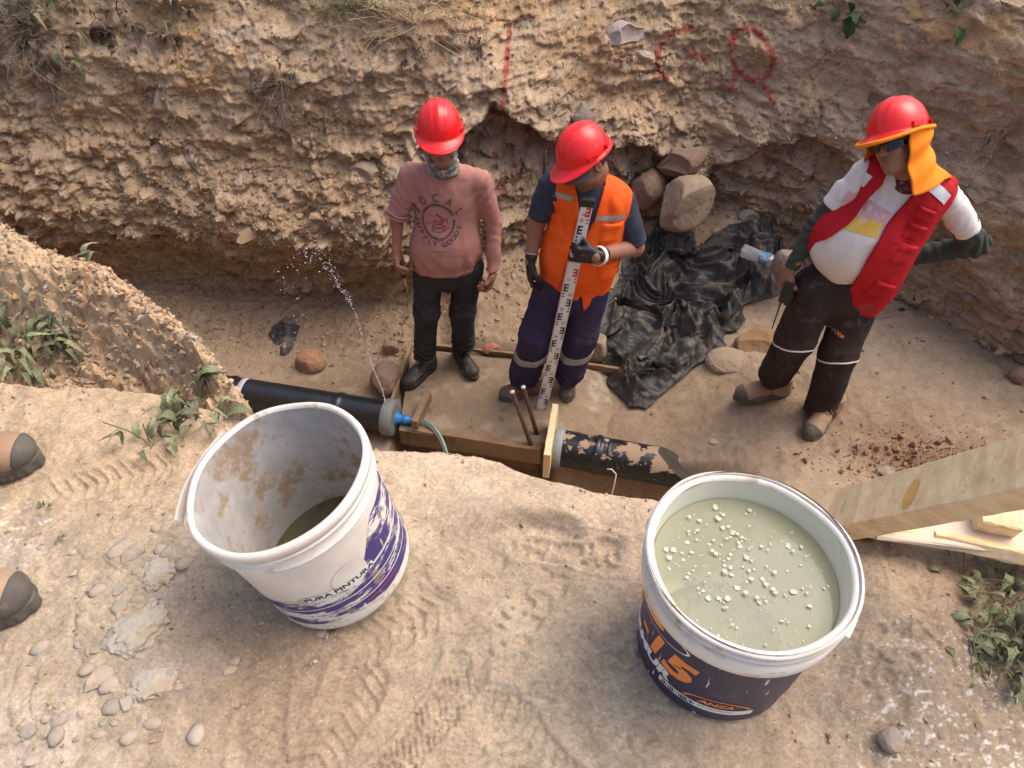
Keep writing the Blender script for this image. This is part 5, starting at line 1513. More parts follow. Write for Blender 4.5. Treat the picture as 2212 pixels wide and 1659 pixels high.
# ------------------------------------------------------------------ man in the red vest
def man_red():
    loc = at(1700, 890, z=.22)
    t = thing('person', 'man in a red vest and orange neck flap, hand on hip, looking left', 'person', loc)
    Y = 2.82
    f = Vector((-.42, -1, 0)).normalized(); side = Vector((1, -.42, 0)).normalized()
    J = dict(hipL=at(1762, 622, Y=Y - .02), hipR=at(1852, 640, Y=Y), knL=at(1718, 735, Y=Y - .05), knR=at(1812, 760, Y=Y - .10), anL=at(1672, 812, Y=Y + .05), anR=at(1772, 880, Y=Y - .09), waist=at(1835, 575, Y=Y))
    o, tf, bb = trousers(t, loc, J, 'brown', .180, .116, .098, .090, 53, f, amp=.009)
    for kn, an in ((J['knL'], J['anL']), (J['knR'], J['anR'])):
        c = kn + (an - kn) * .10
        slab_part('piping', tf, bb, c, (an - kn) + Vector((.0, -.25, 0)), .005, M['white'], o, loc, off=.003, h=.0045, clip=(lambda p, c=c: np.maximum(np.sqrt(((p - nv3(c)) ** 2).sum(1)) - .13, (p - nv3(c)) @ nv3(-f))))
    TB = bvh_of(o, loc)
    h, n = pix_hit(TB, 1806, 716)
    if h:
        decal('logo', [move2(text_geo('Weli', .026, .0008), -.026, .0), ], h, (side - UP * .25).normalized(), (UP + side * .25).normalized(), f, TB, tri_mat('blue_print', (.10, .16, .42), (.14, .2, .5), rough=.8, bump=0), o, loc)
        decal('logo', [move2(text_geo('X', .030, .0015), .012, -.001), move2(ring2d(.006, .011, 12), .033, -.002, 0, 1, .8)], h, (side - UP * .25).normalized(), (UP + side * .25).normalized(), f, TB, tri_mat('orange_print', (.75, .22, .06), (.8, .28, .08), rough=.8, bump=0), o, loc)
    hem, chest = at(1838, 612, Y=Y), at(1928, 445, Y=Y)
    shL, shR = at(1866, 372, Y=Y + .03), at(2040, 418, Y=Y - .02)
    elL, wrL = at(1760, 490, Y=Y + .05), at(1703, 590, Y=Y + .0)
    elR, wrR = at(2108, 528, Y=Y + .04), at(1965, 555, Y=Y + .10)
    nk = (shL + shR) / 2 + Vector((-.01, -.01, .045))
    slw = [(shL, shL + (elL - shL) * .35, shL + (elL - shL) * .62, .062, .060, .060), (shR, shR + (elR - shR) * .5, shR + (elR - shR) * .68, .064, .064, .070)]
    bel = (at(1838, 525, Y=Y - .045), (.18, .135, .19))
    base = shirt_fn(hem, chest, .188, .185, .64, f, shL, shR, .072, slw, .865, 61, amp=.008, neck=nk, belly=bel, front_dip=-.0)
    lo, hi = bbox([hem, chest, shL, shR, slw[0][2], slw[1][2]], .15); lo[2] = .82
    sh = sdf_obj('t_shirt', base, lo, hi, .007, M['white'], t, loc)
    B = bvh_of(sh, loc)
    h, n = pix_hit(B, 1868, 452)
    V, Fc = grid2d(.20, .055, 24, 6, 0, .008)
    tl = math.radians(-14); rr = (side * math.cos(tl) + UP * math.sin(tl)); uu = (UP * math.cos(tl) - side * math.sin(tl))
    decal('print', [(V, Fc)], h, rr, uu, f, B, M['pinkprint'], sh, loc)
    V, Fc = grid2d(.19, .055, 24, 6, .0, -.050)
    V = [(v[0] + (.012 if v[1] < -.06 else 0), v[1] + .012 * math.sin(v[0] * 16), 0) for v in V]
    decal('print', [(V, Fc)], h, rr, uu, f, B, M['yellowprint'], sh, loc, off=.0022)
    g = [move2(text_geo(ch, .030), -.045 + i * .031, .010 - (.004 if ch == 'R' else 0), 0, .75 if ch != 'R' else .5) for i, ch in enumerate('URBAN')]
    g += [move2(text_geo('Y', .024), -.085, -.020), move2(text_geo('LIFE', .022), .010, -.030), move2(text_geo('SPORT', .016), -.02, .055)]
    decal('lettering', g, h, rr, uu, f, B, M['whiteprint'], sh, loc, off=.0034)
    vb = shirt_fn(hem, chest, .192, .190, .66, f, shL, shR, .076, [], .70, 63, amp=.010, neck=nk, belly=bel)
    def ow(z): return np.interp(z, [.88, 1.1, 1.35, 1.5, 1.65, 1.75], [.085, .125, .115, .07, .07, .07])
    def xs(z): return np.interp(z, [.85, 1.1, 1.35, 1.5, 1.65], [-.215, -.18, -.155, -.085, -.015])
    aL = (shL - shR).normalized()
    holes = [(shL + aL * .105 - UP * .08, (elL - shL).normalized() + aL * .9, .060, .3), (shR - aL * .085 - UP * .08, (elR - shR).normalized() - aL * .9, .072, .3)]
    cen = chest
    vf = vest_fn(vb, .014, .855, f, side, cen, ow, holes, front_dip=.01, top=(nk + Vector((0, -.02, -.01)), .074), xs=xs)
    lo, hi = bbox([hem, chest, shL, shR], .17); lo[2] = .84
    ve = sdf_obj('safety_vest', vf, lo, hi, .0062, M['redvest'], t, loc)
    VB = bvh_of(ve, loc)
    def strip(name, px0, px1, w, m, n=16, off=.003):
        h0, _ = pix_hit(VB, *px0); h1, _ = pix_hit(VB, *px1)
        if h0 is None or h1 is None: return
        V, Fc = grid2d(1, 1, n, 4); mid = (h0 + h1) / 2; r2 = (h1 - h0); L = r2.length; r2.normalize()
        od = (f + UP * .8).normalized(); u2 = r2.cross(od).normalized(); u2 = u2 if u2.z > 0 else -u2
        decal(name, [([(v[0] * L, v[1] * w, 0) for v in V], Fc)], mid, r2, u2, od, VB, m, ve, loc, off=off)
    strip('reflective_band', (1972, 398), (2045, 432), .048, M['reflectlight'], off=.004)
    strip('reflective_band', (1842, 376), (1876, 392), .045, M['reflectlight'], off=.004)
    for px, py, w, hh in ((1995, 466, .085, .05), (1948, 552, .12, .09), (1972, 503, .10, .065), (1898, 628, .12, .08)):
        h, n = pix_hit(VB, px, py)
        if h is None: continue
        od = (f * .8 + side * .5).normalized(); r2 = (side * .85 - f * -.0 - UP * .28 - od * .3).normalized(); r2 = (r2 - od * r2.dot(od)).normalized(); u2 = r2.cross(od); u2 = u2 if u2.z > 0 else -u2
        pk = pocket('pocket', h, r2, u2, od, w, hh, VB, M['redvest'], ve, loc, th=.010)
        pocket('pocket_flap', h + u2 * hh * .45, r2, u2, od, w * 1.05, hh * .36, VB, M['redvest'], pk, loc, th=.015)
    for a, b in (((1975, 440), (2035, 462)), ((1905, 578), (1972, 590)), ((1925, 525), (1985, 535))): strip('seam', a, b, .0035, M['darkred'], off=.003)
    # green sleeves
    for s0, el, wr, r0, r1, r2 in ((slw[0][1], elL, wrL + (elL - wrL) * .12, .050, .044, .034), (slw[1][1], elR, wrR, .062, .056, .044)):
        def gf(p, s0=s0, el=el, wr=wr, r0=r0, r1=r1, r2=r2):
            d = smin(cap(p, s0, el, r0, r1), cap(p, el, wr, r1, r2), .03)
            m = np.abs(d) < .02; q = p[m]; tt = (q - nv3(el)); w = np.exp(-((tt * tt).sum(1)) / .016)
            ax = nv3(nrm(wr - el)); d[m] += (.002 + .004 * w) * np.sin(((q @ ax) + .03 * vnoise(q[:, 0] * 12, q[:, 1] * 12, q[:, 2] * 12, 3)) * 130)
            return smax(d, plane(p, wr, wr - el), .004)
        lo, hi = bbox([s0, el, wr], .1); sdf_obj('sleeve', gf, lo, hi, .0058, M['green'], t, loc)
    hand('hand', t, loc, wrL, (-.10, -.16, -1), (.9, .2, 0), (.1, -1, 0), 'skin', curls=(38, 60, 45), arm=wrL + (elL - wrL) * .3, thumbcurl=50)
    hand('hand', t, loc, wrR, (-1, .1, -.1), (0, -1, 0), (0, 0, 1), 'skin', curls=(20, 30, 20))
    # head
    r, ff, u = frame(-62, -6, -34)
    O = at(1941, 314, Y=Y - .03)
    head(t, loc, O, r, ff, u, nk, 'skin', hair=True, glasses=True, ears=(1, 0))
    c = helmet(t, loc, O, r, ff, u)
    # elastic edge and flap of the neck protector
    n = 72; ring = []
    for i in range(n):
        a = 2 * math.pi * i / n; q = 1.0
        x = .109 * math.sin(a); y = (.128 if math.cos(a) > 0 else .130) * math.cos(a); d0 = math.hypot(x, y)
        w = .012 + .050 * max(0, math.cos(a)) ** 2.6 + .006 * max(0, -math.cos(a)) ** 2
        ring.append(c + r * x * (1 + w * 1.05 / d0) + ff * y * (1 + w * 1.05 / d0) + u * (-.024 * max(0, math.cos(a)) ** 2 - .010) - loc)
    pr = link('neck_protector', MB().tube(ring, .0085, 8, close=True).mesh('neck_protector', True), M['flap'], parent=t)
    V = []; Fc = []; na, nh = 60, 26
    nkl = nk
    for lay in (0, 1):
        for j in range(nh + 1):
            s = j / nh
            for i in range(na + 1):
                a = math.pi * (.34 + 1.30 * i / na); w = .010 + .008 * max(0, -math.cos(a)) ** 2
                x = .109 * math.sin(a); y = (.128 if math.cos(a) > 0 else .130) * math.cos(a); d0 = math.hypot(x, y)
                top = c + (r * x + ff * y) * (1 + w / d0) - u * .012
                ln = .21 + .04 * max(0, math.sin(a)) - .02 * math.cos(3 * a)
                inn = 1 - .04 * math.sin(s * 2.4) + .60 * max(0, s - .5) + .05 * math.sin(a * 7 + s * 3) * s
                ox = (r * x + ff * y) * inn
                p = c + ox * (1 + w / d0) - u * .012 - (u * .6 + UP * .4).normalized() * ln * s
                p += (r * math.sin(a) + ff * math.cos(a)) * (.010 * math.sin(s * 14 + a * 3) * math.sin(s * 3.14)) - (r * math.sin(a) + ff * math.cos(a)) * .0025 * lay
                p += (r * .25 - ff) * (.01 * s + .075 * s * s) * (.4 + .6 * max(0, -math.cos(a)))
                # lies on the shoulders
                hh = (shL + shR) / 2; lim = hh.z + .040 - .30 * max(0, abs((p - hh).dot(side)) - .06)
                if p.z < lim: p = Vector((p.x, p.y, lim + .12 * (p.z - lim)))
                V.append(p - loc)
    st = (nh + 1) * (na + 1)
    for lay in (0, 1):
        for j in range(nh):
            for i in range(na): q = lay * st + j * (na + 1) + i; Fc.append((q, q + 1, q + na + 2, q + na + 1))
    for i in range(na): q = nh * (na + 1) + i; Fc.append((q, q + 1, q + 1 + st, q + st))
    for j in range(nh):
        for i in (0, na): q = j * (na + 1) + i; Fc.append((q, q + na + 1, q + na + 1 + st, q + st))
    link('flap', pymesh('flap', V, Fc, True), M['flap'], parent=pr)
    sc = lambda p: smax(smax(cap(p, nk + UP * .03, nk - UP * .03, .072, .086) + .002 * np.sin(p[:, 2] * 200 + p[:, 0] * 60), plane(p, nk + UP * .028 + f * .03, UP * 1 - f * .5), .004), -plane(p, nk - UP * .05, UP), .004)
    sdf_obj('neck_scarf', sc, np.array(nk) - .13, np.array(nk) + .13, .005, M['scarf'], t, loc)
    # boots
    for hp, tp in ((at(1684, 852, z=.22), at(1588, 862, z=.22)), (at(1772, 915, z=.22), at(1742, 950, z=.22))):
        d = (tp - hp).normalized()
        boot(t, loc, tp - d * .32, tp, 'tanleather', 'lace', tall=.155)
    # radio
    c = wrL + Vector((-.0, -.055, -.085)); d = Vector((-.10, -.25, -1)).normalized()
    rt = thing('walkie_talkie', 'black two-way radio with thin antenna held low by the man in the red vest', 'radio', c)
    mb = MB(); mb.box(-d * .01, d * .055, Vector((.028, 0, 0)), d.cross(Vector((1, 0, 0))).normalized() * .016)
    me = mb.mesh('radio_body'); bm = bmesh.new(); bm.from_mesh(me); bmesh.ops.recalc_face_normals(bm, faces=bm.faces); bmesh.ops.bevel(bm, geom=bm.edges[:], offset=.006, segments=3, affect='EDGES'); bm.to_mesh(me); bm.free()
    link('radio_body', me, M['darkplastic'], parent=rt)
    s = Vector((1, 0, 0))
    link('antenna', MB().tube([d * .04 - s * .016, d * .07 - s * .016, d * .19 - s * .018], [.006, .0045, .003], 8).mesh('antenna', True), M['darkplastic'], parent=rt)
    link('knob', MB().tube([d * .04 + s * .010, d * .058 + s * .010], .007, 10).mesh('knob'), M['darkplastic'], parent=rt)
man_red()

# ------------------------------------------------------------------ bystander on the bank, only his boots reach into the picture
def bystander():
    loc = Vector((-1.30, .85, gz(-1.2, .85)))
    t = thing('person', 'person standing on the left of the upper bank in tan boots with grey toe caps', 'person', loc)
    ft = []
    for px, py, dx, dy in ((74, 985, 1, .10), (68, 1300, 1, .06)):
        tp = at(px, py, z=ZG + .03); d = Vector((dx, dy, 0)).normalized(); tp.z = gz(tp.x, tp.y) + .005
        boot(t, loc, tp - d * .30, tp, 'tanleather', 'lace', tall=.14, capy=.272)
        ft.append(tp - d * .235)
    a1, a2 = ft[0] + UP * .15, ft[1] + UP * .15
    cx = (a1.x + a2.x) / 2 - .03; cy = (a1.y + a2.y) / 2; z0 = loc.z
    f = Vector((1, 0, 0))
    J = dict(hipL=Vector((cx, cy + .09, z0 + .86)), hipR=Vector((cx, cy - .09, z0 + .86)), knL=Vector((cx + .02, a1.y - .02, z0 + .50)), knR=Vector((cx + .02, a2.y + .02, z0 + .50)), anL=a1, anR=a2, waist=Vector((cx, cy, z0 + 1.02)))
    trousers(t, loc, J, 'blackjean', .165, .095, .072, .07, 73, f, h=.011)
    hem, chest = Vector((cx, cy, z0 + .92)), Vector((cx, cy, z0 + 1.28)); shL, shR = Vector((cx, cy + .19, z0 + 1.42)), Vector((cx, cy - .19, z0 + 1.42))
    elL, elR = Vector((cx - .02, cy + .25, z0 + 1.13)), Vector((cx - .02, cy - .25, z0 + 1.13)); wL, wR = Vector((cx + .04, cy + .24, z0 + .88)), Vector((cx + .04, cy - .24, z0 + .88))
    nk = Vector((cx, cy, z0 + 1.48))
    fn = shirt_fn(hem, chest, .18, .178, .62, f, shL, shR, .066, [(shL, elL, wL, .06, .05, .042), (shR, elR, wR, .06, .05, .042)], z0 + .86, 75, neck=nk)
    lo, hi = bbox([hem, chest, shL, shR, elL, elR, wL, wR], .13)
    sdf_obj('shirt', fn, lo, hi, .012, M['navy'], t, loc)
    for w in (wL, wR): hand('hand', t, loc, w, (.05, 0, -1), (0, (-1 if w.y > cy else 1), 0), (1, 0, 0), 'skin')
    r, ff, u = frame(90, 10, 0); O = Vector((cx + .03, cy, z0 + 1.60))
    head(t, loc, O, r, ff, u, nk)
    helmet(t, loc, O, r, ff, u)
bystander()
# ================================================================== THINGS IN THE TRENCH AND ON THE BANK
# ---- cast slab with its form boards ------------------------------------
def slab():
    zt = .03
    P_ = lambda px, py, z=zt: at(px, py, z=z)
    loc = P_(1020, 850)
    t = thing('concrete_slab', 'mud covered concrete slab with timber edge boards that two men stand on', 'slab', loc)
    tl, tr_, br, bl = P_(890, 752), P_(1400, 812), P_(1330, 985), P_(846, 880)
    bl2 = P_(880, 935)
    n, m = 120, 70; X, Y = np.meshgrid(np.linspace(0, 1, n), np.linspace(0, 1, m))
    u, v = X.ravel(), Y.ravel()
    A, Bq, Cq, Dq = [np.array(list(q)) for q in (tl, tr_, P_(1270, 985), P_(862, 930))]
    V = (A[None] * ((1 - u) * (1 - v))[:, None] + Bq[None] * (u * (1 - v))[:, None] + Cq[None] * (u * v)[:, None] + Dq[None] * ((1 - u) * v)[:, None])
    V[:, 2] = zt + .003 * fbm(V[:, 0], V[:, 1], V[:, 0] * 0, 5, 3, 301) + .0015 * fbm(V[:, 0], V[:, 1], V[:, 0] * 0, 30, 3, 302) - .10 * sstep(.72, 1.0, u + .06 * fbm(V[:, 0], V[:, 1], V[:, 0] * 0, 4, 3, 309))
    x, y = V[:, 0], V[:, 1]
    c = mixc((.25, .178, .112), (.195, .137, .09), sstep(.3, .7, fbm(x, y, x * 0, 3, 4, 303) * .5 + .5))
    c = mixc(c, (.38, .30, .21), sstep(.55, .8, fbm(x, y, x * 0, 7, 5, 304) * .5 + .5) * .6)
    c = mixc(c, (.36, .31, .25), sstep(.62, .77, fbm(x, y, x * 0, 14, 4, 305) * .5 + .5) * sstep(.55, .8, u) * .7)
    c = mixc(c, (.13, .095, .065), sstep(.70, .76, fbm(x, y, x * 0, 16, 4, 306) * .5 + .5) * .8)
    Vt = V - np.array(list(loc))
    # skirt
    k = n * m
    B_ = Vt.copy(); B_[:, 2] -= .12
    top = gridquads(m, n)
    edge = [i for i in range(n)] + [n - 1 + j * n for j in range(1, m)] + [(m - 1) * n + i for i in range(n - 2, -1, -1)] + [j * n for j in range(m - 2, 0, -1)]
    sk = [(edge[i], edge[(i + 1) % len(edge)], edge[(i + 1) % len(edge)] + k, edge[i] + k) for i in range(len(edge))]
    M['mud'] = attr_mat('wet_mud', rough=.75, fine=120, amp=.22, bump=.3, bdist=.003, spec=.35)
    link('slab_top', npmesh('slab_top', np.vstack([Vt, B_]), np.vstack([top, np.array(sk)]), True, np.vstack([c, c])), M['mud'], parent=t)
    def board(nm, a, b, side, w, th, mt='wetwood', lab=None):
        o = link(nm, plank_mesh(nm, a - loc, b - loc, side, w, th), M[mt], parent=t)
        if lab: o['label'] = lab
        return o
    board('edge_board', P_(888, 748, .05), P_(846, 876, .05), (1, .3, 0), .022, .07)
    board('edge_board', P_(925, 748, .035), P_(1150, 772, .035), (0, 1, 0), .020, .05)
    board('edge_board', P_(1150, 772, .035), P_(1370, 806, .030), (0, 1, 0), .020, .05)
    board('front_board', P_(888, 938, -.025) , P_(1168, 982, -.025), (0, 0, 1), .13, .045)
    board('form_board', P_(926, 856, .06), P_(896, 922, .06), (0, 0, 1), .10, .040)
    board('form_board', P_(1198, 898, .12), P_(1180, 1008, .12), (0, 0, 1), .20, .036, 'wood')
slab()

# ---- pipes -------------------------------------------------------------
def pipe_mesh(a, b, R, prof, n=56, wall=.012, cut_end=None):
    """a->b; prof list of (t along in metres, extra radius)"""
    a, b = Vector(a), Vector(b); d = (b - a).normalized(); s = d.cross(UP).normalized(); u = s.cross(d)
    V = []; Fc = []
    rows = [(t, R + e) for t, e in prof]
    for t, rr in rows:
        for k in range(n):
            q = 2 * math.pi * k / n; tt = t
            if cut_end and t >= cut_end[0]:
                tt = cut_end[0] + (t - cut_end[0]) * (1 + cut_end[1] * (-math.sin(q) * .75 + math.cos(q) * .25)) + .003 * math.sin(q * 7)
            V.append(a + d * tt + (s * math.cos(q) + u * math.sin(q)) * rr)
    nr_ = len(rows)
    for i in range(nr_ - 1):
        for k in range(n): Fc.append((i * n + k, i * n + (k + 1) % n, (i + 1) * n + (k + 1) % n, (i + 1) * n + k))
    # inner wall
    o = len(V)
    for i in (nr_ - 1, max(0, nr_ - 12)):
        for k in range(n):
            c = a + d * rows[i][0]
            v = V[i * n + k]; cc = a + d * (v - a).dot(d)
            V.append(cc + (v - cc) * ((R - wall) / R))
    for k in range(n): Fc.append(((nr_ - 1) * n + k, (nr_ - 1) * n + (k + 1) % n, o + (k + 1) % n, o + k)); Fc.append((o + k, o + (k + 1) % n, o + n + (k + 1) % n, o + n + k))
    return V, Fc
def seqp(L, feats, step=.02):
    ts = set(np.round(np.arange(0, L + 1e-6, step), 4)) | {round(L, 4)}
    for c, w, h in feats: ts |= {round(c - w, 4), round(c - w * .6, 4), round(c, 4), round(c + w * .6, 4), round(c + w, 4)}
    out = []
    for t in sorted(q for q in ts if 0 <= q <= L):
        e = 0
        for c, w, h in feats: e = max(e, h * max(0, 1 - (abs(t - c) / w) ** 4)) if abs(t - c) < w else e
        out.append((t, e))
    return out

M['pvc'] = tri_mat('black_pipe', (.010, .011, .014), (.022, .024, .028), rough=.28, scale=6, c3=(.09, .075, .06), s3=30, t3=.68, bump=.15, bscale=30, spec=.55)
def muddy_pipe_mat():
    m = bpy.data.materials.new('mud_splashed_pipe'); nt, B, N, Lk = nodes(m)
    geo = N('ShaderNodeNewGeometry'); tc = N('ShaderNodeTexCoord')
    n1 = N('ShaderNodeTexNoise'); n1.inputs['Scale'].default_value = 11; n1.inputs['Detail'].default_value = 9; n1.inputs['Roughness'].default_value = .62; Lk(tc.outputs['Object'], n1.inputs['Vector'])
    sp = N('ShaderNodeSeparateXYZ'); Lk(geo.outputs['Normal'], sp.inputs[0])
    a = N('ShaderNodeMath'); a.operation = 'MULTIPLY_ADD'; a.inputs[1].default_value = .34; Lk(sp.outputs['Z'], a.inputs[0]); Lk(n1.outputs['Fac'], a.inputs[2])
    sx = N('ShaderNodeSeparateXYZ'); Lk(tc.outputs['Object'], sx.inputs[0])
    a2 = N('ShaderNodeMath'); a2.operation = 'MULTIPLY_ADD'; a2.inputs[1].default_value = .16; Lk(sx.outputs['X'], a2.inputs[0]); Lk(a.outputs[0], a2.inputs[2])
    r = N('ShaderNodeMapRange'); r.inputs[1].default_value = .845; r.inputs[2].default_value = .865; Lk(a2.outputs[0], r.inputs[0])
    n2 = N('ShaderNodeTexNoise'); n2.inputs['Scale'].default_value = 75; n2.inputs['Detail'].default_value = 4; Lk(tc.outputs['Object'], n2.inputs['Vector'])
    r2 = N('ShaderNodeMapRange'); r2.inputs[1].default_value = .67; r2.inputs[2].default_value = .70; Lk(n2.outputs['Fac'], r2.inputs[0])
    mxx = N('ShaderNodeMath'); mxx.operation = 'MAXIMUM'; Lk(r.outputs[0], mxx.inputs[0]); Lk(r2.outputs[0], mxx.inputs[1])
    mx = N('ShaderNodeMix'); mx.data_type = 'RGBA'; Lk(mxx.outputs[0], mx.inputs[0]); mx.inputs[6].default_value = (.013, .014, .018, 1); mx.inputs[7].default_value = (.36, .25, .165, 1)
    Lk(mx.outputs[2], B.inputs['Base Color'])
    rr = N('ShaderNodeMapRange'); rr.inputs[3].default_value = .3; rr.inputs[4].default_value = .95; Lk(mxx.outputs[0], rr.inputs[0]); Lk(rr.outputs[0], B.inputs['Roughness'])
    b = N('ShaderNodeBump'); b.inputs['Strength'].default_value = .6; b.inputs['Distance'].default_value = .004; Lk(mxx.outputs[0], b.inputs['Height']); Lk(b.outputs[0], B.inputs['Normal'])
    return m
M['mudpipe'] = muddy_pipe_mat()
M['greyplastic'] = tri_mat('grey_fitting', (.16, .165, .165), (.21, .21, .20), rough=.6, scale=12, c3=(.33, .27, .2), s3=14, t3=.62, bump=.1)
M['greylight'] = tri_mat('blue_grey_collar', (.22, .25, .26), (.27, .30, .31), rough=.55, scale=12, c3=(.36, .3, .24), s3=14, t3=.66, bump=.1)
M['blue'] = tri_mat('blue_fitting', (.02, .16, .48), (.03, .20, .55), rough=.45, scale=12, bump=.05)

R_ = .098
cA = Vector((PA.x, PA.y - .02, .060)); dA = -PD
LL = 1.9
tA = thing('drain_pipe', 'wet black pipe on the left with grey end cap and blue hose fitting', 'pipe', cA)
V_, F_ = pipe_mesh(cA * 0 + dA * .05, dA * LL, R_, [(t + 0, e) for t, e in seqp(LL - .05, [(.30, .02, .006), (1.0, .02, .006)])])
link('pipe', pymesh('pipe', V_, F_, True), M['pvc'], parent=tA)
V_, F_ = pipe_mesh(dA * .95, dA * 1.5, R_ + .001, [(0, 0), (.035, 0)])
link('tape_band', pymesh('tape_band', V_, F_, True), M['reflectlight'], parent=tA)
# cap
s_ = dA.cross(UP).normalized(); n = 56
prof = [(0, .0), (-.004, .020), (-.004, .085), (-.001, .106), (.006, .112), (.062, .112), (.068, .106), (.068, .098)]
def lathe_dir(a, d, prof, n=56):
    s = d.cross(UP).normalized() if abs(d.z) < .95 else Vector((1, 0, 0)); u = s.cross(d); V = []; Fc = []
    for t, r in prof:
        for k in range(n):
            q = 2 * math.pi * k / n; V.append(Vector(a) + d * t + (s * math.cos(q) + u * math.sin(q)) * max(r, .0002))
    for i in range(len(prof) - 1):
        for k in range(n): Fc.append((i * n + k, (i + 1) * n + k, (i + 1) * n + (k + 1) % n, i * n + (k + 1) % n))
    return V, Fc
fit = link('end_cap', bmm('end_cap', (lambda bm: bm)(bmesh.new())) if False else pymesh('end_cap', *lathe_dir((0, 0, 0), dA, prof), True), M['greyplastic'], parent=tA)
d = -dA
V_, F_ = lathe_dir(d * .0, d, [(0, .040), (.014, .044), (.018, .030), (.05, .026), (.055, .030), (.068, .030), (.073, .024), (.135, .021), (.138, .016), (.138, 0)], 28)
link('hose_fitting', pymesh('hose_fitting', V_, F_, True), M['blue'], parent=tA)
hs = thing('hose', 'clear green striped water hose bending down from the blue fitting', 'hose', cA + d * .13)
pts = [Vector((0, 0, 0)), d * .04, d * .08 + Vector((0, -.012, -.002)), d * .12 + Vector((0, -.04, -.012)), d * .155 + Vector((0, -.08, -.035)), d * .18 + Vector((0, -.12, -.08)), d * .195 + Vector((0, -.15, -.16)), d * .20 + Vector((0, -.16, -.30))]
def smooth_pts(pts, k=4):
    out = []
    for i in range(len(pts) - 1):
        p0, p1, p2, p3 = pts[max(i - 1, 0)], pts[i], pts[i + 1], pts[min(i + 2, len(pts) - 1)]
        for j in range(k):
            t = j / k; out.append(.5 * ((2 * p1) + (p2 - p0) * t + (2 * p0 - 5 * p1 + 4 * p2 - p3) * t * t + (3 * p1 - p0 - 3 * p2 + p3) * t ** 3))
    return out + [pts[-1]]
sp_ = smooth_pts(pts, 5)
link('tube', MB().tube(sp_, .0135, 12).mesh('tube', True), tri_mat('hose_pvc', (.30, .38, .36), (.38, .46, .44), rough=.25, bump=0, spec=.6), parent=hs)
mb = MB()
for k in range(4):
    mb.tube([p + Vector((0, -.0135 * math.cos(.5 + k * .5), .0135 * math.sin(.5 + k * .5))) for p in sp_], .0022, 5)
link('stripe', mb.mesh('stripe', True), tri_mat('green_stripe', (.03, .12, .07), (.04, .15, .09), rough=.4, bump=0), parent=hs)
link('clamp', MB().tube([d * .012 + Vector((0, math.cos(q), math.sin(q))) * .0165 for q in np.linspace(0, 6.2832, 17)[:-1]], .003, 5, close=True).mesh('clamp'), M['darkplastic'], parent=hs)

cB = at(1199, 965, z=.035); cE = at(1478, 1016, z=.045)
dB = (cE - cB).normalized(); LB = (cE - cB).length
tB = thing('drain_pipe', 'black pipe splashed with dry mud on the right with grey collar and slanted cut end', 'pipe', cB)
V_, F_ = pipe_mesh(Vector((0, 0, 0)), dB * LB, .107, seqp(LB + .0, [(.245, .020, .009), (.31, .008, .004)]), cut_end=(LB - .24, .85)); nn_ = 56; F_ = F_[:(len(V_) // nn_ - 3) * nn_]; last = (len(V_) // nn_ - 3) * nn_
V3 = [V_[last + k] for k in range(nn_)]; cc_ = sum(V3, Vector()) / nn_
link('bore_shade', pymesh('bore_shade', [v * .985 + cc_ * .015 for v in V3] + [cc_ - dB * .05], [(k, (k + 1) % nn_, nn_) for k in range(nn_)], True), tri_mat('painted_bore_shade', (.035, .028, .022), (.08, .06, .045), rough=.8, scale=20), parent=tB)  # dark fill over the open end, painted as the shaded pipe hollow
link('pipe', pymesh('pipe', V_, F_, True), M['mudpipe'], parent=tB)
link('collar', pymesh('collar', *lathe_dir((0, 0, 0), dB, [(-.004, .09), (-.004, .111), (.0, .115), (.045, .115), (.050, .110), (.050, .10)]), True), M['greylight'], parent=tB)
link('end_plate', pymesh('end_plate', *lathe_dir((0, 0, 0), dB, [(.0, .0), (.0, .10)]), True), M['greyplastic'], parent=tB)

# ---- stakes ------------------------------------------------------------
for (a, b, lab) in (((1106, 845), (1156, 986), 'rusty steel stake with white painted tip, left one of the pair between the pipes'), ((1130, 835), (1166, 958), 'rusty steel stake with white painted tip, right one of the pair between the pipes')):
    top = at(*a, Y=2.73 + (.06 if a[0] > 1120 else 0)); bot = at(*b, z=-.05) ; dd = (bot - top).normalized(); bot = bot + dd * .22
    t = thing('steel_stake', lab, 'stake', bot, group='pair of steel stakes')
    q = top - bot
    link('rod', MB().tube([Vector((0, 0, 0)), q * .5, q * .985], .0125, 12).mesh('rod', True), tri_mat('rusty_steel', (.045, .026, .018), (.10, .052, .030), rough=.85, scale=25, bump=.5, bscale=90, bdist=.002), parent=t)
    link('tip', MB().tube([q * .985, q * .996, q], [.0127, .0137, .0127], 12).mesh('tip', True), tri_mat('white_paint', (.72, .66, .60), (.80, .75, .70), rough=.7, bump=.1), parent=t)

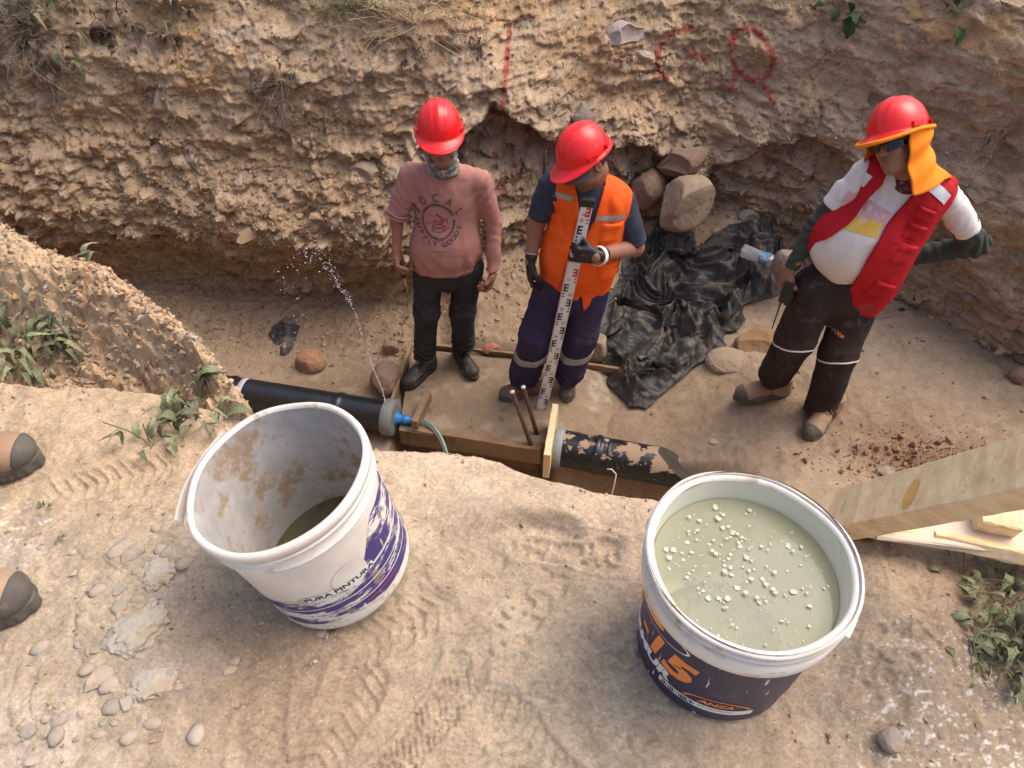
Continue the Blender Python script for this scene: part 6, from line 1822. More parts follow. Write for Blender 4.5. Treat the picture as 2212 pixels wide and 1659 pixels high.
# ---- boulders ----------------------------------------------------------
def boulder(name, loc, size, seed, m, label, cat='stone', rot=(0, 0, 0), angular=.5, cuts=5, smooth=True, group=None, knobs=0):
    r = random.Random(seed); bm = bmesh.new(); bmesh.ops.create_icosphere(bm, subdivisions=5, radius=1)
    co = np.array([list(v.co) for v in bm.verts])
    d = np.ones(len(co))
    for k in range(cuts):
        nn = np.array([r.gauss(0, 1), r.gauss(0, 1), r.gauss(0, 1) * .8]); nn /= np.linalg.norm(nn); h = r.uniform(.62, .88)
        s = co @ nn
        over = np.clip(s - h, 0, None)
        co = co - (over * angular * 1.7)[:, None] * nn[None]
    n = fbm(co[:, 0] + seed, co[:, 1], co[:, 2], 1.6, 4, seed) * .10 + fbm(co[:, 0] + seed, co[:, 1], co[:, 2], 7, 4, seed + 1, ridged=True) * .030
    if knobs: n = n + knobs * (fbm(co[:, 0] + seed, co[:, 1], co[:, 2], 3.2, 4, seed + 5, gain=.65) + .5 * facets(co[:, 0] + .3 * co[:, 2], co[:, 1], 3.5, seed)[0])
    co = co * (1 + n)[:, None] * np.array(size)[None]
    for v, c in zip(bm.verts, co): v.co = c
    me = bpy.data.meshes.new(name); bm.to_mesh(me); bm.free(); me.polygons.foreach_set('use_smooth', [smooth] * len(me.polygons))
    o = link(name, me, m, label=label, cat=cat, group=group); o.location = loc; o.rotation_euler = rot
    return o
def rmat(n, a, b, c=None, **k): return tri_mat(n, a, b, rough=.92, scale=k.get('scale', 9), c3=c, s3=k.get('s3', 14), t3=k.get('t3', .56), bump=.8, bscale=55, bdist=.006, spec=.2)
M['tanrock'] = rmat('tan_rock', (.30, .225, .155), (.38, .29, .205), (.27, .195, .13))
M['redrock'] = rmat('reddish_grit_rock', (.26, .12, .065), (.36, .20, .12), (.30, .21, .14), scale=20, s3=30)
M['brownrock'] = rmat('brown_rock', (.24, .165, .12), (.31, .21, .15), (.22, .12, .08), scale=14)
M['greyrock'] = rmat('grey_rock', (.28, .23, .19), (.36, .29, .24), (.34, .24, .16))
M['purplerock'] = rmat('mauve_rock', (.33, .25, .24), (.42, .34, .31), (.36, .26, .18))
M['orangerock'] = rmat('ochre_rock', (.28, .165, .085), (.34, .215, .12), (.29, .21, .14))
M['redpaintrock'] = rmat('red_painted_rock', (.30, .10, .08), (.36, .16, .12), (.32, .22, .15), scale=14)
p = at(672, 782, z=.03); boulder('boulder', p, (.098, .092, .085), 1, M['redrock'], 'round reddish grit stone on the wet sand below the black plastic scrap')
p = at(835, 822, z=.06); boulder('boulder', p, (.10, .13, .12), 2, M['brownrock'], 'large brown boulder against the left edge board of the slab')
p = at(845, 690 + 60, z=.05); boulder('boulder', p, (.055, .05, .05), 3, M['brownrock'], 'small round brown stone at the foot of the bank left of the slab')
p = at(1060, 752, z=.04); boulder('boulder', p, (.075, .06, .045), 4, M['redpaintrock'], 'red painted stone at the back edge of the slab between the two men')
p = at(1291, 752, z=.07); boulder('boulder', p, (.065, .08, .11), 5, M['tanrock'], 'upright tan boulder beside the black sheeting', rot=(0, .1, .3))
p = at(1576, 785, z=.16); boulder('boulder', p, (.155, .12, .070), 6, M['tanrock'], 'flat pale sandstone lying at the corner of the black sheeting', rot=(.1, .05, -.15), angular=.4)
p = at(1640, 742, z=.20); boulder('boulder', p, (.17, .13, .10), 7, M['orangerock'], 'broken ochre rock between the black sheeting and the man in the red vest', rot=(0, .1, .4), angular=.8, cuts=9)
p = at(1700, 570, Y=3.75); boulder('boulder', p, (.09, .085, .13), 8, M['greyrock'], 'tall grey stone beside the plastic bottle behind the man in the red vest', rot=(.1, -.2, .3))
p = at(1478, 440, Y=4.22); boulder('boulder', p, (.22, .17, .17), 9, M['tanrock'], 'big angular boulder hanging out of the bank above the black sheeting', rot=(.2, -.5, .2), angular=.55, cuts=8)
p = at(1398, 408, Y=4.49); boulder('boulder', p, (.13, .12, .15), 10, M['brownrock'], 'tan boulder in the bank left of the big hanging boulder', rot=(0, .2, .7), angular=.55, cuts=8)
p = at(1470, 345, Y=4.50); boulder('boulder', p, (.19, .14, .10), 11, M['brownrock'], 'pale overhanging block of the bank just above the big hanging boulder', rot=(.2, -.2, .1), angular=.9, cuts=9)
p = at(1345, 75, Y=4.52); boulder('boulder', p, (.135, .09, .075), 12, M['purplerock'], 'mauve angular rock sticking out near the top of the bank', rot=(.3, -.3, .3), angular=.9, cuts=8)
p = at(1395, 120, Y=4.50); boulder('boulder', p, (.06, .05, .035), 22, M['greyrock'], 'darker flat rock just below the mauve rock near the top of the bank', rot=(.1, .2, .1), angular=.9, cuts=8)
p = at(372, 222, Y=4.30); boulder('boulder', p, (.145, .10, .10), 13, M['tanrock'], 'rounded cracked boulder set in the upper left of the bank', rot=(0, .2, .3), angular=.6, cuts=6)
p = at(1255, 255, Y=4.43); boulder('boulder', p, (.09, .08, .10), 14, M['greyrock'], 'squarish grey boulder in the bank behind the hard hat of the man in orange', rot=(0, .3, .2), angular=.9, cuts=7)
p = at(800, 370, Y=4.0); boulder('boulder', p, (.13, .09, .07), 15, M['tanrock'], 'pale wedge shaped boulder in the bank left of the man in pink', rot=(0, .15, .2), angular=.7, cuts=7)
p = at(596, 624, z=.12); boulder('boulder', p, (.075, .065, .065), 16, M['brownrock'], 'angular stone at the foot of the bank behind the water spray', angular=.9, cuts=7)
p = at(2150, 400, Y=3.75); boulder('boulder', p, (.26, .10, .12), 17, M['orangerock'], 'very large ochre block in the bank right of the man in the red vest', rot=(0, .1, -.5), angular=.9, cuts=12)
p = at(2050, 395, Y=3.75); boulder('boulder', p, (.09, .07, .07), 24, M['orangerock'], 'ochre rock wedged beside the very large block at the right', rot=(0, .4, -.3), angular=.7, cuts=7)
p = at(2203, 810, z=.36); boulder('boulder', p, (.06, .055, .05), 18, M['brownrock'], 'dark stone at the right edge of the trench floor', angular=.8)
p = at(1150, 335, Y=4.42); boulder('boulder', p, (.07, .06, .08), 19, M['greyrock'], 'grey stone in the niche between the two middle men', angular=.8)
p = at(1615, 470, Y=4.35); boulder('boulder', p, (.08, .06, .06), 25, M['greyrock'], 'grey stone in the rubble right of the big hanging boulder', angular=.8)
p = at(1985, 1000, z=.22); 
for k, (px, py, a, b, c, m_, lb) in enumerate([(1915, 1018, .050, .035, .02, 'greyrock', 'pale flat stone at the left end of the red rubble'), (1540, 955, .028, .02, .014, 'greyrock', 'small pale stone alone on the sand behind the cut pipe end'), (1925, 1597, .022, .022, .016, 'greyrock', 'grey pebble alone in the dust at the lower right')]):
    p = at(px, py, z=.24 if py < 1100 else ZG + .01)
    boulder('pebble', p, (a, b, c), 30 + k, M[m_], lb)

# rubble heap on the right
rs = np.random.RandomState(9)
mm = []
pc = at(1985, 1010, z=.25)
def heap(n, smin_, smax_, sx=.42, sy=.10):
    out = []
    for _ in range(n):
        a, b = rs.normal() * sx * .55, rs.normal() * sy * .8
        x, y = pc.x + a + .04, pc.y + b - a * .18 + .02
        s = smin_ + (smax_ - smin_) * rs.rand() ** 2.2
        out.append((x, y, fz1(x, y) + s * .3 + .02 * math.exp(-(a / .25) ** 2 - (b / .08) ** 2) * rs.rand(), s))
    return out
GR = []
for i in range(6):
    me = ROCKS[i].copy(); me.materials.clear(); me.materials.append(M['gravel']); GR.append(me)
for (x, y, z, s) in heap(110, .010, .030):
    o = link('stone', GR[rs.randint(6)], parent=trench_floor); o.location = (x, y, z); o.scale = (s, s * .9, s * .75); o.rotation_euler = rs.rand(3) * 6
hp = heap(1500, .003, .010, .5, .16)
scatter_stuff('rubble', np.array([h[:3] for h in hp]), np.array([h[3] for h in hp]), np.array([(.30, .17, .10), (.36, .22, .13), (.24, .14, .09)])[rs.randint(0, 3, len(hp))], M['grit'], 8, parent=trench_floor, kind='stuff')
# fist sized rubble at the foot of the bank between and behind the men
for px, py, s, k in [(870, 735, .030, 0), (885, 748, .024, 1), (862, 762, .028, 2), (905, 700, .022, 3), (925, 695, .02, 4), (830, 715, .02, 5), (1045, 735, .022, 6), (1100, 640, .028, 7), (1120, 655, .02, 8), (1085, 665, .018, 9), (1110, 600, .03, 10), (1075, 690, .02, 0), (700, 668, .022, 1), (740, 650, .02, 2),
                     (660, 660, .018, 3), (1640, 500, .03, 4), (1570, 470, .03, 5), (1680, 480, .03, 6), (1600, 440, .035, 7), (1730, 450, .03, 8), (1100, 560, .022, 9), (1125, 690, .018, 10), (790, 700, .03, 0), (760, 720, .022, 1), (2120, 720, .035, 2), (2160, 760, .03, 3), (2060, 780, .02, 4), (2185, 700, .05, 5), (2010, 690, .03, 6), (2090, 640, .04, 7), (2150, 640, .035, 8)]:
    w = wall_at(px, py); fl = None
    # first thing hit: floor or bank
    d_ = at(px, py, t=1) - Vector((0, 0, CAM_H)); Y_ = 2.4
    while Y_ < w.y:
        q = at(px, py, Y=Y_)
        if q.z <= fz1(q.x, q.y): break
        Y_ += .01
    q = at(px, py, Y=Y_)
    o = link('stone', ROCKS[k % 12], parent=trench_floor if Y_ < w.y - .01 else far_bank); o.location = q; o.scale = (s * 1.2, s, s * .8); o.rotation_euler = (k, k * 2.3, k * 1.1)

# ---- stones of the upper bank, lower left ------------------------------
STN = [(262, 1187, 44, 28, 60), (288, 1200, 40, 24, 50), (360, 1203, 30, 28, 0), (345, 1212, 18, 14, 20), (400, 1225, 20, 18, 0), (258, 1280, 24, 20, 30), (265, 1318, 20, 17, 0), (215, 1282, 20, 15, 50), (72, 1125, 22, 15, 40), (88, 1400, 28, 15, 50),
       (240, 1392, 20, 16, 0), (213, 1408, 18, 15, 0), (195, 1445, 30, 18, 35), (222, 1462, 32, 22, 40), (200, 1478, 26, 24, 30), (235, 1480, 26, 20, 50), (240, 1525, 24, 20, 80), (270, 1520, 20, 22, 60), (210, 1584, 16, 10, 0), (275, 1590, 24, 18, 30),
       (300, 1555, 20, 16, 0), (325, 1560, 20, 14, 0), (420, 1585, 18, 22, 0), (65, 1640, 24, 16, 20), (390, 1262, 22, 14, 40), (350, 1190, 22, 20, 0), (185, 1306, 22, 14, 20), (250, 1250, 18, 14, 0), (300, 1300, 18, 14, 0), (165, 1240, 26, 11, 15), (262, 1395, 14, 12, 0), (172, 1395, 13, 8, 0),
       (140, 1500, 20, 14, 10), (125, 1555, 26, 16, 30), (60, 1580, 18, 14, 10), (490, 1440, 22, 16, 30), (500, 1420, 16, 12, 0), (120, 1590, 20, 18, 10), (330, 1480, 18, 14, 10), (690, 1357, 14, 12, 0), (240, 1020, 9, 6, 40), (60, 965 - 130, 10, 8, 0), (300, 1240, 16, 12, 10), (320, 1395, 20, 14, 20), (160, 1130, 10, 8, 0), (335, 1140, 14, 10, 0), (360, 1120, 16, 10, 30), (390, 1130, 14, 10, 0), (330, 1262, 16, 14, 0)]
for i in range(34):
    STN.append((random.gauss(270, 95), random.uniform(1180, 1640), random.uniform(6, 12), random.uniform(5, 10), random.uniform(0, 180)))
PEBR = []
for i in range(4):
    me = ROCKS[i * 2 + 1].copy(); me.materials.clear(); me.materials.append(M['pebble']); PEBR.append(me)
for i, (px, py, a, b, rot) in enumerate(STN):
    q = at(px, py, z=ZG + .01); q.z = gz(q.x, q.y)
    k = 1.36 / FPX; k *= .84 if a > 21 else .95
    me = PEBB[i % 7] if i % 3 != 2 else PEBR[i % 4]
    o = link('stone', me, parent=ground); o.scale = (a * k * .92, b * k * 1.25, b * k * .95); o.rotation_euler = (.2 * math.sin(i), .2 * math.cos(i * 2), math.radians(rot) + .2 * math.sin(i * 7)); o.location = (q.x, q.y, q.z + b * k * .02)
# cement lumps
M['cement'] = tri_mat('dusty_cement_lump', (.43, .375, .31), (.54, .48, .41), rough=.95, scale=22, c3=(.44, .35, .25), s3=16, t3=.50, bump=1, bscale=60, bdist=.006, spec=.15)
for i, (px, py, a, b, rot, lb) in enumerate([(305, 1365, 62, 40, 35, 'large pale crusted cement lump among the grey pebbles at the lower left'), (340, 1245, 38, 30, 20, 'pale cement lump just above the large one, near the left bucket'), (330, 1470, 48, 30, 30, 'pale flattened cement lump below the large one at the lower left')]):
    q = at(px, py, z=ZG + .01); q.z = gz(q.x, q.y); k = 1.36 / FPX
    boulder('cement_lump', q, (a * k, b * k * 1.3, b * k * .45), 60 + i, M['cement'], lb, 'cement lump', rot=(0, 0, math.radians(rot)), angular=.5, cuts=4, knobs=.22)

# ---- buckets -----------------------------------------------------------
def lathe(prof, n=96, m=None):
    V = []; Fc = []
    for r, z in prof:
        for k in range(n):
            q = 2 * math.pi * k / n; V.append((r * math.cos(q), r * math.sin(q), z))
    for i in range(len(prof) - 1):
        for k in range(n): Fc.append((i * n + k, i * n + (k + 1) % n, (i + 1) * n + (k + 1) % n, (i + 1) * n + k))
    return V, Fc
def bucket_mats(kind):
    a = (.70, .66, .61); b = (.78, .74, .69)
    body = tri_mat('scuffed_white_bucket_plastic', (.62, .55, .48), (.78, .74, .69), rough=.5, scale=8, c3=(.38, .27, .19), s3=13, t3=.60, bump=.12, bscale=50, bdist=.002)
    return body
M['bucket'] = bucket_mats(0)
M['bucketin1'] = tri_mat('stained_bucket_lining', (.36, .34, .325), (.58, .555, .54), rough=.6, scale=9, c3=(.36, .26, .17), s3=17, t3=.535, bump=.2, bscale=70)
M['bucketin2'] = tri_mat('bucket_lining_pale', (.66, .64, .52), (.72, .71, .60), rough=.5, scale=4, c3=(.50, .42, .26), s3=9, t3=.66, bump=.05)
def wrap(geo, th0, z0, r_of_z, off=.0008):
    """lettering (x right, y up) wrapped on the outside of a tapered bucket, centred at angle th0"""
    V, Fc = geo; out = []
    for v in V:
        z = z0 + v[1]; r = r_of_z(z); a = th0 + v[0] / r
        out.append(((r + off) * math.cos(a), (r + off) * math.sin(a), z))
    return out, Fc
def bucket(loc, R, Hh, rotz, lab, which):
    rb = R * (.89 if which == 1 else .86); t = thing('bucket', lab, 'bucket', loc)
    rz = lambda z: rb + (R * .965 - rb) * z / Hh
    outer = [(rb * .90, .0), (rb * .985, .002), (rb, .010)] + [(rz(z), z) for z in np.linspace(.014, Hh * .80, 20)]
    z1 = Hh * .80
    if which == 1: ribs = [(z1, 0), (z1 + .004, .006), (z1 + .008, .006), (z1 + .011, 0), (z1 + .030, 0), (z1 + .034, .008), (z1 + .038, .008), (z1 + .041, .001), (Hh - .022, .001), (Hh - .018, .008), (Hh - .006, .008), (Hh - .002, .006), (Hh, .002), (Hh - .001, -.003), (Hh - .006, -.005)]
    else: ribs = [(z1 - .01, 0), (z1 - .008, .010), (z1 + .0, .010), (z1 + .036, .011), (z1 + .038, .004), (z1 + .042, .004), (z1 + .044, .011), (z1 + .049, .011), (z1 + .051, .004), (z1 + .056, .004), (z1 + .058, .010), (z1 + .062, .010), (z1 + .064, .004), (Hh - .006, .005), (Hh - .002, .005), (Hh, .002), (Hh - .001, -.003), (Hh - .006, -.005)]
    outer += [(rz(min(z, Hh)) + e, z) for z, e in ribs]
    V, Fc = lathe(outer)
    V2 = []; tw_ = lambda z: max(0, min(1, (z / Hh - .84) / .1))
    for x_, y_, z_ in V:
        a = math.atan2(y_, x_); w = .0015 * math.sin(a * 3 + which) + .0008 * math.sin(a * 7)
        V2.append((x_ * (1 + w * tw_(z_) / R), y_ * (1 + w * tw_(z_) / R), z_ + w * tw_(z_) * .6))
    body = link('body', pymesh('body', V2, Fc, True), M['bucket'], parent=t)
    inner = [(rz(Hh) - .0045, Hh - .005)] + [(rz(z) - .004, z) for z in np.linspace(Hh - .02, .012, 16)] + [(rb - .012, .006), (rb * .5, .005), (.001, .005)]
    V, Fc = lathe(inner)
    link('lining', pymesh('lining', V, [f[::-1] for f in Fc], True), M['bucketin%d' % which], parent=t)
    t.rotation_euler = (0, 0, rotz)
    return t, body, rz
def water_mat(name, tint, body, dens, rough=.02):
    m = bpy.data.materials.new(name); nt, B, N, Lk = nodes(m); nt.nodes.remove(B)
    out = nt.nodes['Material Output']
    tr_ = N('ShaderNodeBsdfTransparent'); tr_.inputs[0].default_value = (*tint, 1)
    df = N('ShaderNodeBsdfDiffuse'); df.inputs[0].default_value = (*body, 1)
    gl = N('ShaderNodeBsdfGlossy'); gl.inputs['Roughness'].default_value = rough
    m1 = N('ShaderNodeMixShader'); m1.inputs[0].default_value = dens; Lk(tr_.outputs[0], m1.inputs[1]); Lk(df.outputs[0], m1.inputs[2])
    fr = N('ShaderNodeFresnel'); fr.inputs[0].default_value = 1.33
    nb = N('ShaderNodeTexNoise'); nb.inputs['Scale'].default_value = 14; nb.inputs['Detail'].default_value = 3
    tc = N('ShaderNodeTexCoord'); Lk(tc.outputs['Object'], nb.inputs['Vector'])
    b = N('ShaderNodeBump'); b.inputs['Strength'].default_value = .08; b.inputs['Distance'].default_value = .01; Lk(nb.outputs['Fac'], b.inputs['Height']); Lk(b.outputs[0], gl.inputs['Normal'])
    m2 = N('ShaderNodeMixShader'); Lk(fr.outputs[0], m2.inputs[0]); Lk(m1.outputs[0], m2.inputs[1]); Lk(gl.outputs[0], m2.inputs[2])
    Lk(m2.outputs[0], out.inputs[0]); return m
def disc(r, n=64, rings=6):
    V = [(0, 0, 0)]; Fc = []
    for j in range(1, rings + 1):
        for k in range(n): q = 2 * math.pi * k / n; V.append((r * j / rings * math.cos(q), r * j / rings * math.sin(q), 0))
    for k in range(n): Fc.append((0, 1 + k, 1 + (k + 1) % n))
    for j in range(rings - 1):
        for k in range(n): a = 1 + j * n; Fc.append((a + k, a + n + k, a + n + (k + 1) % n, a + (k + 1) % n))
    return V, Fc

# left bucket
BL = at(742, 1222, z=ZG); BL.z = gz(BL.x, BL.y) - .004
RL, HL = .159, .312
t, body, rz = bucket(BL, RL, HL, 0, 'scuffed white paint bucket with worn violet print, nearly empty, left on the bank', 1)
t.rotation_euler = (math.radians(2), math.radians(-11), 0); BL.z += .014; t.location = BL
def label_mat(name, base, fade, bgc, thr, s=(1, 1, 3.2)):
    m = bpy.data.materials.new(name); nt, B, N, Lk = nodes(m)
    tc = N('ShaderNodeTexCoord'); mp = N('ShaderNodeMapping'); mp.inputs['Scale'].default_value = s; Lk(tc.outputs['Object'], mp.inputs[0])
    n1 = N('ShaderNodeTexNoise'); n1.inputs['Scale'].default_value = 9; n1.inputs['Detail'].default_value = 10; n1.inputs['Roughness'].default_value = .72; Lk(mp.outputs[0], n1.inputs['Vector'])
    r = N('ShaderNodeMapRange'); r.inputs[1].default_value = thr; r.inputs[2].default_value = thr + .05; Lk(n1.outputs['Fac'], r.inputs[0])
    mp2 = N('ShaderNodeMapping'); mp2.inputs['Scale'].default_value = (60, 60, 9); mp2.inputs['Rotation'].default_value = (.5, .3, 0); Lk(tc.outputs['Object'], mp2.inputs[0])
    n2 = N('ShaderNodeTexNoise'); n2.inputs['Scale'].default_value = 2.2; n2.inputs['Detail'].default_value = 3; Lk(mp2.outputs[0], n2.inputs['Vector'])
    r2 = N('ShaderNodeMapRange'); r2.inputs[1].default_value = .66; r2.inputs[2].default_value = .70; Lk(n2.outputs['Fac'], r2.inputs[0])
    mm_ = N('ShaderNodeMath'); mm_.operation = 'MAXIMUM'; Lk(r.outputs[0], mm_.inputs[0]); Lk(r2.outputs[0], mm_.inputs[1])
    mx = N('ShaderNodeMix'); mx.data_type = 'RGBA'; Lk(mm_.outputs[0], mx.inputs[0]); mx.inputs[6].default_value = (*base, 1); mx.inputs[7].default_value = (*bgc, 1)
    n3 = N('ShaderNodeTexNoise'); n3.inputs['Scale'].default_value = 30; n3.inputs['Detail'].default_value = 6; Lk(tc.outputs['Object'], n3.inputs['Vector'])
    r3 = N('ShaderNodeMapRange'); r3.inputs[1].default_value = .60; r3.inputs[2].default_value = .66; Lk(n3.outputs['Fac'], r3.inputs[0])
    m3 = N('ShaderNodeMix'); m3.data_type = 'RGBA'; Lk(r3.outputs[0], m3.inputs[0]); Lk(mx.outputs[2], m3.inputs[6]); m3.inputs[7].default_value = (*fade, 1)
    Lk(m3.outputs[2], B.inputs['Base Color']); B.inputs['Roughness'].default_value = .45
    return m
M['violet'] = label_mat('worn_violet_print', (.045, .032, .17), (.22, .17, .14), (.70, .66, .62), .515)
M['navylab'] = label_mat('navy_bucket_print', (.028, .024, .065), (.05, .045, .09), (.60, .56, .52), .70)
M['blackink'] = tri_mat('black_ink', (.02, .02, .02), (.04, .04, .035), rough=.6, bump=0)
M['orangeink'] = tri_mat('orange_ink', (.80, .24, .05), (.85, .30, .08), rough=.5, bump=0)
M['whiteink'] = tri_mat('white_ink', (.74, .72, .70), (.8, .78, .76), rough=.5, bump=0)
def band(rz, th0, th1, ztop, zbot, off=.0006, n=70, k=6):
    V = []; Fc = []
    for i in range(n + 1):
        s = i / n; a = math.radians(th0 + (th1 - th0) * s); z1_, z0_ = ztop(s), zbot(s)
        for j in range(k + 1):
            z = z0_ + (z1_ - z0_) * j / k; r = rz(z) + off; V.append((r * math.cos(a), r * math.sin(a), z))
    for i in range(n):
        for j in range(k): q = i * (k + 1) + j; Fc.append((q, q + k + 1, q + k + 2, q + 1))
    return V, Fc
# angles: -90 deg faces the camera
link('print', pymesh('print', *band(rz, -150, 15, lambda s: .122 + .004 * s, lambda s: .034), True), M['violet'], parent=body)
link('print', pymesh('print', *band(rz, -50, 18, lambda s: .135 + .09 * sstep(0, .5, s), lambda s: .132), True), M['violet'], parent=body)
link('print', pymesh('print', *band(rz, 20, 60, lambda s: .10 + .1 * s, lambda s: .032), True), M['violet'], parent=body)
for z_, a0, a1 in ((.128, -150, 40), (.064, -150, 60), (.094, -150, 20)):
    link('print_line', pymesh('print_line', *band(rz, a0, a1, lambda s: z_ + .0012, lambda s: z_ - .0012, .0010, k=1), True), M['whiteink'], parent=body)
link('print_line', pymesh('print_line', *band(rz, -52, -22, lambda s: .054, lambda s: .0515, .0016, k=1), True), M['redprint'], parent=body)
# big round letter shape cut out of the violet band
V_, F_ = wrap(([(v[0], v[1], 0) for v in disc(.034, 30, 3)[0]], disc(.034, 30, 3)[1]), math.radians(-52), .150, rz, .0014); link('print_blank', pymesh('print_blank', V_, F_, True), M['bucket'], parent=body)
V_, F_ = wrap(grid2d(.135, .016, 30, 2, .012, 0), math.radians(-66), .134, rz, .0017); link('text_strip', pymesh('text_strip', V_, F_, True), M['whiteink'], parent=body)
V_, F_ = wrap(move2(text_geo('PURA PINTURA', .0155, .0004), .012, 0, 0, 1.25, 1.0), math.radians(-66), .134, rz, .0024); link('lettering', pymesh('lettering', V_, F_), M['blackink'], parent=body)
link('water', pymesh('water', *disc(rz(.034) - .006)), water_mat('shallow_dirty_water', (.62, .60, .48), (.16, .14, .09), .42), parent=t).location = (0, 0, .036)
# broken strip of the rim sticking out on the left
V_, F_ = [], []
for i in range(15):
    a = math.radians(140 + i * 4.2); r = rz(HL) + .010 + .022 * max(0, (i - 3) / 12) ** 1.2
    for dr, dz in ((0, -.018), (.003, -.018), (.003, .004), (0, .004)): V_.append(((r + dr) * math.cos(a), (r + dr) * math.sin(a), HL - .002 + dz - .0016 * i))
for i in range(14):
    for k in range(4): F_.append((i * 4 + k, i * 4 + (k + 1) % 4, i * 4 + 4 + (k + 1) % 4, i * 4 + 4 + k))
F_ += [(0, 1, 2, 3), (56, 57, 58, 59)]
link('loose_rim_strip', pymesh('loose_rim_strip', V_, F_), M['bucket'], parent=t)

# right bucket
BR = at(1538, 1392, z=ZG); BR.z = gz(BR.x, BR.y) - .004
RR, HR = .160, .305
t2, body2, rz2 = bucket(BR, RR, HR, 0, 'white bucket with navy label full of cloudy water, right on the bank', 2)
zt = HR * .80 - .012
link('label', pymesh('label', *band(rz2, -186, -40, lambda s: zt, lambda s: .008), True), M['navylab'], parent=body2)
link('label', pymesh('label', *band(rz2, -40, 20, lambda s: zt, lambda s: .008, .0005), True), M['navylab'], parent=body2)
def wr(geo, th, z, m, off=.0014, nm='lettering'):
    V_, F_ = wrap(geo, math.radians(th), z, rz2, off); link(nm, pymesh(nm, V_, F_, True), m, parent=body2)
sl = .22
def slant(g, k=.2): return [(v[0] + v[1] * k, v[1], 0) for v in g[0]], g[1]
wr(slant(move2(text_geo('T', .075, .003), 0, 0, 0, .8, 1)), -188, .150, M['orangeink'])
wr(slant(move2(text_geo('-', .075, .003), 0, 0, 0, .9, 1)), -168, .135, M['orangeink'])
wr(slant(move2(text_geo('1', .095, .004), 0, 0, 0, .9, 1)), -154, .135, M['orangeink'])
wr(slant(move2(text_geo('5', .095, .005), 0, 0, 0, 1.15, 1)), -134, .132, M['orangeink'])
wr(([(v[0] * .75, v[1] * .018, 0) for v in ring2d(.105, .010, 48)[0]], ring2d(.105, .01, 48)[1]), -176, .210, M['whiteink']) if False else None
V0, F0 = ring2d(1, .05, 60); wr(([(v[0] * .095, v[1] * .024, 0) for v in V0], F0), -168, .205, M['whiteink'], nm='logo_outline')
V0, F0 = disc(1, 40, 6); wr(([(v[0] * .066, v[1] * .015, 0) for v in V0], F0), -176, .205, M['orangeink'], nm='logo_field')
wr(slant(move2(text_geo('VIÑA', .024, .0008), 0, 0, 0, 1.3, 1)), -180, .204, M['whiteink'], .0022)
wr(slant(move2(text_geo('AMUR', .040, .0022), 0, 0, 0, 1.1, 1)), -163, .078, M['whiteink'])
wr(slant(move2(text_geo('LÁTEX', .034, .002), 0, 0, 0, .9, 1)), -196, .080, M['whiteink'])
wr(grid2d(.165, .019, 40, 2), -112, .050, M['whiteink'], nm='sticker')
g = [([(v[0], v[1], 0) for v in grid2d(random.choice([.0012, .002, .003]), .013, 1, 1, -.074 + i * .0042)[0]], grid2d(1, 1, 1, 1)[1]) for i in range(15)]
mbb = MB(); [mbb.add(*q) for q in g]; wr((mbb.V, mbb.F), -112, .050, M['blackink'], .0022, nm='barcode')
wr(move2(text_geo('INDUSTRIA PERUANA', .006), .02, .003), -112, .050, M['blackink'], .0022)
V0, F0 = ring2d(1, .10, 40, math.radians(10), math.radians(170)); wr(([(v[0] * .055, v[1] * .030, 0) for v in V0], F0), -104, .060, M['orangeink'], nm='emblem')
wr(slant(move2(text_geo('ANZA', .017, .0008), 0, 0, 0, 1.2, 1)), -104, .072, M['orangeink'])
wr(grid2d(.07, .045, 20, 4), -42, .040, M['whiteink'], nm='sticker')
wr(grid2d(.05, .010, 10, 2), -42, .045, M['navylab'], .0022, nm='sticker_print')
wr(move2(text_geo('www.anza.com.pe', .010), 0, 0), -48, .085, M['whiteink'])
WZ = HR - .052
link('water', pymesh('water', *disc(rz2(WZ) - .006)), water_mat('cloudy_water', (.90, .90, .74), (.70, .69, .53), .30), parent=t2).location = (0, 0, WZ)
# silt patch with blue stain on the bottom
link('sediment', pymesh('sediment', *disc(rz2(.01) - .022)), tri_mat('grey_sediment', (.15, .15, .125), (.22, .215, .18), rough=.9, scale=7, c3=(.10, .17, .20), s3=6, t3=.6, bump=.2), parent=t2).location = (0, 0, .009)
# floating paint flakes
rs = np.random.RandomState(21); mb = MB()
for i in range(190):
    a, rr = rs.rand() * 6.28, math.sqrt(rs.rand()) * (rz2(WZ) - .022); cx, cy = rr * math.cos(a), rr * math.sin(a)
    if rs.rand() < .2: cx, cy = cx * .6 - .02, cy * .6 + .01
    s = .0013 + .0044 * rs.rand() ** 3; k = rs.randint(4, 7); ph = rs.rand() * 6
    ring = [(cx + s * (.6 + .7 * rs.rand()) * math.cos(ph + 6.283 * j / k), cy + s * (.6 + .7 * rs.rand()) * math.sin(ph + 6.283 * j / k), 0) for j in range(k)]
    dz = WZ + .0008 + .00003 * i
    mb.add([(x_, y_, dz) for x_, y_, _ in ring] + [(x_, y_, dz + .0002) for x_, y_, _ in ring], [tuple(range(k))[::-1], tuple(range(k, 2 * k))] + [(j, (j + 1) % k, k + (j + 1) % k, k + j) for j in range(k)])
fl = link('paint_flakes', mb.mesh('paint_flakes'), tri_mat('cream_flake', (.46, .445, .35), (.55, .53, .42), rough=.6, bump=0), parent=None, label='cream paint flakes floating on the cloudy water of the right bucket', cat='flakes', kind='stuff'); fl.location = BR
M['grime'] = tri_mat('brown_grime', (.16, .09, .05), (.26, .17, .11), rough=.8, scale=12, c3=(.68, .62, .55), s3=14, t3=.50, bump=0)
